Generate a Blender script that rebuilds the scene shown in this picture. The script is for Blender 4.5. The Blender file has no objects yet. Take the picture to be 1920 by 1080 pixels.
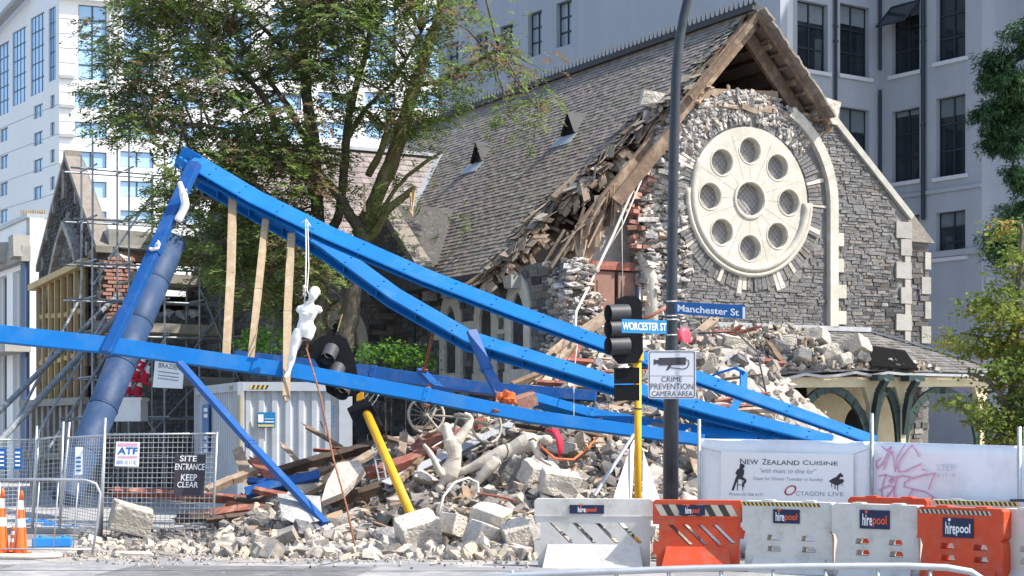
import bpy, bmesh, math, random
from mathutils import Vector as V, Matrix, Euler, noise
from mathutils.geometry import tessellate_polygon

R = math.radians
C = bpy.context.scene.collection
# ------------------------------------------------------------------ camera, sky, sun
F, HZ, H = 3200.0, 800.0, 2.1          # focal length and horizon in photo pixels, eye height in metres
cd = bpy.data.cameras.new('camera')
cam = bpy.data.objects.new('camera', cd)
C.objects.link(cam)
cam.location = (0, 0, H)
cam.rotation_euler = (R(90), 0, 0)
cd.sensor_width = 36.0
cd.lens = F / 1920 * 36
cd.shift_y = (HZ - 540) / 1920
cd.clip_end = 3000
bpy.context.scene.camera = cam

SUN_AZ, SUN_EL = R(-16), R(50)         # azimuth from +X towards +Y
w = bpy.data.worlds.new('World')
bpy.context.scene.world = w
w.use_nodes = True
sky = w.node_tree.nodes.new('ShaderNodeTexSky')
sky.sky_type = 'NISHITA'
sky.sun_disc = False
sky.sun_elevation = SUN_EL
sky.sun_rotation = R(90) - SUN_AZ
sky.dust_density = 1.5
w.node_tree.links.new(sky.outputs[0], w.node_tree.nodes['Background'].inputs[0])
w.node_tree.nodes['Background'].inputs[1].default_value = 0.15
sl = bpy.data.lights.new('sun', 'SUN')
sl.energy = 3.8
sl.angle = R(0.5)
sl.color = (1, 0.95, 0.87)
so = bpy.data.objects.new('sun', sl)
C.objects.link(so)
sdir = V((math.cos(SUN_AZ) * math.cos(SUN_EL), math.sin(SUN_AZ) * math.cos(SUN_EL), math.sin(SUN_EL)))
so.rotation_euler = sdir.to_track_quat('Z', 'Y').to_euler()
so.location = sdir * 90
vs = bpy.context.scene.view_settings
vs.view_transform = 'Standard'
vs.look = 'None'
vs.gamma = 1
vs.exposure = 1.0
bpy.context.scene.cycles.max_bounces = 6
bpy.context.scene.cycles.use_denoising = True

# ------------------------------------------------------------------ helpers
rng = random.Random(11)


def U_(a, b):
    return rng.uniform(a, b)


def at(px, py, Y):
    """world point that the photo shows at (px, py), at depth Y"""
    return V(((px - 960) / F * Y, Y, H + (HZ - py) / F * Y))


def frame(d, up=(0, 0, 1)):
    d = V(d).normalized()
    up = V(up)
    if abs(d.dot(up.normalized())) > 0.985:
        up = V((1, 0, 0)) if abs(d.x) < 0.9 else V((0, 1, 0))
    s = d.cross(up).normalized()
    return d, s, s.cross(d).normalized()


class MB:
    def __init__(self):
        self.v, self.f, self.r, self.m = [], [], [], []

    def add(self, vs_, fs, rv=None, m=0):
        b = len(self.v)
        rv = rng.random() if rv is None else rv
        self.v += [tuple(p) for p in vs_]
        for f in fs:
            self.f.append(tuple(b + i for i in f))
            self.r.append(rv)
            self.m.append(m)
        return self

    BF = [(0, 3, 2, 1), (4, 5, 6, 7), (0, 1, 5, 4), (1, 2, 6, 5), (2, 3, 7, 6), (3, 0, 4, 7)]

    def obox(self, o, a, b, c, rv=None, m=0, j=0.0):
        """box from corner o along the three edge vectors a, b, c"""
        o, a, b, c = V(o), V(a), V(b), V(c)
        p = [o, o + a, o + a + b, o + b, o + c, o + a + c, o + a + b + c, o + b + c]
        if j:
            p = [q + V((U_(-j, j), U_(-j, j), U_(-j, j))) for q in p]
        fs = self.BF
        if a.cross(b).dot(c) < 0:
            fs = [tuple(reversed(f)) for f in fs]
        return self.add(p, fs, rv, m)

    def box(self, c, s, rot=None, rv=None, m=0, j=0.0):
        M_ = rot.to_matrix() if isinstance(rot, Euler) else (rot or Matrix.Identity(3))
        ax = [M_ @ V((s[0], 0, 0)), M_ @ V((0, s[1], 0)), M_ @ V((0, 0, s[2]))]
        return self.obox(V(c) - (ax[0] + ax[1] + ax[2]) / 2, *ax, rv=rv, m=m, j=j)

    def beam(self, p0, p1, w_, h_, up=(0, 0, 1), rv=None, m=0, j=0.0, w1=None, h1=None):
        """bar from p0 to p1: w_ across, h_ along up"""
        p0, p1 = V(p0), V(p1)
        d, s, u = frame(p1 - p0, up)
        w1 = w_ if w1 is None else w1
        h1 = h_ if h1 is None else h1
        q = []
        for p, a, b in ((p0, w_, h_), (p1, w1, h1)):
            q += [p - s * a / 2 - u * b / 2, p + s * a / 2 - u * b / 2, p + s * a / 2 + u * b / 2, p - s * a / 2 + u * b / 2]
        if j:
            q = [x + V((U_(-j, j), U_(-j, j), U_(-j, j))) for x in q]
        return self.add(q, [(0, 1, 2, 3), (7, 6, 5, 4), (0, 4, 5, 1), (1, 5, 6, 2), (2, 6, 7, 3), (3, 7, 4, 0)], rv, m)

    def ibeam(self, p0, p1, w_, h_, up, t=0.03, rv=None, m=0):
        p0, p1 = V(p0), V(p1)
        d, s, u = frame(p1 - p0, up)
        self.beam(p0 + u * (h_ / 2), p1 + u * (h_ / 2), w_, t, up, rv, m)
        self.beam(p0 - u * (h_ / 2), p1 - u * (h_ / 2), w_, t, up, rv, m)
        self.beam(p0, p1, t, h_ - t, up, rv, m)
        return self

    def tube(self, pts, rad, n=8, cap=True, rv=None, m=0, sq=1.0):
        pts = [V(p) for p in pts]
        if not isinstance(rad, (list, tuple)):
            rad = [rad] * len(pts)
        ring, ref = [], None
        vs_ = []
        for i, p in enumerate(pts):
            t = (pts[min(i + 1, len(pts) - 1)] - pts[max(i - 1, 0)]).normalized()
            if ref is None:
                _, s, u = frame(t)
            else:
                s = (ref - t * ref.dot(t)).normalized()
                u = s.cross(t)
            ref = s
            for k in range(n):
                a = 2 * math.pi * k / n
                vs_.append(p + (s * math.cos(a) + u * math.sin(a) * sq) * rad[i])
        fs = []
        for i in range(len(pts) - 1):
            for k in range(n):
                k2 = (k + 1) % n
                fs.append((i * n + k, i * n + k2, (i + 1) * n + k2, (i + 1) * n + k))
        if cap:
            fs.append(tuple(reversed(range(n))))
            fs.append(tuple(range((len(pts) - 1) * n, len(pts) * n)))
        return self.add(vs_, fs, rv, m)

    def prism(self, loops, fr, d0, d1, rv=None, m=0, back=True):
        """polygon with holes, loops of (a, b) in frame fr(a, b, d), from depth d0 (front) to d1"""
        tri = tessellate_polygon([[V((a, b, 0)) for a, b in l] for l in loops])
        flat = [q for l in loops for q in l]
        n = len(flat)
        vs_ = [fr(a, b, d0) for a, b in flat] + [fr(a, b, d1) for a, b in flat]
        nrm = V(vs_[0]) - V(vs_[n])
        fs = []
        for t in tri:
            a, b, c = (V(vs_[i]) for i in t)
            t = tuple(t) if (b - a).cross(c - a).dot(nrm) > 0 else tuple(reversed(t))
            fs.append(t)
            if back:
                fs.append(tuple(n + i for i in reversed(t)))
        o = 0
        for l in loops:
            k = len(l)
            for i in range(k):
                j = (i + 1) % k
                fs.append((o + i, o + j, n + o + j, n + o + i))
            o += k
        return self.add(vs_, fs, rv, m)

    def rock(self, c, s, rot=None, rv=None, m=0, seed=None, tmpl=None):
        vv, ff = tmpl if tmpl else rng.choice(ROCKS)
        M_ = (rot or Euler((U_(0, 6.3), U_(0, 6.3), U_(0, 6.3)))).to_matrix()
        if isinstance(s, (int, float)):
            s = (s, s, s)
        return self.add([V(c) + M_ @ V((p.x * s[0], p.y * s[1], p.z * s[2])) for p in vv], ff, rv, m)

    def build(self, name, mats, parent=None, smooth=False, loc=None, bevel=0.0):
        me = bpy.data.meshes.new(name)
        o = bpy.data.objects.new(name, me)
        C.objects.link(o)
        if parent is not None:
            org = ORG[parent.name]
            o.parent = parent
        else:
            org = V(loc) if loc is not None else V((0, 0, 0))
            o.location = org
        if parent is None:
            ORG[o.name] = V(org)
        else:
            ORG[o.name] = V(org)
        me.from_pydata([(p[0] - org.x, p[1] - org.y, p[2] - org.z) for p in self.v], [], self.f)
        for mt in (mats if isinstance(mats, (list, tuple)) else [mats]):
            me.materials.append(mt)
        a = me.attributes.new('rnd', 'FLOAT', 'FACE')
        a.data.foreach_set('value', self.r)
        if any(self.m):
            me.polygons.foreach_set('material_index', self.m)
        if smooth:
            me.polygons.foreach_set('use_smooth', [len(f) < 5 for f in self.f])
        me.update()
        if bevel:
            b = o.modifiers.new('edge', 'BEVEL')
            b.width = bevel
            b.segments = 2
            b.limit_method = 'ANGLE'
        return o


ORG = {}


def hull_rock(seed, n=13, flat=1.0):
    r = random.Random(seed)
    bm = bmesh.new()
    for i in range(n):
        p = V((r.uniform(-1, 1), r.uniform(-1, 1), r.uniform(-1, 1)))
        k = max(abs(p.x), abs(p.y), abs(p.z)) ** 0.55
        bm.verts.new(p / k * 0.5 * V((1, 1, 1)).length / 1.5)
    bmesh.ops.convex_hull(bm, input=bm.verts)
    bmesh.ops.dissolve_limit(bm, angle_limit=R(9), verts=bm.verts, edges=bm.edges)
    bm.verts.ensure_lookup_table()
    lo = V([min(v.co[k] for v in bm.verts) for k in range(3)])
    hi = V([max(v.co[k] for v in bm.verts) for k in range(3)])
    used = [v for v in bm.verts if v.link_faces]
    idx = {v: i for i, v in enumerate(used)}
    vv = [V([(v.co[k] - lo[k]) / (hi[k] - lo[k]) - 0.5 for k in range(3)]) for v in used]
    ff = [tuple(idx[v] for v in f.verts) for f in bm.faces]
    bm.free()
    return vv, ff


def block_rock(seed, j=0.09):
    """a squared stone with knocked corners"""
    r = random.Random(seed)
    bm = bmesh.new()
    for x in (-.5, .5):
        for y in (-.5, .5):
            for z in (-.5, .5):
                c = V((x, y, z))
                k = r.random()
                if k < 0.28:
                    for ax in range(3):
                        d = c.copy()
                        d[ax] *= r.uniform(0.25, 0.8)
                        bm.verts.new(d)
                else:
                    bm.verts.new(c + V((r.uniform(-j, j), r.uniform(-j, j), r.uniform(-j, j))))
    bmesh.ops.convex_hull(bm, input=bm.verts)
    bmesh.ops.dissolve_limit(bm, angle_limit=R(7), verts=bm.verts, edges=bm.edges)
    used = [v for v in bm.verts if v.link_faces]
    idx = {v: i for i, v in enumerate(used)}
    vv = [v.co.copy() for v in used]
    ff = [tuple(idx[v] for v in f.verts) for f in bm.faces]
    bm.free()
    return vv, ff



def weather(t, seed, amp=.035, cuts=2):
    """break the edges of a stone and roughen its faces"""
    vv, ff = t
    me = bpy.data.meshes.new('tmp')
    me.from_pydata([tuple(p) for p in vv], [], ff)
    bm = bmesh.new()
    bm.from_mesh(me)
    bpy.data.meshes.remove(me)
    bmesh.ops.bevel(bm, geom=bm.edges[:], offset=.035, segments=1, affect='EDGES', clamp_overlap=True)
    bmesh.ops.triangulate(bm, faces=bm.faces[:])
    bmesh.ops.subdivide_edges(bm, edges=[e for e in bm.edges if e.calc_length() > .12], cuts=cuts, use_grid_fill=True)
    o = V((seed * 3.7, seed * 1.3, 0))
    for v in bm.verts:
        n1 = noise.noise(v.co * 2.6 + o)
        n2 = noise.noise(v.co * 7 + o)
        v.co += v.co.normalized() * (n1 * amp * 1.6 + n2 * amp)
    bmesh.ops.triangulate(bm, faces=bm.faces[:])
    idx = {v: i for i, v in enumerate(bm.verts)}
    r_ = [v.co.copy() for v in bm.verts], [tuple(idx[v] for v in f.verts) for f in bm.faces]
    bm.free()
    return r_


HULLS = [hull_rock(100 + i, 15 + i % 5) for i in range(14)]
BLOCKS = [block_rock(300 + i) for i in range(12)]
ROCKS = HULLS + BLOCKS
FINE = [weather(t, i) for i, t in enumerate(ROCKS)]


def setp(o, label, cat, group=None, kind=None):
    if label:
        o['label'] = label
    if cat:
        o['category'] = cat
    if group:
        o['group'] = group
    if kind:
        o['kind'] = kind
    return o


def thing(name, label, cat, loc=(0, 0, 0), group=None):
    o = bpy.data.objects.new(name, None)
    o.empty_display_size = 0.2
    C.objects.link(o)
    o.location = loc
    ORG[o.name] = V(loc)
    return setp(o, label, cat, group)


def dup(o, delta, label=None):
    """copy of a thing with its parts and their sub-parts, moved by delta"""
    c = o.copy()
    C.objects.link(c)
    c.location = V(o.location) + V(delta)
    ORG[c.name] = V(c.location)
    if label:
        c['label'] = label
    for ch in list(o.children):
        k = ch.copy()
        C.objects.link(k)
        k.parent = c
        for g in list(ch.children):
            q = g.copy()
            C.objects.link(q)
            q.parent = k
    return c


def inpoly(x, y, poly):
    r = False
    n = len(poly)
    for i in range(n):
        x0, y0 = poly[i]
        x1, y1 = poly[(i + 1) % n]
        if (y0 > y) != (y1 > y) and x < (x1 - x0) * (y - y0) / (y1 - y0) + x0:
            r = not r
    return r


def lerp(a, b, t):
    return a + (b - a) * t


def interp(tab, x):
    if x <= tab[0][0]:
        return tab[0][1:]
    for a, b in zip(tab, tab[1:]):
        if x <= b[0]:
            t = (x - a[0]) / (b[0] - a[0])
            return tuple(lerp(p, q, t) for p, q in zip(a[1:], b[1:]))
    return tab[-1][1:]


# ------------------------------------------------------------------ materials
MT = {}


def mat(name, cols, rough=0.8, scale=3.0, detail=6, bump=0.0, bscale=None, attr=0.0, metal=0.0, stretch=(1, 1, 1), spread=0.25, trans=0.0, spec=0.35, dirt=None, ramp_attr=None, coat=0.0):
    """noise-mixed colours; attr = how much the per-piece value shifts brightness; ramp_attr = colours picked by the per-piece value"""
    m = bpy.data.materials.new(name)
    m.use_nodes = True
    nt = m.node_tree
    N, L = nt.nodes, nt.links
    b = N['Principled BSDF']
    b.inputs['Roughness'].default_value = rough
    b.inputs['Metallic'].default_value = metal
    b.inputs['Specular IOR Level'].default_value = spec
    b.inputs['Coat Weight'].default_value = coat
    tc = N.new('ShaderNodeTexCoord')
    mp = N.new('ShaderNodeMapping')
    mp.inputs['Scale'].default_value = stretch
    L.new(tc.outputs['Object'], mp.inputs[0])
    nz = N.new('ShaderNodeTexNoise')
    nz.inputs['Scale'].default_value = scale
    nz.inputs['Detail'].default_value = detail
    nz.inputs['Roughness'].default_value = 0.62
    L.new(mp.outputs[0], nz.inputs['Vector'])
    cols = cols if isinstance(cols[0], (tuple, list)) else [cols, tuple(c * (1 - spread) for c in cols)]
    cr = N.new('ShaderNodeValToRGB')
    cr.color_ramp.elements.remove(cr.color_ramp.elements[0])
    for i, c in enumerate(cols):
        p = 0.32 + 0.36 * i / max(1, len(cols) - 1)
        e = cr.color_ramp.elements[0] if i == 0 else cr.color_ramp.elements.new(p)
        e.position = p
        e.color = (*c[:3], 1)
    L.new(nz.outputs['Fac'], cr.inputs[0])
    col = cr.outputs[0]
    if attr or ramp_attr:
        at_ = N.new('ShaderNodeAttribute')
        at_.attribute_name = 'rnd'
    if ramp_attr:
        c2 = N.new('ShaderNodeValToRGB')
        c2.color_ramp.interpolation = 'CONSTANT'
        c2.color_ramp.elements.remove(c2.color_ramp.elements[0])
        tot = sum(x[1] for x in ramp_attr)
        acc = 0
        for i, (c, wt) in enumerate(ramp_attr):
            e = c2.color_ramp.elements[0] if i == 0 else c2.color_ramp.elements.new(acc / tot)
            e.position = acc / tot
            e.color = (*c, 1)
            acc += wt
        L.new(at_.outputs['Fac'], c2.inputs[0])
        mx = N.new('ShaderNodeMix')
        mx.data_type = 'RGBA'
        mx.blend_type = 'MULTIPLY'
        mx.inputs[0].default_value = 1
        L.new(col, mx.inputs[6])
        L.new(c2.outputs[0], mx.inputs[7])
        col = mx.outputs[2]
    if attr:
        mr = N.new('ShaderNodeMapRange')
        mr.inputs[3].default_value = 1 - attr
        mr.inputs[4].default_value = 1 + attr
        # a second scramble so that brightness is independent of the colour pick
        mm = N.new('ShaderNodeMath')
        mm.operation = 'FRACT'
        mu = N.new('ShaderNodeMath')
        mu.operation = 'MULTIPLY'
        mu.inputs[1].default_value = 37.31 if ramp_attr else 1.0
        L.new(at_.outputs['Fac'], mu.inputs[0])
        L.new(mu.outputs[0], mm.inputs[0])
        L.new(mm.outputs[0], mr.inputs[0])
        mx = N.new('ShaderNodeMix')
        mx.data_type = 'RGBA'
        mx.blend_type = 'MULTIPLY'
        mx.inputs[0].default_value = 1
        L.new(col, mx.inputs[6])
        L.new(mr.outputs[0], mx.inputs[7])
        col = mx.outputs[2]
    if dirt:
        dc, amt, ds = dirt
        n2 = N.new('ShaderNodeTexNoise')
        n2.inputs['Scale'].default_value = ds
        n2.inputs['Detail'].default_value = 8
        n2.inputs['Roughness'].default_value = 0.7
        L.new(tc.outputs['Object'], n2.inputs['Vector'])
        r2 = N.new('ShaderNodeMapRange')
        r2.inputs[1].default_value = 0.5
        r2.inputs[2].default_value = 0.66
        r2.inputs[4].default_value = amt
        L.new(n2.outputs['Fac'], r2.inputs[0])
        mx = N.new('ShaderNodeMix')
        mx.data_type = 'RGBA'
        L.new(r2.outputs[0], mx.inputs[0])
        L.new(col, mx.inputs[6])
        mx.inputs[7].default_value = (*dc, 1)
        col = mx.outputs[2]
    L.new(col, b.inputs['Base Color'])
    if bump:
        bp = N.new('ShaderNodeBump')
        bp.inputs['Strength'].default_value = 1.0
        bp.inputs['Distance'].default_value = bump
        nb = N.new('ShaderNodeTexNoise')
        nb.inputs['Scale'].default_value = bscale or scale * 4
        nb.inputs['Detail'].default_value = 6
        L.new(mp.outputs[0], nb.inputs['Vector'])
        L.new(nb.outputs['Fac'], bp.inputs['Height'])
        L.new(bp.outputs[0], b.inputs['Normal'])
    if trans:
        tr = N.new('ShaderNodeBsdfTranslucent')
        L.new(col, tr.inputs[0])
        ms = N.new('ShaderNodeMixShader')
        ms.inputs[0].default_value = trans
        L.new(b.outputs[0], ms.inputs[1])
        L.new(tr.outputs[0], ms.inputs[2])
        L.new(ms.outputs[0], N['Material Output'].inputs[0])
    MT[name] = m
    return m


mat('asphalt', [(.31, .31, .315), (.22, .22, .225), (.38, .37, .355)], .92, 1.1, 12, .012, 45, dirt=((.46, .43, .39), .8, .6))
mat('asphalt_old', [(.17, .17, .172), (.12, .12, .122), (.21, .205, .20)], .92, 2, 10, .01, 45, dirt=((.30, .29, .27), .6, 1.2))
mat('footpath', [(.40, .39, .37), (.31, .30, .29)], .9, 1.2, 8, .004, 40)
mat('dust', [(.42, .385, .34), (.32, .295, .265), (.22, .21, .195)], .95, 3.5, 9, .03, 9)
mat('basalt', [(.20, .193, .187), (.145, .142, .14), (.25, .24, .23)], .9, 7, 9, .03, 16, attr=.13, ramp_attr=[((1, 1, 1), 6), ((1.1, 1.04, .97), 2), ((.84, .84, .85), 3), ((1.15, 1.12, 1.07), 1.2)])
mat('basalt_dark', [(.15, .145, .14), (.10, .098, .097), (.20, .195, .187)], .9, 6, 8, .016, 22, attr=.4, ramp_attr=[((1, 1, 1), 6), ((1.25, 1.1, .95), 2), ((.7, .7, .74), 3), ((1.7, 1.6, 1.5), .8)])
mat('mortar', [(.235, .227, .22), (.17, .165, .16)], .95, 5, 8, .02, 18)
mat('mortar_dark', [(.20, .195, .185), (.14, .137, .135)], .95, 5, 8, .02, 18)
mat('limestone', [(.58, .545, .465), (.48, .45, .385), (.62, .59, .515)], .85, 3, 8, .006, 30, attr=.1, dirt=((.38, .35, .28), .5, 1.7))
mat('limestone_grey', [(.40, .385, .34), (.30, .29, .26)], .85, 4, 8, .006, 30, attr=.15)
mat('rubble_core', [(.64, .60, .55), (.47, .44, .41), (.33, .315, .30)], .95, 9, 9, .04, 22, attr=.3, ramp_attr=[((1, 1, 1), 5), ((1.0, .93, .84), 3), ((.55, .55, .56), 3), ((.95, .72, .6), .6)])
mat('plaster', [(.46, .44, .41), (.35, .335, .32), (.52, .50, .465)], .95, 4, 9, .03, 14)
mat('stone_grey', [(.34, .31, .275), (.235, .22, .20), (.42, .385, .34)], .93, 4, 9, .06, 9, attr=.3, dirt=((.46, .43, .39), .5, 2.2))
mat('stone_dark', [(.25, .24, .235), (.17, .165, .165), (.35, .335, .32)], .93, 4, 9, .06, 9, attr=.3, dirt=((.38, .36, .33), .45, 2.2))
mat('stone_cream', [(.62, .55, .45), (.48, .43, .36), (.69, .62, .525)], .92, 3, 9, .05, 9, attr=.18, dirt=((.36, .335, .30), .65, 2.4))
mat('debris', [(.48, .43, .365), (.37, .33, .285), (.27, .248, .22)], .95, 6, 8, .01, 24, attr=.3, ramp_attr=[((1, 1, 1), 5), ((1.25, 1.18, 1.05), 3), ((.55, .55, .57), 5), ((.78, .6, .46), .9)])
mat('slate', [(.275, .235, .205), (.225, .192, .17), (.31, .27, .235)], .72, 5, 7, .006, 30, attr=.2, ramp_attr=[((1, 1, 1), 8), ((1.08, 1.0, .97), 5), ((.88, .93, .86), 3), ((1.25, 1.28, 1.35), .35)], dirt=((.21, .215, .13), .55, .55))
mat('slate_pink', [(.27, .225, .215), (.21, .18, .175)], .75, 5, 7, .006, 30, attr=.2, dirt=((.25, .24, .18), .5, .5))
mat('slate_dark', [(.055, .055, .058), (.035, .035, .038)], .7, 5, 7, .006, 30, attr=.25)
mat('lead', [(.46, .47, .49), (.36, .37, .39)], .5, 4, 6, .004, 20, metal=.3)
mat('iron_dark', [(.07, .07, .075), (.05, .05, .055)], .7, 8)
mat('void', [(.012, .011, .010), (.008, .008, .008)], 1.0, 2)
mat('wood_old', [(.26, .18, .12), (.16, .105, .07), (.34, .25, .17)], .85, 3, 8, .006, 20, attr=.3, stretch=(1, 1, 1))
mat('wood_raw', [(.40, .30, .21), (.28, .205, .145), (.48, .385, .29)], .85, 3, 8, .006, 20, attr=.25)
mat('wood_dark', [(.10, .07, .05), (.06, .042, .032)], .85, 4, 8, .005, 20, attr=.3)
mat('wood_red', [(.33, .115, .075), (.22, .075, .055), (.42, .2, .14)], .8, 4, 8, .005, 20, attr=.25)
mat('timber_new', [(.44, .34, .225), (.36, .265, .16), (.48, .385, .27)], .8, 4, 7, .003, 25, attr=.12)
mat('timber_yellow', [(.50, .37, .18), (.40, .28, .125)], .8, 4, 7, .003, 25, attr=.15)
mat('timber_grey', [(.33, .30, .26), (.24, .22, .19)], .85, 4, 7, .003, 25, attr=.15)
mat('door_brown', [(.27, .15, .11), (.20, .11, .085)], .7, 3, 6, attr=.1)
mat('blue_steel', [(.008, .160, .47), (.007, .135, .41)], .55, 1.6, 7, spec=.22, bump=.004, bscale=5, dirt=((.07, .20, .40), .4, 1.3))
mat('blue_steel_dark', [(.006, .085, .30), (.005, .068, .25)], .5, 2, 7, spec=.4, dirt=((.12, .15, .22), .35, 3))
mat('chute_blue', [(.028, .060, .135), (.022, .05, .112)], .6, 2, 7, dirt=((.10, .12, .17), .35, 3))
mat('galv', [(.50, .52, .54), (.40, .42, .44)], .42, 6, 6, metal=.55)
mat('coping_brown', [(.27, .24, .205), (.19, .17, .15)], .9, 4, 8, .02, 20)
mat('ink_pale', [(.56, .60, .68), (.50, .54, .62)], .7, 5)
mat('scaf', [(.30, .33, .35), (.21, .235, .255), (.37, .40, .42)], .5, 6, 6, metal=.35, attr=.25)
mat('container', [(.47, .50, .53), (.42, .45, .48)], .55, 2, 7, dirt=((.30, .30, .30), .3, 1.5))
mat('white_paint', [(.82, .82, .81), (.75, .75, .745)], .5, 3, 6)
mat('sheet_white', [(.90, .92, .94), (.86, .89, .92)], .55, 1.0, 6, bump=.03, bscale=2.2, dirt=((.70, .73, .76), .6, 1.6))
mat('banner_white', [(.94, .94, .935), (.90, .90, .90)], .5, 2, bump=.02, bscale=3)
mat('curtain', [(.05, .062, .07), (.03, .04, .046)], .6, 2, attr=.4)
mat('felt', [(.012, .012, .012), (.009, .009, .009)], 1.0, 5, spec=.05)
mat('slate_porch', [(.18, .172, .16), (.14, .135, .128), (.215, .205, .19)], .8, 5, 7, .006, 30, attr=.2, dirt=((.30, .28, .25), .6, 1.5))
mat('basalt_black', [(.075, .072, .07), (.05, .048, .047), (.10, .096, .09)], .9, 6, 8, .016, 22, attr=.35)
mat('ink', [(.06, .055, .07), (.045, .04, .05)], .7, 5)
mat('ink_faint', [(.36, .38, .46), (.30, .32, .40)], .7, 5)
mat('ink_red', [(.55, .06, .08), (.48, .05, .07)], .7, 5)
mat('ink_pink', [(.72, .42, .56), (.66, .36, .5)], .7, 5)
mat('sign_blue', [(.014, .125, .38), (.012, .105, .33)], .4, 4)
mat('sign_cyan', [(.018, .20, .44), (.016, .18, .39)], .4, 4)
mat('sign_grey', [(.60, .62, .66), (.55, .57, .61)], .45, 4)
mat('letter_white', [(.85, .85, .85), (.8, .8, .8)], .5, 4)
mat('black_plastic', [(.009, .010, .012), (.007, .0075, .009)], .6, 5, spec=.2, dirt=((.03, .03, .033), .3, 5))
mat('grey_plastic', [(.06, .062, .068), (.045, .047, .05)], .5, 5)
mat('pole_dark', [(.020, .026, .036), (.014, .018, .026)], .35, 3, 7, spec=.5, dirt=((.09, .09, .095), .35, 3))
mat('yellow_paint', [(.78, .40, .015), (.68, .33, .012)], .45, 3, 7, dirt=((.4, .25, .05), .35, 5))
mat('barrier_white', [(.70, .675, .625), (.60, .575, .525)], .55, 3, 9, trans=.12, dirt=((.44, .41, .355), .65, 3.5))
mat('barrier_orange', [(.70, .085, .028), (.58, .068, .024)], .55, 3, 9, trans=.1, dirt=((.50, .17, .105), .6, 3.5))
mat('cone_orange', [(.86, .17, .035), (.78, .14, .03)], .5, 3)
mat('pilaster_blue', [(.085, .125, .22), (.07, .105, .19)], .6, 3)
mat('navy', [(.016, .024, .07), (.013, .02, .06)], .5, 4)
mat('logo_orange', [(.80, .11, .03), (.75, .1, .025)], .5, 4)
mat('hazard_yellow', [(.72, .55, .14), (.6, .45, .12)], .6, 4)
mat('hazard_black', [(.05, .045, .035), (.04, .035, .03)], .6, 4)
mat('hazard_tan', [(.55, .50, .40), (.45, .40, .32)], .6, 4)
mat('mannequin', [(.80, .785, .75), (.75, .735, .70)], .35, 3, spec=.5)
mat('mannequin_dusty', [(.60, .54, .45), (.46, .41, .335)], .7, 5, 9, bump=.004, bscale=30, dirt=((.36, .31, .245), .75, 4))
mat('hair_brown', [(.42, .36, .30), (.30, .26, .22)], .7, 8)
mat('rust', [(.30, .125, .065), (.20, .075, .04), (.38, .2, .12)], .9, 8, 8)
mat('rope_white', [(.68, .64, .58), (.56, .52, .46)], .9, 12)
mat('cloth_red', [(.55, .02, .05), (.45, .015, .04)], .7, 5)
mat('plastic_pink', [(.80, .10, .14), (.72, .08, .12)], .4, 5)
mat('blue_plastic', [(.03, .25, .68), (.025, .21, .6)], .5, 4)
mat('hotel_white', [(.82, .81, .79), (.75, .745, .73)], .6, .08, 5)
mat('hotel_line', [(.36, .36, .36), (.32, .32, .32)], .7, 3)
mat('hotel_glass_sky_tint', [(.36, .55, .76), (.30, .48, .70)], .15, .15, 3, spec=.8, attr=.14)  # reflected blue sky is put into the base colour
mat('glass_reflect_tint', [(.27, .31, .35), (.20, .24, .28)], .12, .8, 4, spec=.6, attr=.25)  # pale reflection painted into the panes of the left wall
mat('hotel_frame', [(.05, .09, .14), (.04, .07, .11)], .5, 3)
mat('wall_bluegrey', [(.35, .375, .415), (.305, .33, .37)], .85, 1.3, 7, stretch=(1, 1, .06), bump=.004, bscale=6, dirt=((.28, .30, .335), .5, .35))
mat('wall_sunlit_tint', [(.52, .54, .56), (.47, .49, .51)], .85, .3, 5)  # blue grey wall made paler to paint in the sun on the return
mat('sill_pale', [(.55, .57, .60), (.49, .51, .54)], .8, 1, 5)
mat('glass_dark', [(.022, .030, .036), (.014, .020, .026)], .08, .6, 4, spec=.6, attr=.35)
mat('frame_dark', [(.022, .035, .045), (.017, .027, .036)], .5, 4)
mat('blind', [(.16, .19, .21), (.12, .145, .165)], .8, 3, attr=.2)
mat('lattice', [(.34, .32, .31), (.26, .245, .24)], .75, 3, 6, .01, 40)
mat('cream_paint', [(.64, .56, .38), (.55, .47, .31)], .6, 3, 6, dirt=((.42, .36, .25), .4, 3))
mat('green_paint', [(.035, .06, .055), (.025, .045, .042)], .5, 3, 6)
mat('brick', [(.45, .23, .17), (.34, .17, .13), (.52, .33, .26)], .92, 7, 7, .008, 30, attr=.3)
mat('bark', [(.16, .135, .10), (.095, .08, .062), (.22, .19, .13)], .95, 5, 8, .03, 14, stretch=(1, 1, .35))
mat('bark_moss', [(.22, .19, .07), (.13, .11, .055), (.28, .25, .10)], .95, 4, 8, .02, 14, stretch=(1, 1, .35))
mat('wood_torn', [(.58, .40, .22), (.44, .29, .15)], .85, 6, 7, attr=.15)


def leafmat(name, ramp, tr=.45):
    m = mat(name, [(1, 1, 1), (.86, .86, .86)], .6, 1.4, 3, attr=.28, ramp_attr=ramp, trans=tr, spec=.25)
    return m


leafmat('leaf_locust', [((.17, .255, .07), 5), ((.22, .30, .085), 4), ((.26, .32, .10), 2), ((.12, .19, .06), 3), ((.27, .17, .11), 2.0), ((.21, .16, .09), 1.4)], .55)
leafmat('leaf_conifer', [((.035, .085, .035), 5), ((.055, .12, .045), 4), ((.12, .20, .06), 2), ((.02, .05, .025), 2)], .25)
leafmat('leaf_maple', [((.15, .215, .05), 6), ((.22, .27, .055), 4.5), ((.34, .32, .06), 2), ((.44, .24, .09), .8), ((.08, .135, .04), 4)], .45)
leafmat('leaf_bush', [((.10, .24, .03), 5), ((.16, .32, .05), 4), ((.06, .15, .03), 2)], .4)


# ------------------------------------------------------------------ lettering
FONT_CACHE = {}


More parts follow.
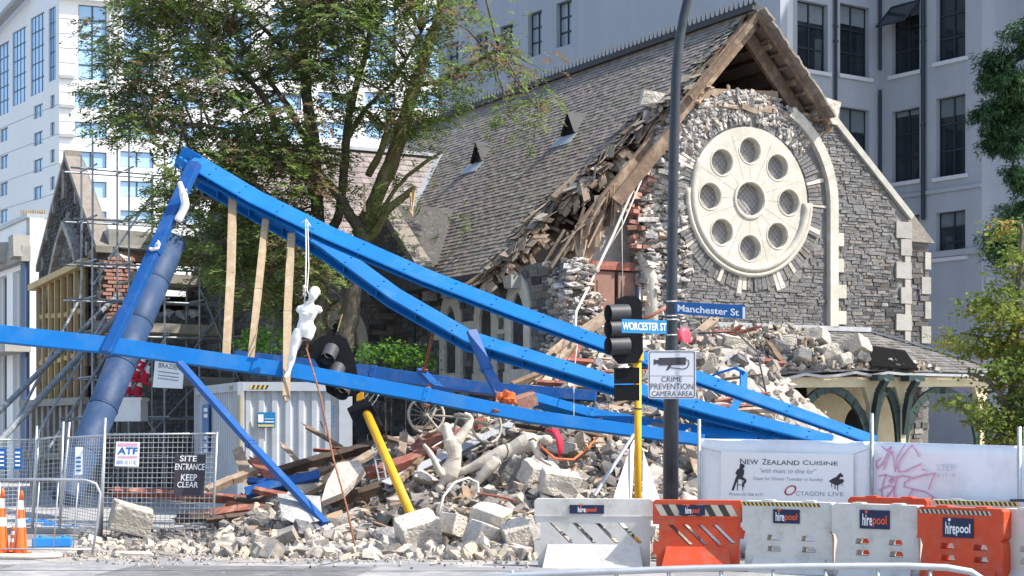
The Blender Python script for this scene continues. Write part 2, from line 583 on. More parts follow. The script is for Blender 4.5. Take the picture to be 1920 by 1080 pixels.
def lettering(body, o, ax, ay, name, m, parent, depth=0.004, italic=0.0, bold=0.0):
    """flat writing whose bounding box is the rectangle o + ax x ay, standing proud by depth"""
    cu = bpy.data.curves.new('t', 'FONT')
    cu.body = body
    cu.resolution_u = 3
    cu.offset = bold
    if italic:
        cu.shear = italic
    ob = bpy.data.objects.new('t', cu)
    C.objects.link(ob)
    me = bpy.data.meshes.new_from_object(ob)
    bpy.data.objects.remove(ob)
    bpy.data.curves.remove(cu)
    xs = [v.co.x for v in me.vertices]
    ys = [v.co.y for v in me.vertices]
    x0, x1, y0, y1 = min(xs), max(xs), min(ys), max(ys)
    o, ax, ay = V(o), V(ax), V(ay)
    n = ax.cross(ay).normalized() * depth
    org = ORG[parent.name]
    for v in me.vertices:
        a, b = (v.co.x - x0) / (x1 - x0), (v.co.y - y0) / (y1 - y0)
        v.co = o + ax * a + ay * b + n - org
    me.materials.clear()
    me.materials.append(m)
    me.name = name
    ob = bpy.data.objects.new(name, me)
    C.objects.link(ob)
    ob.parent = parent
    ORG[ob.name] = V(org)
    return ob


def body(name, chains, m, parent, vox=.013, detail=()):
    """one continuous skin over limb and trunk chains; a chain is a list of (point, across, deep)"""
    b = MB()
    for ch in chains:
        pts = [V(c[0]) for c in ch]
        n_ = 14
        ring = []
        for i, (p, rx, ry) in enumerate(ch):
            t = pts[min(i + 1, len(pts) - 1)] - pts[max(i - 1, 0)]
            t.y *= .3
            t.normalize()
            sd = V((t.z, 0, -t.x)).normalized()
            dp = V((0, 1, 0))
            for k in range(n_):
                a = 2 * math.pi * k / n_
                ring.append(V(p) + sd * rx * math.cos(a) + dp * ry * math.sin(a))
        L = len(ch)
        fs = [(i * n_ + k, i * n_ + (k + 1) % n_, (i + 1) * n_ + (k + 1) % n_, (i + 1) * n_ + k) for i in range(L - 1) for k in range(n_)]
        # rounded ends
        for e, s in ((0, -1), (L - 1, 1)):
            q = pts[e] - pts[e - s]
            ring.append(pts[e] + q.normalized() * ch[e][1] * .55)
            c_ = len(ring) - 1
            for k in range(n_):
                fs.append((c_, e * n_ + (k + 1) % n_, e * n_ + k) if s < 0 else (c_, e * n_ + k, e * n_ + (k + 1) % n_))
        b.add(ring, fs, .5)
    o = b.build(name, m, parent)
    r_ = o.modifiers.new('join', 'REMESH')
    r_.mode = 'VOXEL'
    r_.voxel_size = vox
    r_.use_smooth_shade = True
    s_ = o.modifiers.new('soft', 'SMOOTH')
    s_.factor = .5
    s_.iterations = 3
    return o


def skin(name, nodes, edges, m, parent=None, loc=(0, 0, 0), sub=2, fat=1.22):
    """one continuous body: nodes (point, radius or (rx, ry)) joined by edges"""
    me = bpy.data.meshes.new(name)
    o = bpy.data.objects.new(name, me)
    C.objects.link(o)
    org = ORG[parent.name] if parent is not None else V(loc)
    me.from_pydata([tuple(V(p) - org) for p, r in nodes], edges, [])
    if parent is not None:
        o.parent = parent
    else:
        o.location = org
    ORG[o.name] = V(org)
    s = o.modifiers.new('skin', 'SKIN')
    s.use_smooth_shade = True
    nodes = [(p, (r[0] * fat, r[1] * fat) if isinstance(r, tuple) else r * fat) for p, r in nodes]
    for i, (p, r) in enumerate(nodes):
        sv = me.skin_vertices[0].data[i]
        sv.radius = r if isinstance(r, tuple) else (r, r)
        sv.use_root = (i == 0)
    ss = o.modifiers.new('sub', 'SUBSURF')
    ss.levels = ss.render_levels = sub
    me.materials.append(m)
    return o

# ================================================================== SETTING
def sheet(name, x0, y0, x1, y1, z, m, nx=1, ny=1, fz=None):
    b = MB()
    for i in range(nx + 1):
        for j in range(ny + 1):
            x, y = lerp(x0, x1, i / nx), lerp(y0, y1, j / ny)
            b.v.append((x, y, z + (fz(x, y) if fz else 0)))
    for i in range(nx):
        for j in range(ny):
            a = i * (ny + 1) + j
            b.f.append((a, a + ny + 1, a + ny + 2, a + 1))
            b.r.append(.5)
            b.m.append(0)
    o = b.build(name, m, smooth=True)
    o['kind'] = 'structure'
    return o


sheet('ground', -900, -20, 900, 1800, 0, MT['asphalt'])
b = MB()
b.obox((-60, 33.5, .004), (140, 0, 0), (0, 30, 0), (0, 0, .10))
setp(b.build('pavement', MT['footpath']), None, None, kind='structure')


def ground_patch(name, pts, z, m):
    b = MB()
    b.add([(x, y, z) for x, y in pts], [tuple(range(len(pts)))])
    o = b.build(name, m)
    o['kind'] = 'structure'


ground_patch('road_patch', [(-5.9, 24.1), (-2.2, 24.0), (-2.0, 25.6), (-5.7, 25.8)], .004, MT['asphalt_old'])
ground_patch('road_patch', [(-11.5, 25.2), (-7.6, 25.0), (-7.5, 25.9), (-11.4, 26.2)], .004, MT['asphalt_old'])
sp_ = [(-12 + i * .42, 26.9 + .5 * math.sin(i * .9) + U_(-.25, .2)) for i in range(40)]
ground_patch('dust_spill', sp_ + [(5, 33), (-12, 33)], .004, MT['dust'])
b = MB()
for (x0, y0, x1, y1) in ((-12, 24.95, 3, 24.7), (-3.4, 24, -2.6, 26.8), (-8.1, 24, -8.6, 26.6)):
    q = [(lerp(x0, x1, i / 24), lerp(y0, y1, i / 24) + U_(-.03, .03)) for i in range(25)]
    for p, r_ in zip(q, q[1:]):
        b.beam((p[0], p[1], .008), (r_[0], r_[1], .008), U_(.02, .05), .004)
setp(b.build('road_tar_seam', MT['asphalt_old']), None, None, kind='structure')

# ------------------------------------------------------------------ street-grid frames
c29, s29 = math.cos(R(29)), math.sin(R(29))


def CH(u, v, z):
    return V((5.84 + c29 * u - s29 * v, 42 + s29 * u + c29 * v, z))


def ray_plane(px, py, p0, n):
    d = V(((px - 960) / F, 1, (HZ - py) / F))
    o = V((0, 0, H))
    t = (V(p0) - o).dot(n) / d.dot(n)
    return o + d * t


def uv_of(p):
    dx, dy = p.x - 5.84, p.y - 42
    return (c29 * dx + s29 * dy, -s29 * dx + c29 * dy, p.z)


ZR, SL = 12.27, 1.098                      # ridge height and pitch of the nave roof
RN = (CH(1, 0, ZR + SL) - CH(0, 0, ZR)).cross(CH(0, 1, ZR) - CH(0, 0, ZR)).normalized()


def roof_uv(px, py):
    return uv_of(ray_plane(px, py, CH(0, 0, ZR), RN))


def fac_uz(px, py, v=0):
    q = uv_of(ray_plane(px, py, CH(0, v, 0), V((-s29, c29, 0))))
    return q[0], q[2]


def lay(b, fr, ok, a0, a1, z0, z1, rh, ln, proud, db, m=0, mf=None):
    """coursed rubble: separate stones in rows, each standing a little differently proud"""
    z = z0
    while z < z1:
        h_ = U_(*rh)
        a = a0 - U_(0, ln[1])
        while a < a1:
            l = U_(*ln)
            if rng.random() < .18:
                l *= .5
            g = U_(.003, .009)
            for (p, q) in ((a, a + l),):
                cz, ca = z + h_ / 2, (p + q) / 2
                if not ok(ca, cz):
                    continue
                e = .42 * l
                while e > .05 and not (ok(ca - e, cz) and ok(ca + e, cz) and ok(ca, cz + h_ * .45) and ok(ca, cz - h_ * .45)):
                    e *= .7
                p, q = ca - e - .08 * l + g, ca + e + .08 * l - g
                if e < .05:
                    continue
                d = -U_(*proud)
                jj = lambda: U_(-.012, .012)
                f_ = [fr(p + g + jj(), z + g + jj(), d + jj()), fr(q - g + jj(), z + g + jj(), d + jj()), fr(q - g + jj(), z + h_ - g + jj(), d + jj()), fr(p + g + jj(), z + h_ - g + jj(), d + jj())]
                k_ = [fr(p, z + g * .5, db), fr(q, z + g * .5, db), fr(q, z + h_ - g * .5, db), fr(p, z + h_ - g * .5, db)]
                b.add(f_ + k_, [(0, 1, 2, 3), (0, 4, 5, 1), (1, 5, 6, 2), (2, 6, 7, 3), (3, 7, 4, 0)], None, mf(ca, cz) if mf else m)
            a += l
        z += h_


# ================================================================== CHURCH
church = thing('stone_church', 'ruined grey stone church with a round rose window in its torn open gable', 'church', CH(0, 0, 0))
zc = H + (HZ - 374) * 42 / F               # rose centre
fF = lambda a, z, d: CH(a, d, z)
brk = [fac_uz(*p) for p in ((1282, 660), (1272, 590), (1285, 520), (1290, 470), (1280, 420), (1276, 350), (1272, 300), (1283, 250), (1300, 220), (1322, 200), (1352, 186), (1390, 176), (1430, 186), (1470, 205), (1500, 222), (1530, 222), (1546, 208))]
outl = [(5.15, 0.0), (5.15, 7.45)] + list(reversed(brk)) + [(-2.2, 0)]
rose_hole = [(1.79 * math.cos(k * math.pi / 24), zc + 1.79 * math.sin(k * math.pi / 24)) for k in range(48)]
b = MB()
b.prism([outl, rose_hole], fF, 0, .55)
wall = b.build('facade_wall', MT['mortar'], church)
b = MB()
ua = 2.55


def ok_f(a, z):
    if not inpoly(a, z, outl):
        return False
    r = math.hypot(a, z - zc)
    if r < 2.3 or (z < zc and abs(a - ua) < .17) or (z >= zc and abs(r - ua) < .17):
        return False
    if a > 4.8 and z > 5.6:
        return False
    return True


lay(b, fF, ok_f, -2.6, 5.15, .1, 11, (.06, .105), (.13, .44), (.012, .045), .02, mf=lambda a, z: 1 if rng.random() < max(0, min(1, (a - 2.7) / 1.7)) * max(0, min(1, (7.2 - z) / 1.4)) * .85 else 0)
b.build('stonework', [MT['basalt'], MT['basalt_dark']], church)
# ring of voussoirs round the rose
b = MB()
n = 96
k = 0
a = 0.0
while a < 2 * math.pi - .03:
    st = U_(.04, .07)
    a2 = min(a + st, 2 * math.pi)
    cream = (int(a / .42) % 2 == 0 and rng.random() < .3)
    r1 = (2.38 if cream and rng.random() < .4 else U_(2.22, 2.30))
    up = R(48) < a < R(140)
    if up:
        r1 = U_(1.98, 2.25)
    d = -U_(.02, .06)
    pts = []
    for dd in (d, .03):
        for aa, rr in ((a + .006, 1.83), (a2 - .006, 1.83), (a2 - .004, r1), (a + .004, r1)):
            pts.append(CH(rr * math.cos(aa), dd, zc + rr * math.sin(aa)))
    if not (up and rng.random() < .35):
        b.add(pts, MB.BF, None, 1 if cream else 0)
    a = a2
b.build('rose_surround', [MT['basalt'], MT['limestone']], church)
# rose plate with nine round openings
holes = [(0, 0, .42)] + [(1.2 * math.sin(i * math.pi / 4), 1.2 * math.cos(i * math.pi / 4), .305) for i in range(8)]
circ = lambda x, z, r, n=36: [(x + r * math.cos(k * 2 * math.pi / n), zc + z + r * math.sin(k * 2 * math.pi / n)) for k in range(n)]
b = MB()
b.prism([circ(0, 0, 1.78, 64)] + [circ(x, z, r) for x, z, r in holes], fF, -.03, .22)
# chamfered lips round the openings
for x, z, r in holes:
    b.tube([CH(p, -.028, q) for p, q in circ(x, z, r + .03, 37)[:]] + [CH(*[(lambda t: t[0])(circ(x, z, r + .03, 37)[0]), -.028, circ(x, z, r + .03, 37)[0][1]])], .018 if r < .4 else .05, 6, cap=False)
rose = b.build('rose_window', MT['limestone'], church)
b = MB()
arc = [R(188 - i * 4) for i in range(0, 1)]
ang = [R(150 + i * 4.2) for i in range(51)]
b.tube([CH(1.72 * math.cos(t), -.05, zc + 1.72 * math.sin(t)) for t in ang], .10, 8)
b.tube([CH(1.86 * math.cos(t), -.04, zc + 1.86 * math.sin(t)) for t in ang[6:]], .07, 8)
b.build('rose_moulding', MT['limestone'], church, smooth=True)
b = MB()
for i in range(8):                         # joints between the carved stones
    t = i * math.pi / 4 + math.pi / 8
    b.beam(CH(.5 * math.sin(t), -.03, zc + .5 * math.cos(t)), CH(1.62 * math.sin(t + .05), -.03, zc + 1.62 * math.cos(t + .05)), .004, .009, up=CH(math.cos(t), 0, -math.sin(t)) - CH(0, 0, 0))
    t = i * math.pi / 4
    b.beam(CH(.49 * math.sin(t), -.03, zc + .49 * math.cos(t)), CH(.86 * math.sin(t), -.03, zc + .86 * math.cos(t)), .004, .009, up=CH(math.cos(t), 0, -math.sin(t)) - CH(0, 0, 0))
b.build('rose_joints', MT['stone_grey'], rose)
b = MB()
for x, z, r in holes:
    b.prism([circ(x, z, r + .02, 28)], fF, .17, .19)
b.build('glazing_board', MT['lattice'], rose)
b = MB()
for x, z, r in holes:
    for sgn in (-1, 1):
        for i in range(-6, 7):
            o = i * .1
            if abs(o) < r:
                h_ = math.sqrt(r * r - o * o)
                p = [V((o * .707 + sgn * t * .707 * 1, 0, -sgn * o * .707 + t * .707)) for t in (-h_, h_)]
                q = [CH(x + t.x, .165, zc + z + t.z) for t in p]
                b.beam(q[0], q[1], .008, .008)
b.build('leading', MT['stone_dark'], rose)
# hood arch and jamb with quoins at the right of the rose
b = MB()
prev = None
pts = [(ua * math.cos(R(t)), zc + ua * math.sin(R(t))) for t in range(62, -1, -3)] + [(ua, zc - .4 * i) for i in range(1, 9)]
pts = [p for p in pts if p[1] > 4.6] + [(ua, 4.6)]
for i in range(len(pts) - 1):
    (x0, z0), (x1, z1) = pts[i], pts[i + 1]
    t = V((x1 - x0, z1 - z0)).normalized()
    nx, nz = -t.y * .13, t.x * .13
    P = []
    for d in (-.16, .05):
        for (x, z) in ((x0, z0), (x1, z1)):
            P += [CH(x - nx, d, z - nz), CH(x + nx, d, z + nz)]
    b.add([P[0], P[2], P[3], P[1], P[4], P[6], P[7], P[5]], MB.BF)
z = 4.7
while z < zc - .6:
    h_ = .34
    l = .34 if int(z * 10) % 2 else .26
    b.obox(CH(ua + .12, -.07, z), CH(ua + .12 + l, -.07, z) - CH(ua + .12, -.07, z), CH(0, .1, 0) - CH(0, 0, 0), (0, 0, h_))
    z += h_ + .32
b.build('hood_arch', MT['limestone'], church)
# right corner: quoins, coping, buttress
b = MB()
for i, z in enumerate((3.9, 4.6, 5.3, 5.95, 6.55, 7.0)):
    l = .5 if i % 2 else .34
    b.obox(CH(5.17 - l, -.075, z), CH(l + .02, 0, 0) - CH(0, 0, 0), CH(0, .3, 0) - CH(0, 0, 0), (0, 0, .42))
b.obox(CH(4.98, -.06, 3.5), CH(.19, 0, 0) - CH(0, 0, 0), CH(0, .2, 0) - CH(0, 0, 0), (0, 0, 3.9))
b.build('corner_quoins', MT['limestone_grey'], church)
b = MB()
c0, c1 = fac_uz(1546, 203), (5.2, 7.55)
b.beam(CH(c0[0], .2, c0[1] - .02), CH(c1[0], .2, c1[1]), .62, .16, up=(0, 0, 1))
b.build('gable_coping', MT['limestone_grey'], church)
b = MB()
b.box(CH(c0[0] - .05, .1, c0[1] - .05), (.6, .6, .5), Euler((.1, .2, R(29))), j=.06)
b.build('coping_block', MT['stone_cream'], church)
b = MB()
fB = lambda a, z, d: CH(a, .25 + d, z)
b.prism([[(5.15, 0), (6.05, 0), (6.05, 7.0), (5.15, 7.0)]], fB, 0, 1.1)
lay(b, fB, lambda a, z: 5.17 < a < 6.03 and z < 6.95, 5.15, 6.05, .1, 7, (.11, .17), (.2, .5), (.02, .06), .02, 1)
fB2 = lambda a, z, d: CH(6.05 - d, a, z)
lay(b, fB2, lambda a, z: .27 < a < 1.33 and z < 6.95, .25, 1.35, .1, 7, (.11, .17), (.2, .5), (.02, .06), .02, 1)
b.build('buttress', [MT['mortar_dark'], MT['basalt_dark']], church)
b = MB()
b.add([CH(5.05, .1, 8.0), CH(6.15, .1, 6.95), CH(6.15, 1.45, 6.95), CH(5.05, 1.45, 8.0), CH(5.05, .1, 6.95), CH(5.05, 1.45, 6.95)], [(0, 1, 2, 3), (0, 4, 1), (3, 2, 5), (0, 3, 5, 4), (1, 4, 5, 2)])
b.build('buttress_cap', MT['coping_brown'], church)
b = MB()
for i, z in enumerate((3.6, 4.3, 4.95, 5.6, 6.25)):
    l = .3 if i % 2 else .18
    b.obox(CH(6.06 - l, .17, z), CH(l + .02, 0, 0) - CH(0, 0, 0), CH(0, .3, 0) - CH(0, 0, 0), (0, 0, .45))
b.build('buttress_quoins', MT['limestone_grey'], church)
b = MB()                                   # right nave wall, behind
b.prism([[(1.2, 0), (20, 0), (20, 7.2), (1.2, 7.2)]], lambda a, z, d: CH(5.6 - d, a, z), 0, .5)
b.build('side_wall', MT['mortar_dark'], church)

# torn masonry: rubble core jammed along the broken edge and over the rose
b = MB()
edge = list(reversed(brk))
for i in range(1100):
    t = rng.random()
    k = t * (len(brk) - 1)
    i0 = int(k)
    p = [lerp(brk[i0][q], brk[min(i0 + 1, len(brk) - 1)][q], k - i0) for q in (0, 1)]
    s = abs(rng.gauss(.06, .05)) + .05
    b.rock(CH(p[0] + U_(-.2, .10), U_(-.02, .6), p[1] + U_(-.16, .10)), (s * U_(1.1, 2.2), s * 1.3, s * U_(.5, .8)), Euler((U_(-.25, .25), U_(-.3, .3), R(29) + U_(-.5, .5))), tmpl=rng.choice(HULLS))
for i in range(1500):                      # ragged crown over the rose
    a = R(U_(38, 150))
    r = U_(1.95, 2.75)
    p = (r * math.cos(a), zc + r * math.sin(a))
    if not inpoly(p[0], p[1] - .1, outl):
        continue
    s = U_(.035, .10) if rng.random() < .85 else U_(.1, .16)
    b.rock(CH(p[0], U_(-.05, .03), p[1]), (s * U_(1, 1.8), s * .9, s), tmpl=rng.choice(HULLS))
for i in range(40):                        # solid mass behind the loose bits
    z = 3.4 + i * .15
    uL = interp([(3.6, -2.9), (5, -2.8), (5.9, -2.8), (6.5, -2.9), (8, -2.65), (9.3, -2.3)], z)[0] + U_(-.12, .12)
    k0, k1 = .25 + .35 * (-2 - uL), U_(.1, .2)
    P = [CH(uL, k0, z), CH(-1.9, k1, z), CH(-1.9, .9, z), CH(uL, 1.0, z)]
    b.add([p + V((U_(-.03, .03), U_(-.03, .03), 0)) for p in P] + [p + V((U_(-.03, .03), U_(-.03, .03), .152)) for p in P], MB.BF)
for i in range(1700):                      # torn core left of the rose
    z = U_(3.6, 9.3)
    uL = interp([(3.6, -3.0), (5, -2.9), (5.9, -2.9), (6.5, -3.0), (8, -2.75), (9.3, -2.4)], z)[0]
    u = lerp(-1.95, uL, rng.random() ** 1.2)
    s = U_(.05, .13) if rng.random() < .85 else U_(.13, .22)
    b.rock(CH(u, U_(.02, .3) + .35 * (-2 - u), z), (s * U_(1.3, 2.4), s * 1.4, s * U_(.55, .9)), Euler((U_(-.3, .3), U_(-.3, .3), R(29) + U_(-.6, .6))), tmpl=rng.choice(HULLS + BLOCKS[:4]))
b.build('torn_masonry', MT['rubble_core'], church)
b = MB()
for i in range(22):
    z = 2.2 + i * .17
    w_ = (.75 if z < 5.2 else .5) + U_(-.12, .12)
    P = [CH(-5.2, .1 + U_(-.1, .1), z), CH(-5.2 + w_, .15 + U_(-.1, .1), z), CH(-5.2 + w_, .9, z), CH(-5.2, .9, z)]
    b.add([p + V((U_(-.03, .03), U_(-.03, .03), 0)) for p in P] + [p + V((U_(-.03, .03), U_(-.03, .03), .172)) for p in P], MB.BF)
for i in range(900):                       # stub of the left corner under the eave
    z = U_(2.2, 6.0)
    u, v = -5.1 + U_(-.15, .9) * (1 if z < 5.2 else .6), U_(-.15, .3)
    if rng.random() < .3:
        u, v = -5.2 + U_(-.1, .1), U_(-.1, 1.0)
    s = U_(.05, .12) if rng.random() < .8 else U_(.12, .24)
    b.rock(CH(u, v, z), (s * U_(1.2, 2.2), s * 1.3, s * U_(.6, .9)), Euler((U_(-.3, .3), U_(-.3, .3), R(29) + U_(-.6, .6))), tmpl=rng.choice(HULLS))
b.build('torn_corner', MT['rubble_core'], church)
# inside: plastered cross wall with the curve of an arch, doors, jamb
b = MB()
prof = [(-5.0, 0), (-1.5, 0), (-1.5, 8.4), (-2.3, 8.3), (-2.9, 8.0), (-3.4, 7.45), (-3.8, 6.9), (-4.15, 6.3), (-4.4, 5.7), (-5.0, 5.6)]
b.prism([prof], lambda a, z, d: CH(a, 1.0 + d, z), 0, .4)
b.build('plaster_wall', MT['plaster'], church)
b = MB()
arcp = [(-2.2, 8.35), (-2.9, 8.08), (-3.42, 7.52), (-3.82, 6.95), (-4.18, 6.33), (-4.45, 5.75)]
for p, q in zip(arcp, arcp[1:]):
    b.beam(CH(p[0], .93, p[1]), CH(q[0], .93, q[1]), .4, .32, rv=rng.random())
b.build('arch_rib', MT['wood_raw'], church)
b = MB()
for i in range(2):
    u0 = fac_uz(1108 + i * 46, 530, .75)[0]
    b.obox(CH(u0, .62, 3.5), CH(.58, 0, 0) - CH(0, 0, 0), CH(0, .06, 0) - CH(0, 0, 0), (0, 0, 2.3))
    b.obox(CH(u0 + .09, .60, 4.5), CH(.40, 0, 0) - CH(0, 0, 0), CH(0, .02, 0) - CH(0, 0, 0), (0, 0, 1.1))
b.build('door', MT['door_brown'], church)
b = MB()
u0, z0 = fac_uz(1085, 500, .7)
b.obox(CH(u0, .55, z0 - .05), CH(1.5, 0, 0) - CH(0, 0, 0), CH(0, .3, 0) - CH(0, 0, 0), (0, 0, .2))
b.build('door_lintel', MT['wood_red'], church)
b = MB()
u0, z0 = fac_uz(1212, 480, .5)
b.tube([CH(u0, .35, 3.2), CH(u0 + .05, .35, 5.6), CH(u0 - .05, .4, 6.0), CH(u0 - .2, .55, 6.3)], [.2, .2, .19, .12], 10)
b.build('white_jamb', MT['limestone'], church, smooth=True)
b = MB()
for i in range(26):                        # bricks in the torn core
    u, z = fac_uz(U_(1175, 1215), U_(330, 470), .5)
    b.box(CH(u, .35 + U_(-.1, .1), z), (.24, .12, .09), Euler((U_(-.3, .3), U_(-.3, .3), R(29) + U_(-.5, .5))))
b.build('core_bricks', MT['brick'], church)

# ---- nave roof
edge_px = [(1400, 32), (1345, 95), (1308, 130), (1282, 160), (1262, 182), (1235, 200), (1200, 215), (1168, 262), (1138, 284), (1112, 312), (1080, 345), (1048, 362), (1018, 392), (990, 425), (965, 458), (945, 476), (925, 492)]
eu = sorted([roof_uv(*p)[:2] for p in edge_px])
EAVE = -5.8


def v_edge(u):
    return interp([(a, bb) for a, bb in eu], u)[0]


def in_trans(u, v):
    return u < -1.6 - abs(13.8 - v)


def RP(u, v, up=0.0):
    k = 1 / math.hypot(1, SL)
    s = -1 if u < 0 else 1
    return CH(u + s * SL * k * up, v, ZR - SL * abs(u) + up * k)


roof = None
b = MB()
rows = 56
for i in range(rows):
    ua_, ub_ = EAVE * i / rows, EAVE * (i + 1.25) / rows
    v = -.6 + (.105 if i % 2 else 0)
    while v < 21:
        wv = .21
        um = (ua_ + ub_) / 2
        if v > v_edge(um) + U_(-.12, .12) and not in_trans(um, v + .13):
            near = v - v_edge(um) < .5 and um > EAVE * .96
            jt = U_(-.008, .008) + (U_(-.03, .05) if near else 0)
            sk = U_(-.02, .02) + (U_(-.1, .1) if near else 0)
            lo = .016 + jt
            P = [RP(ua_, v + .008, .008), RP(ua_, v + wv - .008, .008), RP(ub_, v + wv - .008 + sk, lo + .012), RP(ub_, v + .008 + sk, lo + .012),
                 RP(ua_, v + .008, -.004), RP(ua_, v + wv - .008, -.004), RP(ub_, v + wv - .008 + sk, lo), RP(ub_, v + .008 + sk, lo)]
            b.add(P, [(0, 1, 2, 3), (3, 2, 6, 7), (0, 3, 7, 4), (1, 5, 6, 2)])
        v += wv
roof = b.build('roof', MT['slate'], church)
b = MB()                                   # sheathing under the slates, left slope in strips and right slope whole
for i in range(23):
    ua_, ub_ = EAVE * i / 23, EAVE * (i + .96) / 23
    v0 = v_edge((ua_ + ub_) / 2) + U_(-.25, .12)
    b.obox(RP(ua_, v0, -.05), RP(ub_, v0, -.05) - RP(ua_, v0, -.05), CH(0, 21 - v0, 0) - CH(0, 0, 0), (0, 0, .03))
b.build('roof_boards', MT['wood_old'], church)
b = MB()
b.obox(RP(.001, -.35, -.02), RP(2.35, -.35, -.02) - RP(.001, -.35, -.02), CH(0, 21, 0) - CH(0, 0, 0), (0, 0, .05))
b.obox(RP(2.36, .6, -.02), RP(5.7, .6, -.02) - RP(2.36, .6, -.02), CH(0, 20, 0) - CH(0, 0, 0), (0, 0, .05))
P0, P1 = RP(.1, -.38, .03), RP(2.3, -.38, .03)
for i in range(18):
    q = lerp(P0, P1, i / 18)
    b.box(q + V((0, 0, .03)), (.22, .4, .05), Euler((U_(-.2, .2), R(48) + U_(-.15, .15), R(29))))
b.build('right_slope', MT['slate'], church)
b = MB()
for i in range(9):
    u_ = .25 + .27 * i
    b.beam(RP(u_, -.3, -.11), RP(u_, 14, -.11), .2, .02, up=RN)
b.build('soffit_boards', MT['wood_old'], church)
b = MB()                                   # rafters of the gable
b.beam(RP(-.02, -.32, -.08), RP(-2.05, -.32, -.10), .07, .15, up=(0, 0, 1), j=.02)
b.beam(RP(-2.45, -.1, -.34), RP(-4.2, -.05, -.38), .09, .26, up=(0, 0, 1), j=.04)
b.beam(RP(-.02, -.12, -.2), RP(-2.5, -.12, -.2), .05, .34, up=(0, 0, 1))
b.beam(RP(.05, -.32, -.08), RP(2.3, -.32, -.08), .06, .11, up=(0, 0, 1), j=.01)
b.build('barge_rafter', MT['wood_old'], church)
b = MB()
b.beam(RP(.05, .12, -.34), RP(2.7, .12, -.34), .12, .34, up=(0, 0, 1))
b.beam(RP(-.05, .5, -.34), RP(-4.8, .5, -.34), .12, .28, up=(0, 0, 1))
for k in (4, 8):
    b.beam(RP(-.05, k, -.3), RP(-5, k, -.3), .12, .28, up=(0, 0, 1))
    b.beam(RP(.05, k, -.3), RP(5, k, -.3), .12, .28, up=(0, 0, 1))
for k in range(3):
    u_ = .6 + .75 * k
    b.beam(RP(u_, -.25, -.2), RP(u_, 3, -.2), .1, .14, up=RN)
b.build('rafter', MT['wood_old'], church)
b = MB()
u0, z0 = fac_uz(1302, 176, .2)
u1, z1 = fac_uz(1452, 182, .2)
b.beam(CH(u0, .2, z0), CH(u1, .2, z1), .3, .24)
for i in range(5):
    x0 = lerp(u0 + .1, u1 + .4, i / 5)
    b.beam(CH(x0, .0 + U_(-.06, .06), z0 - .26 + U_(-.05, .05)), CH(x0 + U_(.3, .6), U_(-.05, .1), z0 - .3 + U_(-.07, .07)), U_(.1, .2), U_(.06, .16), j=.03)
for i in range(9):
    u_ = U_(u0, u1)
    b.beam(CH(u_, U_(-.1, .2), z0 - U_(.1, .3)), CH(u_ + U_(-.1, .1), U_(-.1, .2), z0 + U_(.05, .35)), .05, .05)
b.build('collar_beam', MT['wood_raw'], church)
b = MB()                                   # dark loft behind the gable
b.prism([[(-4.4, 7.0), (4.6, 7.0), (0, ZR - .45)]], fF, 2.5, 2.6)
b.build('loft_partition', MT['wood_dark'], church)
# boards and battens hanging at the torn verge
b = MB()
for i in range(330):
    u_ = -U_(1.4, 5.75) if i > 110 else -U_(3.2, 5.8)
    v0 = v_edge(u_)
    ln = U_(.5, 1.5)
    p = RP(u_, v0 + U_(.0, .6), -U_(.0, .26))
    dr = (CH(0, -1, 0) - CH(0, 0, 0)) * U_(.6, 1) + V((U_(-.35, .35), U_(-.2, .2), -U_(.0, .75)))
    if rng.random() < .35:
        dr = (RP(u_ - 1, v0) - RP(u_, v0)) * U_(.5, 1) + V((U_(-.4, .4), U_(-.2, .2), U_(-.3, .1)))
    b.beam(p, p + dr.normalized() * ln * .75, U_(.07, .24), U_(.015, .035), up=RN + V((U_(-.4, .4), U_(-.4, .4), 0)), j=.015, m=0 if rng.random() < .72 else 1)
for i in range(80):                        # slates slipped over the edge
    u_ = -U_(1.2, 5.75)
    p = RP(u_, v_edge(u_) - U_(-.15, .4), U_(-.15, .06))
    b.box(p, (.34, .22, .014), Euler((U_(-.5, .5), R(-47) + U_(-.5, .5), R(29) + U_(-.6, .6))), m=2)
for i in range(16):                        # rafter tails
    u_ = -1.3 - i * .29
    p = RP(u_, v_edge(u_) + .6, -.16)
    b.beam(p, p + (RP(u_ - 1, 0) - RP(u_, 0)).normalized() * U_(.5, 1.2) + V((U_(-.1, .5), -U_(0, .5), -U_(.0, .5))), .1, .12, m=1)
b.build('torn_roof_timber', [MT['wood_raw'], MT['wood_old'], MT['slate']], church)
b = MB()                                   # cracked planks lying down the inside of the torn verge
for i in range(46):
    p = CH(*[U_(-4.9, -3.4), U_(.2, 1.0), 0])
    p.z = ZR + SL * (uv_of(p)[0]) - U_(.25, .9)
    d = V((U_(-.3, .3), U_(-.2, .2), -1)) * U_(.3, .9)
    b.beam(p, p + d + V((U_(-.5, .1), -.1, 0)), U_(.08, .24), U_(.02, .05), j=.02)
b.build('hanging_planks', MT['wood_raw'], church)
b = MB()
p = RP(roof_uv(1226, 193)[0], roof_uv(1226, 193)[1], .12)
b.rock(p, (.65, .5, .42), Euler((.2, .1, .4)), tmpl=HULLS[3])
b.build('lodged_stone', MT['stone_cream'], church)
b = MB()
b.beam(CH(0, -.3, ZR + .07), CH(0, 21, ZR + .07), .26, .1)
b.beam(CH(0, -.3, ZR + .16), CH(0, 21, ZR + .16), .07, .1)
v = -.25
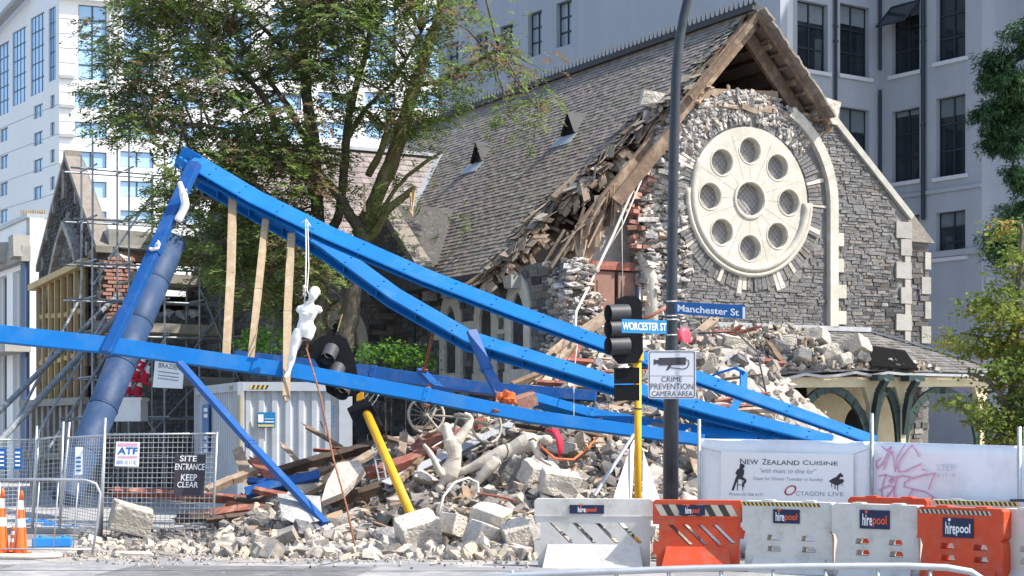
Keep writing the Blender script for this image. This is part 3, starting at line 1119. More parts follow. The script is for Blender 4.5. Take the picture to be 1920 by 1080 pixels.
while v < 21:
    b.add([CH(0, v, ZR + .2), CH(0, v + .17, ZR + .2), CH(0, v + .115, ZR + .27), CH(0, v + .085, ZR + .42), CH(0, v + .055, ZR + .27)] + [CH(.03, v, ZR + .2), CH(.03, v + .17, ZR + .2), CH(.03, v + .115, ZR + .27), CH(.03, v + .085, ZR + .42), CH(.03, v + .055, ZR + .27)],
          [(0, 1, 2, 3, 4), (9, 8, 7, 6, 5), (0, 4, 9, 5), (4, 3, 8, 9), (3, 2, 7, 8), (2, 1, 6, 7)])
    v += .2
b.build('ridge_cresting', MT['iron_dark'], roof)
for px, py in ((896, 292), (1068, 240)):
    u_, v_, _ = roof_uv(px, py + 14)
    zb = ZR - SL * abs(u_)
    b = MB()
    A, B_, T = CH(u_, v_ - .36, zb + .03), CH(u_, v_ + .36, zb + .03), CH(u_, v_, zb + .62)
    Tb = CH(u_ + .55, v_, zb + .62)
    e = CH(-.08, 0, 0) - CH(0, 0, 0)
    b.add([A + e, B_ + e, T + e, Tb, A, B_], [(0, 2, 3), (0, 3, 4), (1, 3, 2), (1, 5, 3)])
    dv = b.build('roof_vent', MT['slate_dark'], church)
    b = MB()
    b.add([A, B_, T], [(0, 1, 2)])
    b.build('opening', MT['void'], dv)
    b = MB()
    b.obox(RP(u_ - .05, v_ - .5, .035), CH(0, 1.0, 0) - CH(0, 0, 0), RP(u_ - .3, v_, .035) - RP(u_ - .05, v_, .035), (0, 0, .02))
    b.build('flashing', MT['lead'], dv)
b = MB()
b.beam(CH(EAVE + .02, eu[0][1] + .3, 5.82), CH(EAVE + .02, 21, 5.82), .14, .13)
b.build('gutter', MT['iron_dark'], church)
# ---- left nave wall
fL = lambda a, z, d: CH(-5.17 + d, a, z)


def lancet(cx, wd, zb, zs, n=8):
    """pointed outline: base zb, spring zs"""
    r = wd
    pts = [(cx - wd / 2, zb), (cx - wd / 2, zs)]
    for i in range(1, n + 1):
        t = R(60) * i / n
        pts.append((cx + wd / 2 - r * math.cos(t), zs + r * math.sin(t)))
    for i in range(n - 1, -1, -1):
        t = R(60) * i / n
        pts.append((cx - wd / 2 + r * math.cos(t), zs + r * math.sin(t)))
    pts.append((cx + wd / 2, zb))
    return pts


lights = [(5.95, .62, 3.5, 4.75), (4.0, .62, 3.5, 4.75), (2.35, .62, 3.5, 4.85)]
inner = [lancet(*l) for l in lights]
outer = [lancet(l[0], l[1] + .62, l[2] - .05, l[3]) for l in lights[:3]]
b = MB()
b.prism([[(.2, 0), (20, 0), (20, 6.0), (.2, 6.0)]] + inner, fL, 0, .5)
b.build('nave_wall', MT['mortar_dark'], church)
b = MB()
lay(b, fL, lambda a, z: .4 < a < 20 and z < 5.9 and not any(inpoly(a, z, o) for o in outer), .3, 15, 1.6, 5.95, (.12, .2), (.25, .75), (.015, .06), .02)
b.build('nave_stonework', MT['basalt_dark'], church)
for (l, i, o) in zip(lights, inner, outer):
    b = MB()
    b.prism([o, i], fL, -.07, .12)
    if l[1] < 1:
        for sg in (-1, 1):
            p0 = l[0] + sg * (l[1] / 2 + .31)
            b.obox(fL(min(p0, p0 + sg * .35), l[3] - .35, -.06), CH(0, .35, 0) - CH(0, 0, 0), CH(.1, 0, 0) - CH(0, 0, 0), (0, 0, .4))
        b.obox(fL(l[0] - .65, l[2] - .45, -.1), CH(0, 1.3, 0) - CH(0, 0, 0), CH(.12, 0, 0) - CH(0, 0, 0), (0, 0, .4))
    wn = b.build('lancet_window', MT['limestone'], church)
    b = MB()
    b.prism([i], fL, .3, .33)
    b.build('pane', MT['glass_dark'], wn)
v = 2.15
while v < 14:
    b = MB()
    b.obox(fL(v, 5.45, -.34), CH(0, .3, 0) - CH(0, 0, 0), CH(.34, 0, 0) - CH(0, 0, 0), (0, 0, .32))
    v += 1.15
    b.build('eave_corbel', MT['limestone_grey'], church)
b = MB()
b.tube([CH(-5.35, 7.9, 5.6), CH(-5.35, 7.9, 1)], .055, 8)
b.build('downpipe', MT['green_paint'], church)
# ---- transept and the small gable before it
b = MB()
zt, vt = 10.5, 13.8
for i in range(26):
    d0, d1 = 4.5 * i / 26, 4.5 * (i + 1.2) / 26
    u_ = -1.2
    while u_ > -8.6:
        if u_ - .15 < -1.6 - (d0 + d1) / 2 + .05:
            j = U_(0, .012)
            P = [CH(u_, vt - d0, zt - SL * d0 + .01), CH(u_ - .24, vt - d0, zt - SL * d0 + .01), CH(u_ - .24, vt - d1, zt - SL * d1 + .04 + j), CH(u_, vt - d1, zt - SL * d1 + .04 + j)]
            b.add(P + [p - V((0, 0, .02)) for p in P], MB.BF)
        u_ -= .25
tr = b.build('transept_roof', MT['slate_pink'], church)
b = MB()
b.beam(CH(-1.5, vt, zt + .05), CH(-8.7, vt, zt + .05), .3, .1)
for sg in (1,):
    b.beam(CH(-1.62, vt - .05, zt + .05), CH(-6.0, vt - 4.35, zt - SL * 4.3 - .03), .3, .05)
b.build('ridge_flashing', MT['lead'], tr)
b = MB()
aw, ao = lancet(-6.75, .95, 2.4, 4.35), lancet(-6.75, 1.5, 2.4, 4.35)
fT = lambda a, z, d: CH(a, 9.5 + d, z)
b.prism([[(-8.5, 0), (-5.1, 0), (-5.1, 5.75), (-8.5, 5.75)], aw], fT, 0, .5)
lay(b, fT, lambda a, z: -8.45 < a < -5.2 and z < 5.7 and not inpoly(a, z, ao), -8.5, -5.2, .2, 5.7, (.12, .2), (.25, .75), (.015, .06), .02, 1)
fT2 = lambda a, z, d: CH(-8.5 + d, a, z)
tg = [(9.5, 0), (18.1, 0), (18.1, 5.75), (13.8, 10.4), (9.5, 5.75)]
b.prism([tg], fT2, 0, .5)
lay(b, fT2, lambda a, z: inpoly(a, z, tg), 9.5, 18.1, .2, 10.3, (.12, .2), (.25, .75), (.015, .06), .02, 1)
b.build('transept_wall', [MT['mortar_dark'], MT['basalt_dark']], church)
b = MB()
b.prism([ao, aw], fT, -.07, .12)
wn = b.build('arched_window', MT['limestone'], church)
b = MB()
b.prism([aw], fT, .3, .33)
b.build('pane', MT['glass_dark'], wn)
b = MB()
g = [(6.3, 5.7), (11.0, 5.7), (11.0, 6.35), (8.65, 8.2), (6.3, 6.35)]
b.prism([g], lambda a, z, d: CH(-5.95 + d, a, z), 0, 2.2)
b.build('small_gable', MT['basalt_black'], church)
b = MB()
for sg in (-1, 1):
    b.beam(CH(-5.95, 8.65, 8.3), CH(-5.95, 8.65 + sg * 2.65, 6.2), .5, .18, up=(0, 0, 1))
b.build('small_gable_coping', MT['coping_brown'], church)

# ---- porch
porch = thing('church_porch', 'low slate roofed porch on cream posts with green braces, buried in fallen stone', 'porch', CH(3, -2.5, 0))
zE, zW, vE = 3.42, 4.52, -2.55
b = MB()


def sag(u):
    return -.13 * max(0, min(1, (1.2 - u) / 2.5))


def PR(u, t, up=0):                        # t 0 at the wall, 1 at the eave
    k = 3.73 + t * 2.45
    return CH(u, vE * t, lerp(zW, zE, t) + sag(u) * t + up)


NR = 15
for i in range(NR):
    t0, t1 = i / NR, (i + 1.2) / NR
    u_ = -1.6
    while u_ < 6.4:
        lim = 3.73 + (t0 + t1) / 2 * 2.45
        if u_ < lim:
            u2 = min(u_ + .24, lim + .08)
            j = U_(0, .02)
            P = [PR(u_, t0, .01), PR(u2, t0, .01), PR(u2, t1, .035 + j), PR(u_, t1, .035 + j)]
            b.add([P[0], P[1], P[2], P[3]] + [p - V((0, 0, .025)) for p in P], MB.BF)
        u_ += .25
# hip end towards the back right
for i in range(8):
    t0, t1 = i / 8, (i + 1.1) / 8
    A0, A1 = PR(3.73 + t0 * 2.45, t0), PR(3.73 + t1 * 2.45, t1)
    B0, B1 = CH(3.73 + t0 * 2.45, .0, lerp(zW, zE, t0)), CH(3.73 + t1 * 2.45, 0, lerp(zW, zE, t1))
    b.add([A0, A1, B1, B0], [(0, 1, 2, 3)])
b.build('roof', MT['slate_porch'], porch)
b = MB()
b.beam(CH(-1.2, -.06, zW + .06), CH(3.75, -.06, zW + .06), .2, .12)
b.beam(PR(3.7, 0, .07), PR(6.2, 1.01, .07), .16, .05)
b.build('flashing', MT['lead'], porch)
b = MB()
pe = [PR(-1.4 + .5 * i, 1.03, -.03 + (U_(-.05, .05) if i < 8 else 0)) for i in range(16)]
for p, q in zip(pe, pe[1:]):
    b.beam(p, q, .12, .06)
b.build('gutter', MT['lead'], porch)
b = MB()
b.beam(CH(-1.0, vE + .12, zE - .30), CH(6.0, vE + .12, zE - .19), .12, .24)
b.beam(CH(6.0, vE + .12, zE - .19), CH(6.0, -.1, zE - .19), .12, .24)
b.build('fascia', MT['cream_paint'], porch)
po = [fac_uz(px, 760, vE + .15)[0] for px in (1480, 1632, 1690, 1838)]
pf = [fac_uz(px, 760, vE + .15)[0] for px in (1632, 1690, 1838)]
for k, u_ in enumerate(po):
    b = MB()
    if k == 0:
        b.beam(CH(u_, vE + .15, 0), CH(u_, vE + .15, zE - .3), .17, .17, up=CH(1, 0, 0) - CH(0, 0, 0))
    else:
        b.beam(CH(u_, vE + .15, 0), CH(u_, vE + .15, zE - .3), .15, .15, up=CH(1, 0, 0) - CH(0, 0, 0))
        P = [CH(u_ - .26, vE + .15, zE - .32), CH(u_ + .26, vE + .15, zE - .32), CH(u_ + .075, vE + .15, zE - .8), CH(u_ - .075, vE + .15, zE - .8)]
        e = CH(0, .07, 0) - CH(0, 0, 0)
        b.add([p - e for p in P] + [p + e for p in P], MB.BF)
    b.build('post', MT['green_paint'] if k == 0 else MT['cream_paint'], porch)
spans = [(po[0], po[1]), (po[1], po[2]), (po[2], po[3])]
for (a_, c_) in spans:
    for (s_, sg) in ((a_, 1), (c_, -1)):
        L_ = min(1.35, abs(c_ - a_) * .5)
        b = MB()
        pts = []
        for i in range(8):
            t = i / 7 * math.pi / 2
            pts.append(CH(s_ + sg * (.06 + L_ * (1 - math.cos(t))), vE + .15, zE - .42 - 1.5 * (1 - math.sin(t))))
        for p, q in zip(pts, pts[1:]):
            b.beam(p, q + (q - p) * .1, .09, .2, up=(0, 0, 1) if abs((q - p).normalized().z) < .9 else CH(1, 0, 0) - CH(0, 0, 0))
        b.build('brace', MT['green_paint'], porch)
for u_ in po[1:3]:
    b = MB()
    pts = [CH(u_ + .02, vE + .1 + .0, zE - 1.5), CH(u_ + .02, vE - .02, zE - .9), CH(u_ + .02, vE - .12, zE - .5), CH(u_ + .02, vE - .38, zE - .2)]
    for p, q in zip(pts, pts[1:]):
        b.beam(p, q, .13, .16, up=CH(0, -1, 0) - CH(0, 0, 0))
    b.box(CH(u_ + .05, vE - .2, zE - .16), (.5, .3, .14), Euler((0, 0, R(29))))
    b.build('bracket', MT['green_paint'], porch)
b = MB()                                   # the inner side: panelled wall, doorway and arch
fP = lambda a, z, d: CH(a, -.12 + d, z)
door_o = [(2.9, 0), (3.75, 0), (3.75, 2.1)] + [(3.325 + .425 * math.cos(R(t)), 2.1 + .5 * math.sin(R(t))) for t in range(15, 180, 15)] + [(2.9, 2.1)]
b.prism([[(1.7, 0), (5.1, 0), (5.1, 3.6), (1.7, 3.6)], [(x, z + .01) for x, z in door_o]], fP, 0, .06)
b.build('inner_panel', MT['cream_paint'], porch)
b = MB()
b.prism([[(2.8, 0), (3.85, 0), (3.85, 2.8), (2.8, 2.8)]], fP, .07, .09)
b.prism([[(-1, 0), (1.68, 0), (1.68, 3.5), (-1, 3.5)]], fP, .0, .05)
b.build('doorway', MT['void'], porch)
b = MB()
for i in range(2):
    b.obox(CH(.1 + i * .8, -.2, .8 + i * .4), CH(.7, 0, 0) - CH(0, 0, 0), CH(0, .06, 0) - CH(0, 0, 0), (0, 0, 1.0))
b.build('notice_board', MT['wood_dark'], porch)
b = MB()
b.obox(CH(-1.2, -2.2, zE - .1), CH(7.1, 0, 0) - CH(0, 0, 0), CH(0, 2.1, 0) - CH(0, 0, 0), (0, 0, .04))
b.build('ceiling', MT['wood_dark'], porch)
b = MB()
PN = (PR(3, 0) - PR(2, 0)).cross(PR(2, 1) - PR(2, 0)).normalized()
q = [ray_plane(x, y, PR(2, 0, .16), PN) for x, y in ((1622, 646), (1697, 657), (1722, 691), (1634, 686))]
b.add(q + [p - V((0, 0, .04)) for p in q], MB.BF)
setp(b.build('roofing_sheet', MT['felt'], loc=q[3]), 'black sheet of roofing felt lying on the slates of the porch', 'roofing sheet')
b = MB()
lp = CH(2.35, -1.5, 0)
b.tube([lp + V((0, 0, 1.05)), lp + V((0, 0, 1.5)), lp + V((0, 0, 1.55)), lp + V((0, 0, 1.72))], [.13, .15, .2, .03], 6)
b.tube([lp, lp + V((0, 0, 1.05))], .03, 6)
setp(b.build('porch_lantern', MT['iron_dark'], loc=lp), 'small glazed lantern between the two cream porch posts', 'lantern')

# ================================================================== HALL (gabled, shored up) at the left
def along(p, d, n):                        # frame from a corner p, along d, outward normal n
    p, d, n = V(p), V(d), V(n)
    return lambda a, z, dd: p + d * a + V((0, 0, z)) - n * dd


dV = CH(0, 1, 0) - CH(0, 0, 0)
dU = CH(1, 0, 0) - CH(0, 0, 0)
HA = V((-12.1, 50, 0))                     # near corner of the gable
hall = thing('stone_hall', 'dark stone hall with a steep pointed gable and a broken side wall behind scaffolding', 'hall', HA)
fg = along(HA, dV, -dU)
arch = lancet(3.55, 5.2, 0.1, 3.9, 12)
gab = [(0, 0), (7.1, 0), (7.1, 7.35), (3.55, 10.45), (0, 7.35)]
b = MB()
b.prism([gab], fg, 0, .5)
inn = [(x, z) for x, z in arch]
lay(b, fg, lambda a, z: inpoly(a, z, gab) and z > 3 and not inpoly(a, z, lancet(3.55, 5.7, .1, 3.9, 12)), 0, 7.1, 3, 10.4, (.10, .15), (.2, .5), (.03, .07), .02, 1)
lay(b, fg, lambda a, z: inpoly(a, z, arch) and z > 6.6, 0, 7.1, 6.4, 9, (.10, .14), (.2, .5), (.01, .03), .02, 2)
b.build('gable_wall', [MT['mortar_dark'], MT['basalt_black'], MT['basalt_dark']], hall)
b = MB()
for p, q in zip(arch[1:-2], arch[2:-1]):
    b.beam(fg(p[0], p[1], -.08), fg(q[0], q[1], -.08), .22, .22, up=dU)
b.build('arch_moulding', MT['stone_grey'], hall)
b = MB()
b.obox(fg(-.12, 7.2, -.12), dV * 3.78 + V((0, 0, 3.3)), dU * .5, V((0, 0, .2)))
b.obox(fg(7.22, 7.2, -.12), dV * -3.78 + V((0, 0, 3.3)), dU * .5, V((0, 0, .2)))
b.build('gable_coping', MT['coping_brown'], hall)
b = MB()
b.obox(fg(3.4, 9.2, -.16), dV * .3, dU * .16, V((0, 0, .9)))
for a_, z_ in ((1.4, 8.1), (2.2, 8.9), (4.9, 8.9), (5.7, 8.1), (.9, 7.2), (6.3, 7.2)):
    b.obox(fg(a_, z_, -.12), dV * .16, dU * .12, V((0, 0, .4)))
b.build('gable_ornament', MT['stone_grey'], hall)
fs = along(HA, dU, -dV)
sw = [(0, 0), (12, 0), (12, 7.0), (8, 7.1), (5.2, 6.6), (4.3, 6.9), (3.7, 6.6), (3.4, 5.5), (1.2, 5.35), (1.0, 6.9), (.3, 7.3), (0, 7.3)]
b = MB()
b.prism([sw], fs, 0, .45)
lay(b, fs, lambda a, z: inpoly(a, z, sw) and a > 1.0, 0, 12, .2, 7, (.10, .16), (.25, .6), (.02, .06), .02, 1)
for i in range(120):
    k = U_(2, len(sw) - 2)
    i0 = int(k)
    p = [lerp(sw[i0][q], sw[i0 + 1][q], k - i0) for q in (0, 1)]
    b.rock(fs(p[0], p[1], U_(0, .4)), U_(.12, .35), m=3)
b.build('side_wall', [MT['mortar'], MT['basalt'], MT['brick'], MT['rubble_core']], hall)
b = MB()
for i in range(34):
    for k in range(3):
        b.obox(fs(.12 + k * .3 + (.1 if i % 2 else 0) + U_(-.03, .03), 3.2 + i * .115, -.07 + U_(-.03, .03)), dU * .26, -dV * -.2, V((0, 0, .085)))
b.build('brick_pier', MT['brick'], hall)
b = MB()
for i in range(6):
    b.beam(fs(1.0, 6.25 + .07 * i, .1 + i * .2), fs(8, 6.0 + .07 * i, .1 + i * .2), .2, .05, j=.03)
b.beam(fs(-.2, 7.15, .2), fs(5.2, 6.95, .2), .35, .25, j=.05)
b.beam(fs(.3, 7.6, .3), fs(4.6, 7.5, .3), .9, .5, j=.06, m=1)
b.build('broken_roof', [MT['wood_old'], MT['limestone_grey']], hall)
b = MB()
q = [fs(1.4, 6.9, 1.5), fs(6.4, 6.6, 1.5), fs(6.4, 7.05, 4.5), fs(1.4, 7.3, 4.5)]
b.add(q + [p + V((0, 0, .04)) for p in q], MB.BF)
b.build('loose_roof_sheet', MT['sheet_white'], hall)
b = MB()
b.obox(fs(.6, .2, 2.5), dU * 10, dV * .1, V((0, 0, 6)))
b.build('inner_partition', MT['wood_dark'], hall)
b = MB()
for i in range(8):
    b.beam(fs(5.0 + i * .85, .1, -.1), fs(5.0 + i * .85, 2.6, -.1), .3, .2, up=dV)
b.beam(fs(4.5, 3.1, -.2), fs(12, 3.0, -.2), .2, .5, up=(0, 0, 1))
b.build('timber_prop_frame', MT['timber_grey'], hall)
# shoring: studs over the blocked window
shore = thing('timber_shoring', 'row of tall yellow timber studs bracing the front of the pointed gable', 'shoring', fg(3.5, 0, -.4))
for i in range(8):
    a_ = .9 + i * .78
    b = MB()
    b.beam(fg(a_, 2.9, -.24), fg(a_, 6.85 - .04 * i, -.24), .11, .12, up=dU)
    b.build('stud', MT['timber_yellow'] if i < 7 else MT['timber_new'], shore)
b = MB()
b.beam(fg(.3, 6.95, -.28), fg(7.0, 6.65, -.28), .3, .2)
for z_ in (4.2, 5.6):
    for i in range(7):
        b.beam(fg(.96 + i * .78, z_, -.2), fg(1.6 + i * .78, z_ + U_(-.1, .1), -.2), .06, .14)
b.build('rail', MT['timber_yellow'], shore)
b = MB()
b.obox(fg(.8, 2.9, -.12), dV * 5.6, dU * .03, V((0, 0, 3.9)))
b.build('backing_panel', MT['wood_dark'], shore)
for i in range(9):
    a_ = .5 + i * .75
    b = MB()
    b.beam(fg(a_, .1, -.35), fg(a_, 2.8, -.35), .28, .18, up=dU)
    b.build('lower_stud', MT['timber_grey'], shore)
b = MB()
b.beam(fg(-.2, 2.85, -.5), fg(7.3, 2.85, -.5), .3, .22)
b.beam(fg(-.2, 1.2, -.5), fg(7.3, 1.2, -.5), .12, .2)
b.build('waling', MT['timber_grey'], shore)

# ---- low white shop building at the left edge
shop = thing('white_shop', 'low white painted shop with blue corner pilaster and stone cornice, cut by the left edge', 'shop', (-16, 60, 0))
SA = at(56, 800, 60)
SA.z = 0
fw_ = along(SA, dV, -dU)
fw2 = along(SA, dU, -dV)
zz = lambda py, Y=60: H + (HZ - py) * Y / F
b = MB()
dr = [(1.2, 0), (2.6, 0), (2.6, zz(500)), (1.2, zz(500))]
dr2 = [(3.6, 0), (5.2, 0), (5.2, zz(500)), (3.6, zz(500))]
b.prism([[(0, 0), (14, 0), (14, zz(408)), (0, zz(408))], dr, dr2], fw_, 0, .5)
b.build('side_wall', MT['white_paint'], shop)
b = MB()
b.prism([[(0, 0), (12, 0), (12, zz(408)), (0, zz(408))]], fw2, .02, .5)
b.build('front_wall', MT['white_paint'], shop)
b = MB()
b.obox(fw_(0, zz(408), -.1), dV * 14, dU * 12, V((0, 0, .15)))
b.build('roof', MT['lead'], shop)
b = MB()
b.obox(fw_(-.05, zz(490), -.3), dV * 10, dU * .32, V((0, 0, .55)))
for i in range(4):
    b.box(fw_(.35 + i * 2.4, zz(462), -.3), (.6, .75, .75), Euler((0, 0, R(29))), j=.05)
b.build('cornice', MT['limestone_grey'], shop)
b = MB()
b.obox(fw_(.1, 0, -.14), dV * .7, dU * .14, V((0, 0, zz(492))))
b.build('pilaster', MT['pilaster_blue'], shop)
for d_ in (dr, dr2):
    b = MB()
    b.prism([d_], fw_, .3, .34)
    p_ = b.build('window', MT['glass_dark'], shop)
    b = MB()
    for x in (d_[0][0], (d_[0][0] + d_[1][0]) / 2, d_[1][0] - .1):
        b.obox(fw_(x, .0, .2), dV * .1, dU * .08, V((0, 0, d_[2][1])))
    b.build('frame', MT['white_paint'], p_)
b = MB()
b.obox(fw_(-.2, zz(660), -.9), dV * 8, dU * .9, V((0, 0, .25)))
b.build('awning', MT['limestone_grey'], shop)
sf = at(60, 420, 85)
fence = thing('louvre_screen', 'tan slatted rooftop screen behind the white shop', 'screen', (sf.x, sf.y, 8))
b = MB()
for i in range(11):
    x = at(40 + i * 4.4, 420, 85)
    b.beam(V((x.x, 85, 8)), V((x.x, 85, zz(394, 85))), .07, .05, up=(0, 1, 0))
b.build('slat', MT['timber_yellow'], fence)
b = MB()
for z_ in (9.0, 12.0):
    b.beam(at(38, 420, 85.1) * V((1, 1, 0)) if False else V((at(38, 420, 85.1).x, 85.1, z_)), V((at(88, 420, 85.1).x, 85.1, z_)), .05, .1)
b.build('rail', MT['timber_grey'], fence)

# ================================================================== GREY BUILDING behind the church
g35c, g35s = math.cos(R(35)), math.sin(R(35))
GL = V((-g35s, g35c, 0))                   # receding to the left
GR_ = V((g35c, g35s, 0))                   # receding to the right
G0 = at(1463, 800, 62)
G0.z = 0
grey = thing('grey_office_block', 'tall blue grey rendered office block with deep set dark windows behind the church roof', 'office block', G0)
TOP = 34.0


def holes_wall(b, fr, w_, top, hs, thick=.35, m=0):
    b.prism([[(0, 0), (w_, 0), (w_, top), (0, top)]] + [[(a0, z0), (a1, z0), (a1, z1), (a0, z1)] for a0, a1, z0, z1 in hs], fr, 0, thick, m=m)


def fit(px, p0, d):                        # distance along d from p0 at which the photo column px is met
    k = (px - 960) / F
    return (k * p0.y - p0.x) / (d.x - k * d.y)


def zat(py, p):
    return H + (HZ - py) * p.y / F


def window(parent, fr, a0, a1, z0, z1, nx, nz, glass, frm, deep=.26, fw=.06, blind=0, sill=None):
    b = MB()
    b.prism([[(a0, z0), (a1, z0), (a1, z1), (a0, z1)]], fr, deep, deep + .02, rv=rng.random())
    wn = b.build('window', glass, parent)
    b = MB()
    q = lambda x0, x1, y0, y1: b.prism([[(x0, y0), (x1, y0), (x1, y1), (x0, y1)]], fr, deep - .05, deep - .004)
    for i in range(nx + 1):
        x = lerp(a0, a1, i / nx)
        q(max(a0, x - fw / 2), min(a1, x + fw / 2), z0, z1)
    for i in range(nz + 1):
        z = lerp(z0, z1, i / nz)
        q(a0, a1, max(z0, z - fw / 2), min(z1, z + fw / 2))
    b.build('frame', frm, wn)
    if blind:
        b = MB()
        b.prism([[(a0, z1 - blind), (a1, z1 - blind), (a1, z1), (a0, z1)]], fr, deep - .003, deep - .001)
        b.build('blind', MT['blind'], wn)
    if glass is MT['glass_dark'] and parent.name.startswith('grey') and rng.random() < .75:
        b = MB()
        for k in range(rng.choice((1, 2, 3))):
            x = U_(a0 + .05, a1 - .4)
            zt_ = lerp(z0, z1, U_(.2, .7))
            b.prism([[(x, z0 + .04), (min(a1 - .03, x + U_(.15, .6)), z0 + .04), (min(a1 - .03, x + U_(.15, .6)), zt_), (x, zt_)]], fr, deep - .003 - .001 * k, deep - .002 - .001 * k)
        b.build('curtain', MT['curtain'], wn)
    if sill:
        b = MB()
        A = fr(a0 - .12, z0 - .14, -.1)
        b.obox(A, fr(a1 + .12, z0 - .14, -.1) - A, fr(a0, 0, .02) - fr(a0, 0, -.1), V((0, 0, .14)))
        b.build('sill', sill, wn)
    return wn


# face receding to the left
fr1 = along(G0, GL, V((-g35c, -g35s, 0)))
hs = []
for pxa, pxb, y0s in ((1043, 1072, (2, 86)), (990, 1016, (22, 105)), (938, 962, (47, 122)), (893, 915, (62, 132)), (838, 860, (80, 150))):
    a1, a0 = fit(pxa, G0, GL), fit(pxb, G0, GL)
    P = G0 + GL * ((a0 + a1) / 2)
    z1, z0 = zat(y0s[0], P), zat(y0s[1], P)
    for k in (-1, 0, 1):
        hs.append((a0, a1, z0 + k * 4.1 * 1.0, z1 + k * 4.1))
WL = fit(822, G0, GL)
hs = [h for h in hs if h[3] < TOP - .3 and h[1] < WL - .5]
b = MB()
holes_wall(b, fr1, WL, TOP, hs)
b.build('left_wall', MT['wall_bluegrey'], grey)
for h_ in hs:
    window(grey, fr1, *h_, 2, 3, MT['glass_reflect_tint'], MT['frame_dark'], blind=.0)
# narrow return, sunlight painted in by a paler wall colour, and the recessed wing
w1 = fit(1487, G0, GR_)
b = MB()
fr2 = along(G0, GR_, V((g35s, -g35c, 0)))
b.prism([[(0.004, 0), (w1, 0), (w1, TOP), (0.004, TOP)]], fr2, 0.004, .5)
b.build('corner_return', MT['wall_sunlit_tint'], grey)
G1 = G0 + GR_ * w1 + GL * .45
fr3 = along(G1, GR_, V((g35s, -g35c, 0)))
w3 = fit(1648, G1, GR_)
hs = []
for pxa, pxb in ((1495, 1552), (1575, 1630)):
    a0, a1 = fit(pxa, G1, GR_), fit(pxb, G1, GR_)
    P = G1 + GR_ * ((a0 + a1) / 2)
    for (yt, yb) in ((-268, -80), (4 if pxa < 1550 else 10, 132 if pxa < 1550 else 143), (203, 335), (395, 520)):
        hs.append((a0, a1, zat(yb, P), min(zat(yt, P), TOP - .4)))
b = MB()
holes_wall(b, fr3, w3, TOP, hs)
b.build('wing_wall', MT['wall_bluegrey'], grey)
for h_ in hs:
    window(grey, fr3, *h_, 2, 3, MT['glass_dark'], MT['frame_dark'], blind=U_(.25, .95), sill=MT['sill_pale'])
# right wing coming forward
G2 = G1 + GR_ * w3
GF = -GL
fr4 = along(G2, GF, V((-g35c, -g35s, 0)))
w4 = fit(1841, G2, GF)
hs, wn4 = [], []
for pxa, pxb, ys in ((1672, 1724, ((-190, -55), (5, 137), (205, 340), (405, 530))), (1755, 1810, ((-245, -100), (-20, 112), (180, 330), (396, 482)))):
    a0, a1 = fit(pxa, G2, GF), fit(pxb, G2, GF)
    P = G2 + GF * ((a0 + a1) / 2)
    for (yt, yb) in ys:
        hs.append((a0, a1, zat(yb, P), min(zat(yt, P), TOP - .4)))
b = MB()
holes_wall(b, fr4, w4, TOP, hs)
P = G2 + GF * (w4 * .5)
zb = zat(365, P)
b.obox(fr4(0, zb, -.08), GF * w4, V((g35c, g35s, 0)) * .07, V((0, 0, .14)))
zb = zat(485, P)
b.obox(fr4(w4 * .5, zb, -.12), GF * w4 * .55, V((g35c, g35s, 0)) * .11, V((0, 0, .22)))
b.build('right_wall', MT['wall_bluegrey'], grey)
for i, h_ in enumerate(hs):
    window(grey, fr4, *h_, 2, 3, MT['glass_dark'], MT['frame_dark'], blind=U_(.2, .8), sill=MT['sill_pale'])
b = MB()                                   # the one open sash
a0, a1, z0, z1 = hs[1]
t0, t1 = fr4(a0, z1 - .05, .0), fr4(a1, z1 - .05, .0)
o_ = V((-g35c, -g35s, 0)) * .85 + V((0, 0, -.85))
for p, q in ((t0, t0 + o_), (t1, t1 + o_), (t0 + o_, t1 + o_), (t0, t1)):
    b.beam(p, q, .06, .06)
b.add([t0, t1, t1 + o_, t0 + o_], [(0, 1, 2, 3)], m=1)
b.build('open_sash', [MT['frame_dark'], MT['glass_dark']], grey)
G3 = G2 + GF * w4
fr5 = along(G3, GR_, V((g35s, -g35c, 0)))
b = MB()
b.prism([[(.004, 0), (16, 0), (16, TOP), (.004, TOP)]], fr5, .004, .5)
zb = zat(505, G3)
b.obox(fr5(.1, zb, -.1), GR_ * 9, V((-g35s, g35c, 0)) * .1, V((0, 0, .18)))
b.obox(fr5(.1, zb - .5, -.12), GR_ * 9, V((-g35s, g35c, 0)) * .12, V((0, 0, .22)))
b.build('front_wall', MT['wall_bluegrey'], grey)
b = MB()
b.obox(fr5(3.4, 0, 0), GR_ * 14, GF * 9, V((0, 0, TOP)))  # unseen wing, added out of frame to shade the front wall
b.build('unseen_shade_wing', MT['wall_bluegrey'], grey)
b = MB()
cen = G3 + GR_ * 16
b.add([fr1(WL, TOP, 0), G0 + V((0, 0, TOP)), G1 + V((0, 0, TOP)), G2 + V((0, 0, TOP)), G3 + V((0, 0, TOP)), cen + V((0, 0, TOP)), cen + GL * 50 + V((0, 0, TOP))], [(0, 1, 2, 3, 4, 5, 6)])
b.build('flat_roof', MT['lead'], grey)
for px, y0, y1, fr_, d_, p_ in ((1563, -200, 215, fr3, GR_, G1), (1646, -200, 132, fr3, GR_, G1), (1646, 170, 560, fr3, GR_, G1), (1735, -200, 412, fr4, GF, G2)):
    a_ = fit(px, p_, d_)
    P = p_ + d_ * a_
    b = MB()
    r_ = .085 if px == 1735 else .06
    b.tube([fr_(a_, zat(y1, P), -.12), fr_(a_, min(TOP, zat(y0, P)), -.12)], r_, 8)
    if px != 1646:
        for y_ in (50, 78, 235):
            b.tube([fr_(a_ - .12, zat(y_, P), -.12), fr_(a_ + .12, zat(y_, P), -.12)], .035, 6)
    b.build('downpipe', MT['frame_dark'], grey)

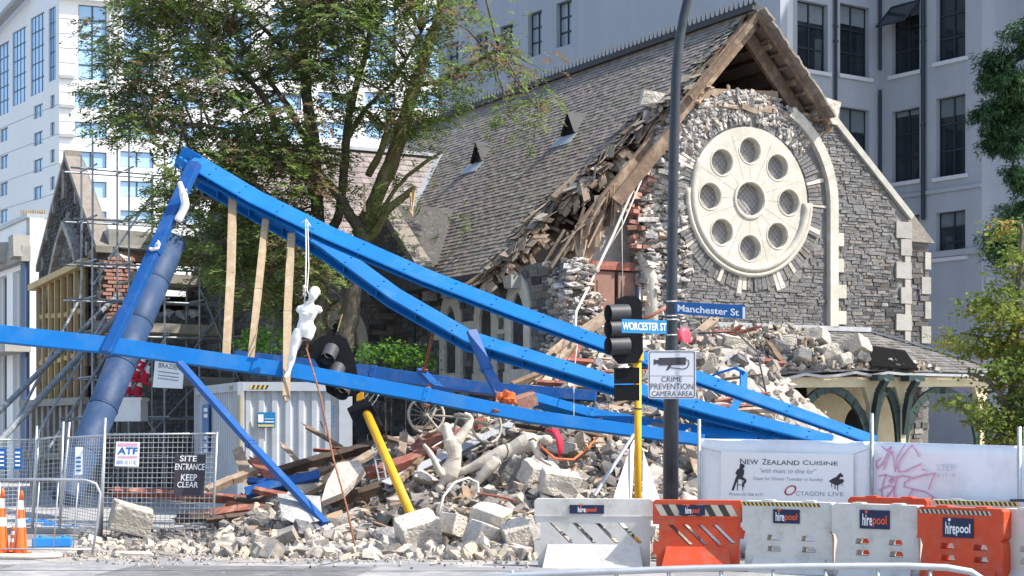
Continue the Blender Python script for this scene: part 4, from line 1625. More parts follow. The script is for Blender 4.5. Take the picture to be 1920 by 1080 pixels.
# ================================================================== WHITE HOTEL far behind
K0 = at(111, 800, 180)
K0.z = 0
KR = V((.936, .352, 0)).normalized()
KL = V((-.584, .811, 0)).normalized()
hotel = thing('white_hotel_tower', 'tall white hotel tower with glass bays tinted with reflected sky blue rising behind the tree', 'hotel', K0)
kn = V((KR.y, -KR.x, 0))
fk = along(K0, KR, kn)
HT = zat(-90, K0)
hs, big = [], []
for pxa, pxb in ((147, 200), (232, 288), (325, 380), (418, 472), (510, 565), (602, 655), (690, 742), (780, 830)):
    a0, a1 = fit(pxa, K0, KR), fit(pxb, K0, KR)
    P = K0 + KR * a0
    big.append((a0, a1, zat(148, P), zat(8, P)))
    for k in range(9):
        y0 = 172 + k * 55.5
        hs.append((a0 - .35, a1, zat(y0 + 30, P), zat(y0, P)))
wR = fit(870, K0, KR)
b = MB()
holes_wall(b, fk, wR, HT, hs + big, .5)
b.build('right_wall', MT['hotel_white'], hotel)
for h_ in hs:
    window(hotel, fk, *h_, 2, 1, MT['hotel_glass_sky_tint'], MT['hotel_frame'], deep=.3, fw=.16)
for h_ in big:
    window(hotel, fk, *h_, 2, 5, MT['hotel_glass_sky_tint'], MT['hotel_frame'], deep=.3, fw=.16)
b = MB()
for k in range(-4, 20):
    z_ = zat(145, K0) - k * 1.55
    b = MB()
    if .5 < z_ < HT:
        b.obox(fk(.05, z_, -.03), KR * (fit(140, K0, KR)), -kn * .03, V((0, 0, .10)))
    if k >= 0 and k % 2 == 0:
        b.obox(fk(.0, z_ - .1, -.35), KR * (fit(139, K0, KR)), -kn * .35, V((0, 0, .35)))
    if b.v:
        b.build('string_course', MT['hotel_line'], hotel)
b = MB()
for px in (205, 214, 222, 296, 305, 314, 388, 400, 410):
    a_ = fit(px, K0, KR)
    b.obox(fk(a_, zat(152, K0 + KR * a_), -.3), KR * .18, -kn * .3, V((0, 0, zat(-30, K0) - zat(152, K0))))
b.build('pilaster', MT['hotel_white'], hotel)
b = MB()
b.obox(fk(-.5, zat(-2, K0), -.8), KR * wR, -kn * .8, V((0, 0, .5)))
b.build('cornice', MT['hotel_white'], hotel)
kn2 = V((-KL.y, KL.x, 0))
kn2 = kn2 if kn2.y < 0 else -kn2
fk2 = along(K0, KL, kn2)
hs, big = [], []
for pxa, pxb, yt, yb in ((91, 104, 14, 152), (57, 83, 28, 176), (23, 49, 55, 195), (-8, 17, 82, 216), (-45, -20, 110, 240)):
    a1, a0 = fit(pxa, K0, KL), fit(pxb, K0, KL)
    P = K0 + KL * ((a0 + a1) / 2)
    big.append((a0, a1, zat(yb, P), zat(yt, P)))
for pxa, pxb, y0 in ((63, 80, 196), (94, 102, 178), (0, 15, 240), (-60, -40, 280)):
    a1, a0 = fit(pxa, K0, KL), fit(pxb, K0, KL)
    P = K0 + KL * ((a0 + a1) / 2)
    for k in range(9):
        y_ = y0 + k * 51
        hs.append((a0, a1, zat(y_ + 25, P), zat(y_, P)))
b = MB()
holes_wall(b, fk2, 90, HT, hs + big, .5)
for k in range(12):
    b.obox(fk2(.3, 2 + k * 3.1, -.02), KL * 70, -kn2 * .02, V((0, 0, .06)), m=1)
b.build('left_wall', [MT['hotel_white'], MT['hotel_line']], hotel)
for h_ in hs:
    window(hotel, fk2, *h_, 2, 1, MT['hotel_glass_sky_tint'], MT['hotel_frame'], deep=.25, fw=.12)
for h_ in big:
    window(hotel, fk2, *h_, 4, 5, MT['hotel_glass_sky_tint'], MT['hotel_frame'], deep=.2, fw=.10)
b = MB()
p = [fk2(a_, zat(y_, K0 + KL * a_), -.9) for a_, y_ in ((fit(60, K0, KL), -8), (fit(35, K0, KL), 18), (fit(10, K0, KL), 45), (fit(-20, K0, KL), 82))]
for q, r_ in zip(p, p[1:]):
    b.beam(q, r_, .9, .5)
b.build('curved_ledge', MT['hotel_line'], hotel)
b = MB()
b.add([fk(0, HT, 0), fk(wR, HT, 0), fk(wR, HT, 40), fk2(90, HT, 0)], [(0, 1, 2, 3)])
b.build('flat_roof', MT['hotel_line'], hotel)

# ================================================================== TREES
def spray_tmpl(seed, n=7, L=.34, lw=.05, ll=.12):
    """a feathery leaf: leaflets in pairs along a drooping stalk"""
    r = random.Random(seed)
    vv, ff = [], []
    for i in range(n):
        t = (i + .6) / n
        p = V((L * t, 0, -.16 * L * t * t * 2))
        for sg in (-1, 1):
            a = sg * R(r.uniform(45, 75))
            d = V((math.cos(a), math.sin(a), r.uniform(-.35, .25))).normalized()
            s = V((-d.y, d.x, r.uniform(-.5, .5))).normalized()
            l_ = ll * r.uniform(.7, 1.1) * (1 - .4 * abs(t - .5))
            w_ = lw * r.uniform(.8, 1.2)
            b0 = len(vv)
            vv += [p, p + d * l_ * .5 + s * w_ / 2, p + d * l_, p + d * l_ * .5 - s * w_ / 2]
            ff.append((b0, b0 + 1, b0 + 2, b0 + 3))
    return vv, ff


def leaf_tmpl(seed, n=5, L=.3, sz=.13):
    """a twig end with broad leaves"""
    r = random.Random(seed)
    vv, ff = [], []
    for i in range(n):
        p = V((L * (i + .5) / n, r.uniform(-.08, .08), r.uniform(-.06, .06)))
        d = V((r.uniform(-.2, 1), r.uniform(-1, 1), r.uniform(-.7, .4))).normalized()
        s = d.cross(V((r.uniform(-1, 1), r.uniform(-1, 1), 1))).normalized()
        l_, w_ = sz * r.uniform(.7, 1.2), sz * r.uniform(.5, .8)
        b0 = len(vv)
        vv += [p, p + d * l_ * .35 + s * w_ / 2, p + d * l_, p + d * l_ * .35 - s * w_ / 2]
        ff.append((b0, b0 + 1, b0 + 2, b0 + 3))
    return vv, ff


def put(b, tm, p, M_, sc=1.0, rv=None, spread=.1):
    vv, ff = tm
    o = len(b.v)
    p = V(p)
    for q in vv:
        w_ = p + M_ @ (q * sc)
        b.v.append((w_.x, w_.y, w_.z))
    rv = rng.random() if rv is None else rv
    for f in ff:
        b.f.append(tuple(o + i for i in f))
        b.r.append(min(.999, max(0, rv + U_(-spread, spread))))
        b.m.append(0)


SPR = [spray_tmpl(i) for i in range(7)]
LFT = [leaf_tmpl(i) for i in range(7)]


def samp(poly):
    xs = [p[0] for p in poly]
    ys = [p[1] for p in poly]
    while True:
        x, y = U_(min(xs), max(xs)), U_(min(ys), max(ys))
        if inpoly(x, y, poly):
            return x, y


def limbs(parent, name, defs, m, YS, n=9):
    """limbs drawn as (px, py, depth, radius) chains; returns their points"""
    P = []
    for ch in defs:
        pts = [at(x, y, YS + dy) for x, y, dy, r in ch]
        rr = [c[3] for c in ch]
        fine, fr_ = [], []
        for i in range(len(pts) - 1):
            k = 5
            for t in range(k):
                u = t / k
                p0 = pts[max(i - 1, 0)]
                p1, p2 = pts[i], pts[i + 1]
                p3 = pts[min(i + 2, len(pts) - 1)]
                q = ((2 * p1) + (p2 - p0) * u + (2 * p0 - 5 * p1 + 4 * p2 - p3) * u * u + (3 * p1 - p0 - 3 * p2 + p3) * u ** 3) * .5
                fine.append(q + V((U_(-.02, .02), U_(-.02, .02), 0)))
                fr_.append(lerp(rr[i], rr[i + 1], u) * U_(.93, 1.07))
        fine.append(pts[-1])
        fr_.append(rr[-1])
        b = MB()
        b.tube(fine, [q * (.84 if name == 'limb' else 1) for q in fr_], n)
        b.build(name, m, parent, smooth=True)
        P += list(zip(fine, fr_))
    return P


YT = 43.5
tree = thing('locust_tree', 'large feathery leaved locust tree with several stems and a torn branch before the church', 'tree', at(632, 745, YT))
P = limbs(tree, 'trunk', [[(622, 760, 0, .34), (632, 700, 0, .29), (650, 620, 0, .25), (664, 530, 0, .23), (681, 465, 0, .22), (676, 430, .1, .2)],
                          [(628, 715, .4, .26), (604, 620, .5, .22), (598, 520, .6, .2), (597, 420, .7, .18), (592, 330, .8, .16), (585, 250, .9, .17), (572, 150, 1, .14), (565, 40, 1, .10), (560, -60, 1, .06)]], MT['bark'], YT)
P += limbs(tree, 'limb', [
    [(676, 432, .1, .2), (652, 398, 0, .17), (638, 370, -.2, .15), (600, 330, -.5, .12), (545, 300, -1, .08), (470, 285, -1.6, .05)],
    [(599, 470, .6, .18), (632, 410, .7, .15), (645, 330, .8, .14), (650, 260, .8, .13), (662, 180, .9, .11), (690, 80, 1, .08), (700, -40, 1, .05)],
    [(597, 400, .7, .16), (570, 320, .3, .13), (520, 240, 0, .11), (492, 180, -.3, .10), (455, 140, -.8, .07), (400, 90, -1.2, .05)],
    [(592, 300, .8, .12), (540, 200, .4, .09), (490, 130, 0, .07), (430, 50, -.5, .05)],
    [(520, 240, 0, .08), (450, 250, -.8, .06), (380, 235, -1.4, .05), (290, 250, -2, .035)],
    [(597, 400, .7, .10), (540, 400, -.2, .08), (470, 390, -1.2, .06), (380, 370, -2, .04)],
    [(598, 500, .6, .10), (540, 480, -.2, .07), (470, 470, -1, .05), (390, 450, -1.6, .035)],
    [(650, 260, .8, .09), (690, 200, .6, .07), (740, 150, .4, .05), (790, 60, .3, .04)],
    [(560, 120, .9, .08), (480, 40, .4, .06), (400, -30, 0, .05)],
], MT['bark'], YT, 7)
P += limbs(tree, 'mossy_limb', [
    [(672, 440, .3, .2), (700, 380, .6, .20), (728, 320, .9, .20), (752, 250, 1.1, .19), (772, 180, 1.2, .17), (795, 110, 1.3, .15), (822, 30, 1.4, .13), (840, -60, 1.5, .1)],
    [(780, 160, 1.2, .08), (830, 150, .8, .06), (885, 120, .4, .045), (935, 92, .1, .03)],
    [(690, 330, .7, .10), (715, 280, .5, .09), (726, 240, .4, .06)],
], MT['bark_moss'], YT, 8)
P2 = limbs(tree, 'broken_limb', [[(681, 455, .1, .13), (706, 430, -.2, .12), (726, 396, -.4, .11), (750, 374, -.6, .10), (778, 352, -.8, .07)],
                                 [(700, 420, .2, .06), (745, 350, .2, .055), (790, 310, .2, .05), (830, 285, .2, .03)]], MT['bark_moss'], YT, 7)
b = MB()
for (x0, y0, x1, y1, w_) in ((776, 356, 771, 400, .10), (770, 362, 774, 408, .05), (683, 345, 684, 396, .12), (640, 590, 633, 622, .06)):
    b.beam(at(x0, y0, YT - .9), at(x1, y1, YT - 1.0), w_, .04, j=.015, w1=w_ * .3)
b.build('torn_wood', MT['wood_torn'], tree)
crownA = [(185, 160), (215, 110), (190, 40), (250, -40), (270, -130), (900, -150), (960, -40), (1000, 40), (1005, 130), (1012, 250), (965, 235), (935, 170), (870, 160), (850, 190), (800, 190), (790, 240), (700, 250), (650, 280), (600, 350), (600, 450), (540, 470), (470, 420), (400, 340), (330, 300), (265, 240), (200, 245), (178, 200)]
crownB = [(330, 300), (420, 330), (520, 420), (620, 440), (610, 540), (560, 590), (480, 560), (400, 520), (330, 480), (258, 385), (290, 340)]
gap = [(470, 130), (560, 140), (640, 170), (705, 180), (705, 255), (600, 265), (500, 240), (470, 200)]
gap2 = [(190, 245), (260, 240), (320, 300), (430, 335), (330, 310), (260, 330)]
b = MB()
tw = MB()
cent = []
tries = 0
while len(cent) < 265 and tries < 20000:
    tries += 1
    x, y = samp(crownA) if rng.random() < .78 else samp(crownB)
    if inpoly(x, y, gap) and rng.random() < .82:
        continue
    right = x > 840
    if right and rng.random() < .35:
        continue
    dY = U_(-2.6, 2.4) * (1 - .3 * abs(x - 560) / 400)
    r_ = U_(.42, .85) * (.75 if right else 1)
    c = at(x, y, YT + dY)
    if any((c - q[0]).length < .5 for q in cent):
        continue
    cent.append((c, r_, right))
for c, r_, right in cent:
    hue = rng.random()
    brown = rng.random() < .26
    ns = int((54 if not right else 24) * (r_ / .65) ** 1.7)
    for k in range(ns):
        d = V((rng.gauss(0, 1), rng.gauss(0, 1), rng.gauss(0, .72)))
        d = d.normalized() * min(1.3, abs(rng.gauss(.82, .24))) * r_
        p = c + V((d.x, d.y, d.z * .75))
        M_ = Euler((U_(-.5, .5), U_(-.35, .6), math.atan2(d.y, d.x) + U_(-.9, .9))).to_matrix()
        if brown and k % 2 == 0:
            rv = U_(.80, .99)
        else:
            rv = min(.78, max(0, hue * .5 + U_(0, .38)))
        put(b, rng.choice(SPR), p, M_, U_(.8, 1.35), rv, .07)
    q, rad = min(P, key=lambda t: (t[0] - c).length)
    mid = (q + c) / 2 + V((U_(-.2, .2), U_(-.2, .2), U_(-.1, .3)))
    if (q - c).length < 4:
        tw.tube([q, mid, c], [.035, .025, .012], 5)
        for k in range(5):
            e = c + V((U_(-1, 1), U_(-1, 1), U_(-.7, .7))) * r_
            tw.tube([c, (c + e) / 2 + V((0, 0, .05)), e], [.012, .009, .005], 4)
# thin hanging ends and the few leaves round the torn limb
for (x, y, n_, sp) in ((745, 345, 26, .3), (770, 300, 10, .25), (720, 385, 30, .35), (690, 400, 24, .3), (830, 290, 10, .25), (852, 405, 12, .3), (800, 395, 12, .3), (905, 255, 22, .35), (990, 250, 26, .35), (700, 350, 36, .4), (755, 455, 14, .3), (200, 100, 12, .3), (185, 60, 10, .3), (215, 230, 14, .35), (240, 15, 18, .5), (665, 440, 26, .3), (540, 600, 20, .4), (580, 590, 18, .35), (960, 215, 20, .4), (1000, 190, 20, .4), (935, 30, 22, .5)):
    c = at(x, y, YT - .4)
    for k in range(n_):
        p = c + V((rng.gauss(0, sp), rng.gauss(0, sp), rng.gauss(0, sp * .8)))
        put(b, rng.choice(SPR), p, Euler((U_(-.5, .5), U_(-.2, .8), U_(0, 6.3))).to_matrix(), U_(.6, 1.0), U_(0, .7))
b.build('crown', MT['leaf_locust'], tree)
tw.build('twigs', MT['bark'], tree)

# conifer at the right edge
con = thing('conifer_tree', 'dark drooping conifer reaching in from the right edge before the grey block', 'tree', at(1990, 800, 38))
limbs(con, 'trunk', [[(1985, 860, 0, .45), (1980, 500, 0, .35), (1975, 200, 0, .25), (1972, -50, 0, .12)]], MT['bark'], 38, 8)
b = MB()
bw = MB()
ND = []
for sd in range(5):
    r = random.Random(sd)
    vv, ff = [], []
    for i in range(26):
        p = V((r.uniform(0, .3), r.uniform(-.08, .08), r.uniform(-.05, .03)))
        d = V((r.uniform(.2, 1), r.uniform(-.8, .8), r.uniform(-.9, .3))).normalized() * r.uniform(.07, .13)
        s = d.cross(V((0, 0, 1))).normalized() * .014
        o_ = len(vv)
        vv += [p - s, p + s, p + d]
        ff.append((o_, o_ + 1, o_ + 2))
    ND.append((vv, ff))
for (x, y, r_, n_) in ((1880, 112, .45, 110), (1868, 140, .3, 60), (1905, 150, .5, 120), (1860, 200, .35, 80), (1890, 225, .55, 160), (1905, 190, .5, 130), (1875, 265, .3, 60), (1915, 262, .4, 90), (1912, 318, .22, 50), (1928, 330, .3, 60), (1925, 390, .45, 100), (1905, 415, .35, 70), (1880, 445, .35, 80), (1915, 445, .45, 120), (1890, 470, .3, 70), (1940, 60, .6, 120), (1945, 180, .7, 160), (1945, 440, .6, 120), (2040, 90, .9, 200), (2050, 220, 1.0, 220), (2060, 340, 1.0, 220), (2045, 460, 1.0, 220), (2000, 20, .9, 200), (2060, 580, .9, 200), (2000, 300, .5, 100)):
    c = at(x, y, 38 + U_(-.6, .6))
    hue = U_(0, .4)
    for k in range(n_):
        p = c + V((rng.gauss(0, r_ * .36), rng.gauss(0, r_ * .4), rng.gauss(0, r_ * .32)))
        put(b, rng.choice(ND), p, Euler((U_(-.6, .6), U_(0, 1.0), math.pi + U_(-1.3, 1.3))).to_matrix(), U_(.8, 1.5), hue + U_(0, .55))
    q = at(1978, y - 40, 38)
    bw.tube([q, (q + c) / 2 + V((0, 0, .2)), c], [.09, .05, .02], 6)
b.build('crown', MT['leaf_conifer'], con)
bw.build('branches', MT['bark'], con)

# young maple turning yellow at the right
map_ = thing('maple_tree', 'young maple with leaves turning yellow and orange beside the church porch', 'tree', at(1905, 890, 31.5))
PM = limbs(map_, 'trunk', [[(1900, 930, 0, .13), (1898, 800, 0, .11), (1902, 650, 0, .09), (1912, 520, 0, .06), (1915, 420, 0, .03)],
                           [(1899, 780, 0, .06), (1860, 720, -.2, .045), (1815, 700, -.4, .03)], [(1900, 690, 0, .06), (1860, 640, .2, .04), (1800, 625, .3, .025)], [(1899, 830, 0, .05), (1850, 800, -.3, .04), (1800, 790, -.5, .025)]], MT['bark'], 31.5, 7)
b = MB()
tiers = [([(1836, 560), (1925, 520), (1990, 540), (1990, 600), (1840, 600)], 13), ([(1872, 425), (1925, 405), (1990, 430), (1990, 520), (1890, 510)], 12),
         ([(1772, 640), (1800, 612), (1990, 600), (1990, 665), (1880, 672), (1800, 655)], 22), ([(1870, 665), (1990, 660), (1990, 730), (1850, 730)], 15), ([(1778, 770), (1800, 735), (1990, 725), (1990, 835), (1840, 835), (1790, 800)], 30)]
for poly, n_ in tiers:
    for i in range(n_):
        x, y = samp(poly)
        c = at(x, y, 31.5 + U_(-1.0, 1.0))
        hue = rng.random()
        for k in range(34):
            p = c + V((rng.gauss(0, .2), rng.gauss(0, .22), rng.gauss(0, .075)))
            put(b, rng.choice(LFT), p, Euler((U_(-.5, .5), U_(-.3, .6), U_(0, 6.3))).to_matrix(), U_(.55, 1.0), hue * .6 + U_(0, .38), .05)
b.build('crown', MT['leaf_maple'], map_)

# self-sown green shoots at the foot of the nave wall
for (x, y, n_, sx, lab) in ((740, 668, 60, 1.0, 'leafy green shoots growing along the foot of the nave wall behind the fallen light'), (505, 640, 40, .6, 'bright green bush between the timber boards and the hanging mannequin')):
    Yb = 42.0
    c = at(x, y, Yb)
    t = thing('green_shrub', lab, 'shrub', V((c.x, Yb, .2)))
    b = MB()
    st = MB()
    for k in range(n_):
        p = c + V((U_(-sx, sx), U_(-.4, .4), U_(-.22, .25)))
        if k % 9 == 0:
            st.tube([V((p.x * .7 + c.x * .3, Yb, .3)), p], [.014, .006], 4)
        for q in range(4):
            put(b, rng.choice(LFT), p + V((U_(-.15, .15), U_(-.15, .15), U_(-.12, .12))), Euler((U_(-.6, .6), U_(-.4, .7), U_(0, 6.3))).to_matrix(), U_(.55, .95))
    b.build('foliage', MT['leaf_bush'], t)
    st.build('stem', MT['bark'], t)


# ================================================================== SCAFFOLD, CHUTE, PROPS
def part(parent, name, m, fn, smooth=False):
    b = MB()
    fn(b)
    return b.build(name, m, parent, smooth=smooth)


SC = V((-11.55, 47.0, 0))
sc = thing('scaffold', 'grey steel tube scaffold standing before the broken wall of the pointed hall', 'scaffold', SC)
tops = {0: 10.4, 1: 10.9, 2: 10.2, 3: 8.8, 4: 7.4, 5: 6.6, 6: 6.4, 7: 6.2}
nx = 8
sp = lambda i, k, z: SC + dU * (1.02 * i) + dV * (1.15 * k) + V((0, 0, z))
for i in range(nx):
    for k in range(2):
        t_ = tops[i] - .8 * k + U_(-.3, .3)
        part(sc, 'standard', MT['scaf'], lambda b: b.tube([sp(i, k, .1), sp(i, k, t_)], .031, 7))
lv = [1.2, 2.3, 3.4, 4.6, 5.6, 6.6, 7.8, 9.2]
for j, z in enumerate(lv):
    for k in range(2):
        n_ = max([i for i in range(nx) if tops[i] > z + .1])
        if n_ > 0:
            part(sc, 'ledger', MT['scaf'], lambda b: b.tube([sp(-.55 + U_(-.1, .1), k, z + .03 * k), sp(n_ + U_(.1, .4), k, z + .03 * k + U_(-.06, .06))], .029, 7))
    for i in range(nx):
        if tops[i] > z + .1:
            part(sc, 'transom', MT['scaf'], lambda b: b.tube([sp(i, -.35, z + .08), sp(i, 1.3, z + .08)], .027, 7))
for (i0, z0, i1, z1) in ((0, 1.5, 2, 4.6), (2, 1.5, 0, 4.6), (2, 3.1, 4, 6.0), (4, 1.5, 5, 4.6), (0, 6.0, 2, 9.2), (1, 4.6, 2.5, 7.6), (3, 1.5, 5, 3.1), (5, 1.5, 3, 6), (7, 1.2, 5, 4.6), (4, 3.4, 7, 6.4), (0, .2, 3, 3.4), (2, .2, 0, 2.3), (6, .2, 3, 3.4)):
    part(sc, 'brace', MT['scaf'], lambda b: b.tube([sp(i0, -.06, z0), sp(i1, -.06, z1)], .028, 7))
for z, i0, i1 in ((4.7, 0, 4), (3.2, 2, 5), (6.1, 1, 3)):
    part(sc, 'deck_board', MT['timber_grey'], lambda b: b.beam(sp(i0, .5, z + .06), sp(i1, .5, z + .02), .9, .05))
    part(sc, 'toe_board', MT['timber_grey'], lambda b: b.beam(sp(i0, .0, z + .2), sp(i1, .0, z + .15), .04, .26))
for z, i0, i1 in ((2.65, 3.3, 5.6), (.55, 2.2, 5)):
    part(sc, 'plank', MT['timber_grey'], lambda b: b.beam(sp(i0, -.2, z), sp(i1, -.2, z + .12), .05, .4))
# inclined props of the gable: separate steel tubes
for i, (x0, y0, Y0, x1, y1, Y1, r_, lab) in enumerate((
        (-15, 785, 42, 222, 552, 50, .075, 'upper thick inclined steel prop at the left edge, leaning on the hall'),
        (-8, 835, 41, 268, 540, 49, .085, 'lower thick inclined steel prop crossing in front of the timber studs'),
        (20, 810, 43, 152, 555, 50, .04, 'thin inclined tube between the thick props at the left edge'),
        (62, 830, 42, 200, 590, 47, .04, 'thin inclined tube left of the blue rubbish chute, longest of the pair'),
        (92, 840, 41.5, 215, 640, 46, .035, 'thin inclined tube passing just left of the foot of the blue rubbish chute'))):
    b = MB()
    p, q = at(x0, y0, Y0), at(x1, y1, Y1)
    p.z = max(.1, p.z)
    b.tube([p, q], r_, 9)
    setp(b.build('steel_prop', MT['scaf'], loc=p, smooth=False), lab, 'prop', 'raking props of the stone hall')
# rubbish chute
c0, c1 = at(322, 452, 41.0), at(122, 936, 37.2)
ch = thing('rubbish_chute', 'fat dark blue tubular rubbish chute sloping down from the scaffold', 'chute', c1)
n_ = 6
for i in range(n_):
    a_, e_ = c0.lerp(c1, i / n_), c0.lerp(c1, (i + 1) / n_)
    part(ch, 'segment', MT['chute_blue'], lambda b: b.tube([a_, a_.lerp(e_, .97), e_], [.345, .34, .337], 22), True)
    part(ch, 'collar', MT['chute_blue'], lambda b: b.tube([a_.lerp(e_, .0), a_.lerp(e_, .02), a_.lerp(e_, .035)], [.36, .36, .35], 22), True)
# signs on the scaffold
bz = thing('site_notice', 'white notice sheet tied to the scaffold under the blue girder', 'sign', at(315, 728, 44))
q = [at(286, 726, 44), at(342, 729, 44), at(346, 680, 44), at(291, 673, 44)]
b = MB()
b.add([p for p in q] + [p + V((0, .03, 0)) for p in q], MB.BF)
b.build('board', MT['sheet_white'], bz)
lettering('BRAZIER', q[3] + (q[0] - q[3]) * .28 + (q[2] - q[3]) * .14, (q[2] - q[3]) * .72, (q[3] - q[0]) * .17, 'lettering', MT['ink'], bz, .006)
for k_ in (.42, .55, .66):
    part(bz, 'small_print', MT['ink_faint'], lambda b: b.beam(q[3].lerp(q[0], k_) + (q[2] - q[3]) * .15 - V((0, .006, 0)), q[3].lerp(q[0], k_) + (q[2] - q[3]) * .85 - V((0, .006, 0)), .004, .03))

# the red and white bundle and white skip behind the chute
b = MB()
p = at(228, 790, 45)
p.x -= .3
tk = thing('white_tank', 'white plastic tank on a dark stand behind the foot of the blue chute', 'tank', V((p.x, p.y, 0)))
part(tk, 'shell', MT['white_paint'], lambda b: (b.obox(p, (.8, 0, 0), (0, .9, 0), (0, 0, .55)), b.obox(p + V((-.03, -.03, .55)), (.86, 0, 0), (0, .96, 0), (0, 0, .08))))
for q in ((.03, .03), (.73, .03), (.03, .8), (.73, .8)):
    part(tk, 'stand_post', MT['iron_dark'], lambda b: b.obox(V((p.x + q[0], p.y + q[1], 0)), (.06, 0, 0), (0, .06, 0), (0, 0, p.z - .01)))
for i, (x, y, r_) in enumerate(((252, 708, .28), (268, 715, .3), (262, 690, .24), (240, 735, .2), (256, 738, .26))):
    c = at(x, y, 46)
    t = thing('road_cone', 'small red and white road cone heaped on the scaffold behind the chute', 'cone', c, 'red and white cones heaped on the scaffold')
    d = V((U_(-.6, .6), U_(-.2, .2), 1)).normalized()
    part(t, 'body', MT['cloth_red'], lambda b: b.tube([c, c + d * r_ * .8], [r_ * .5, r_ * .32], 12))
    part(t, 'sleeve', MT['letter_white'], lambda b: b.tube([c + d * r_ * .8, c + d * r_ * 1.5], [r_ * .32, r_ * .1], 12))
    part(t, 'foot', MT['cloth_red'], lambda b: b.box(c - d * .03, (r_ * 1.4, r_ * 1.4, .05), d.to_track_quat('Z', 'Y').to_euler()))

# ================================================================== CONTAINER
cw = 38.3
A0, A1 = at(452, 800, cw), at(658, 800, cw + .3)
A0.z = A1.z = .1
ZT = zat(717, A0)
con_ = thing('shipping_container', 'pale grey corrugated shipping container standing behind the rubble heap', 'container', A0)
cu_ = (A1 - A0)
cl = cu_.length
cu_.normalize()
cn = V((cu_.y, -cu_.x, 0))
cbk = V((-.36, .93, 0)).normalized()
ff_ = lambda a, z, d: A0 + cu_ * a + V((0, 0, z)) - cn * d


def corr(b, o, d, n_, L, z0, z1, pitch=.26, depth=.05):
    k = int(L / pitch)
    pr = []
    for i in range(k):
        x = L * i / k
        w_ = L / k
        pr += [(x, 0), (x + w_ * .36, 0), (x + w_ * .5, depth), (x + w_ * .86, depth)]
    pr.append((L, 0))
    vs_ = []
    for x, y in pr:
        p = o + d * x - n_ * y
        vs_ += [p + V((0, 0, z0)), p + V((0, 0, z1))]
    b.add(vs_, [(2 * i, 2 * i + 2, 2 * i + 3, 2 * i + 1) for i in range(len(pr) - 1)])


hC = ZT - .1
part(con_, 'end_wall', MT['container'], lambda b: corr(b, A0 - cn * .02 + cu_ * .1, cu_, cn, cl - .38, .1, hC - .18))
cn2 = V((-cbk.y, cbk.x, 0))
cn2 = cn2 if cn2.x < 0 else -cn2
Ls = 5.2
part(con_, 'side_wall', MT['container'], lambda b: corr(b, A0 - cn2 * .02 + cbk * .1, cbk, cn2, Ls - .2, .1, hC - .18))


def fr_c(b):
    b.beam(A0 + V((0, 0, hC - .09)), A1 + V((0, 0, hC)) - V((0, 0, .09)), .1, .2)
    b.beam(A0 + V((0, 0, hC - .09)), A0 + cbk * Ls + V((0, 0, hC - .09)), .1, .2)
    b.beam(A0, A0 + V((0, 0, hC)), .14, .14)
    b.beam(A1 - cu_ * .12, A1 - cu_ * .12 + V((0, 0, hC - .01)), .3, .1, up=cn)
    b.beam(A0 + cbk * Ls, A0 + cbk * Ls + V((0, 0, hC - .01)), .14, .14)
    b.beam(A0 + V((0, 0, .08)), A1 + V((0, 0, .08)), .1, .18)
    b.beam(A0 + V((0, 0, .08)), A0 + cbk * Ls + V((0, 0, .08)), .1, .18)


part(con_, 'corner_frame', MT['container'], fr_c)
part(con_, 'roof', MT['container'], lambda b: b.obox(A0 + V((0, 0, hC - .03)), A1 - A0, cbk * Ls, V((0, 0, .025))))
for nm, p0, d_, n_ in (('front_hazard_mark', A0 + cu_ * .18, cu_, cn), ('side_hazard_mark', A0 + cbk * 1.1, -cbk, cn2)):
    def hz(b):
        for i in range(8):
            o = p0 + d_ * (i * .05) + n_ * .055 + V((0, 0, hC - .15))
            b.add([o, o + d_ * .05, o + d_ * .09 + V((0, 0, .09)), o + d_ * .04 + V((0, 0, .09))], [(0, 1, 2, 3)], m=i % 2)
    b = MB()
    hz(b)
    b.build(nm, [MT['hazard_yellow'], MT['hazard_black']], con_)
lp_ = lambda x, y: ray_plane(x, y, A0 + cn * .06, cn)
q = [lp_(482, 802), lp_(516, 802), lp_(516, 773), lp_(482, 773)]
b = MB()
b.add([p for p in q] + [p - cn * .02 for p in q], MB.BF)
st = b.build('company_sticker', MT['sign_cyan'], con_)
b = MB()
for (x0, y0, x1, y1, mi) in ((484, 792, 494, 777, 0), (496, 792, 514, 790, 0), (496, 786, 514, 785, 0), (484, 800, 514, 796, 1)):
    q = [ray_plane(x, y, A0 + cn * .07, cn) for x, y in ((x0, y0), (x1, y0), (x1, y1), (x0, y1))]
    b.add(q, [(0, 1, 2, 3)], m=mi)
b.build('print', [MT['letter_white'], MT['hazard_yellow']], st)
q0, q1, q2 = lp_(626, 800), lp_(630, 800), lp_(626, 760)
lettering('NWB', lp_(627, 800), (lp_(627, 760) - lp_(627, 800)), -(lp_(631, 800) - lp_(627, 800)), 'lettering', MT['sign_blue'], con_, .008)
ls_ = lambda x, y: ray_plane(x, y, A0 + cn2 * .06, cn2)
q = [ls_(379, 850), ls_(391, 850), ls_(391, 757), ls_(379, 760)]
b = MB()
b.add([p for p in q] + [p - cn2 * .02 for p in q], MB.BF)
b.build('blue_side_label', MT['sign_blue'], con_)
b = MB()
for y0, y1 in ((765, 772), (776, 783), (818, 824), (832, 838), (842, 847)):
    q = [ray_plane(x, y, A0 + cn2 * .07, cn2) for x, y in ((382, y1), (389, y1), (389, y0), (382, y0))]
    b.add(q, [(0, 1, 2, 3)])
b.build('side_label_print', MT['letter_white'], con_)
q = [ls_(446, 850), ls_(451, 850), ls_(451, 740), ls_(446, 740)]
b = MB()
b.add(q, [(0, 1, 2, 3)])
b.build('warning_strip', MT['hazard_yellow'], con_)

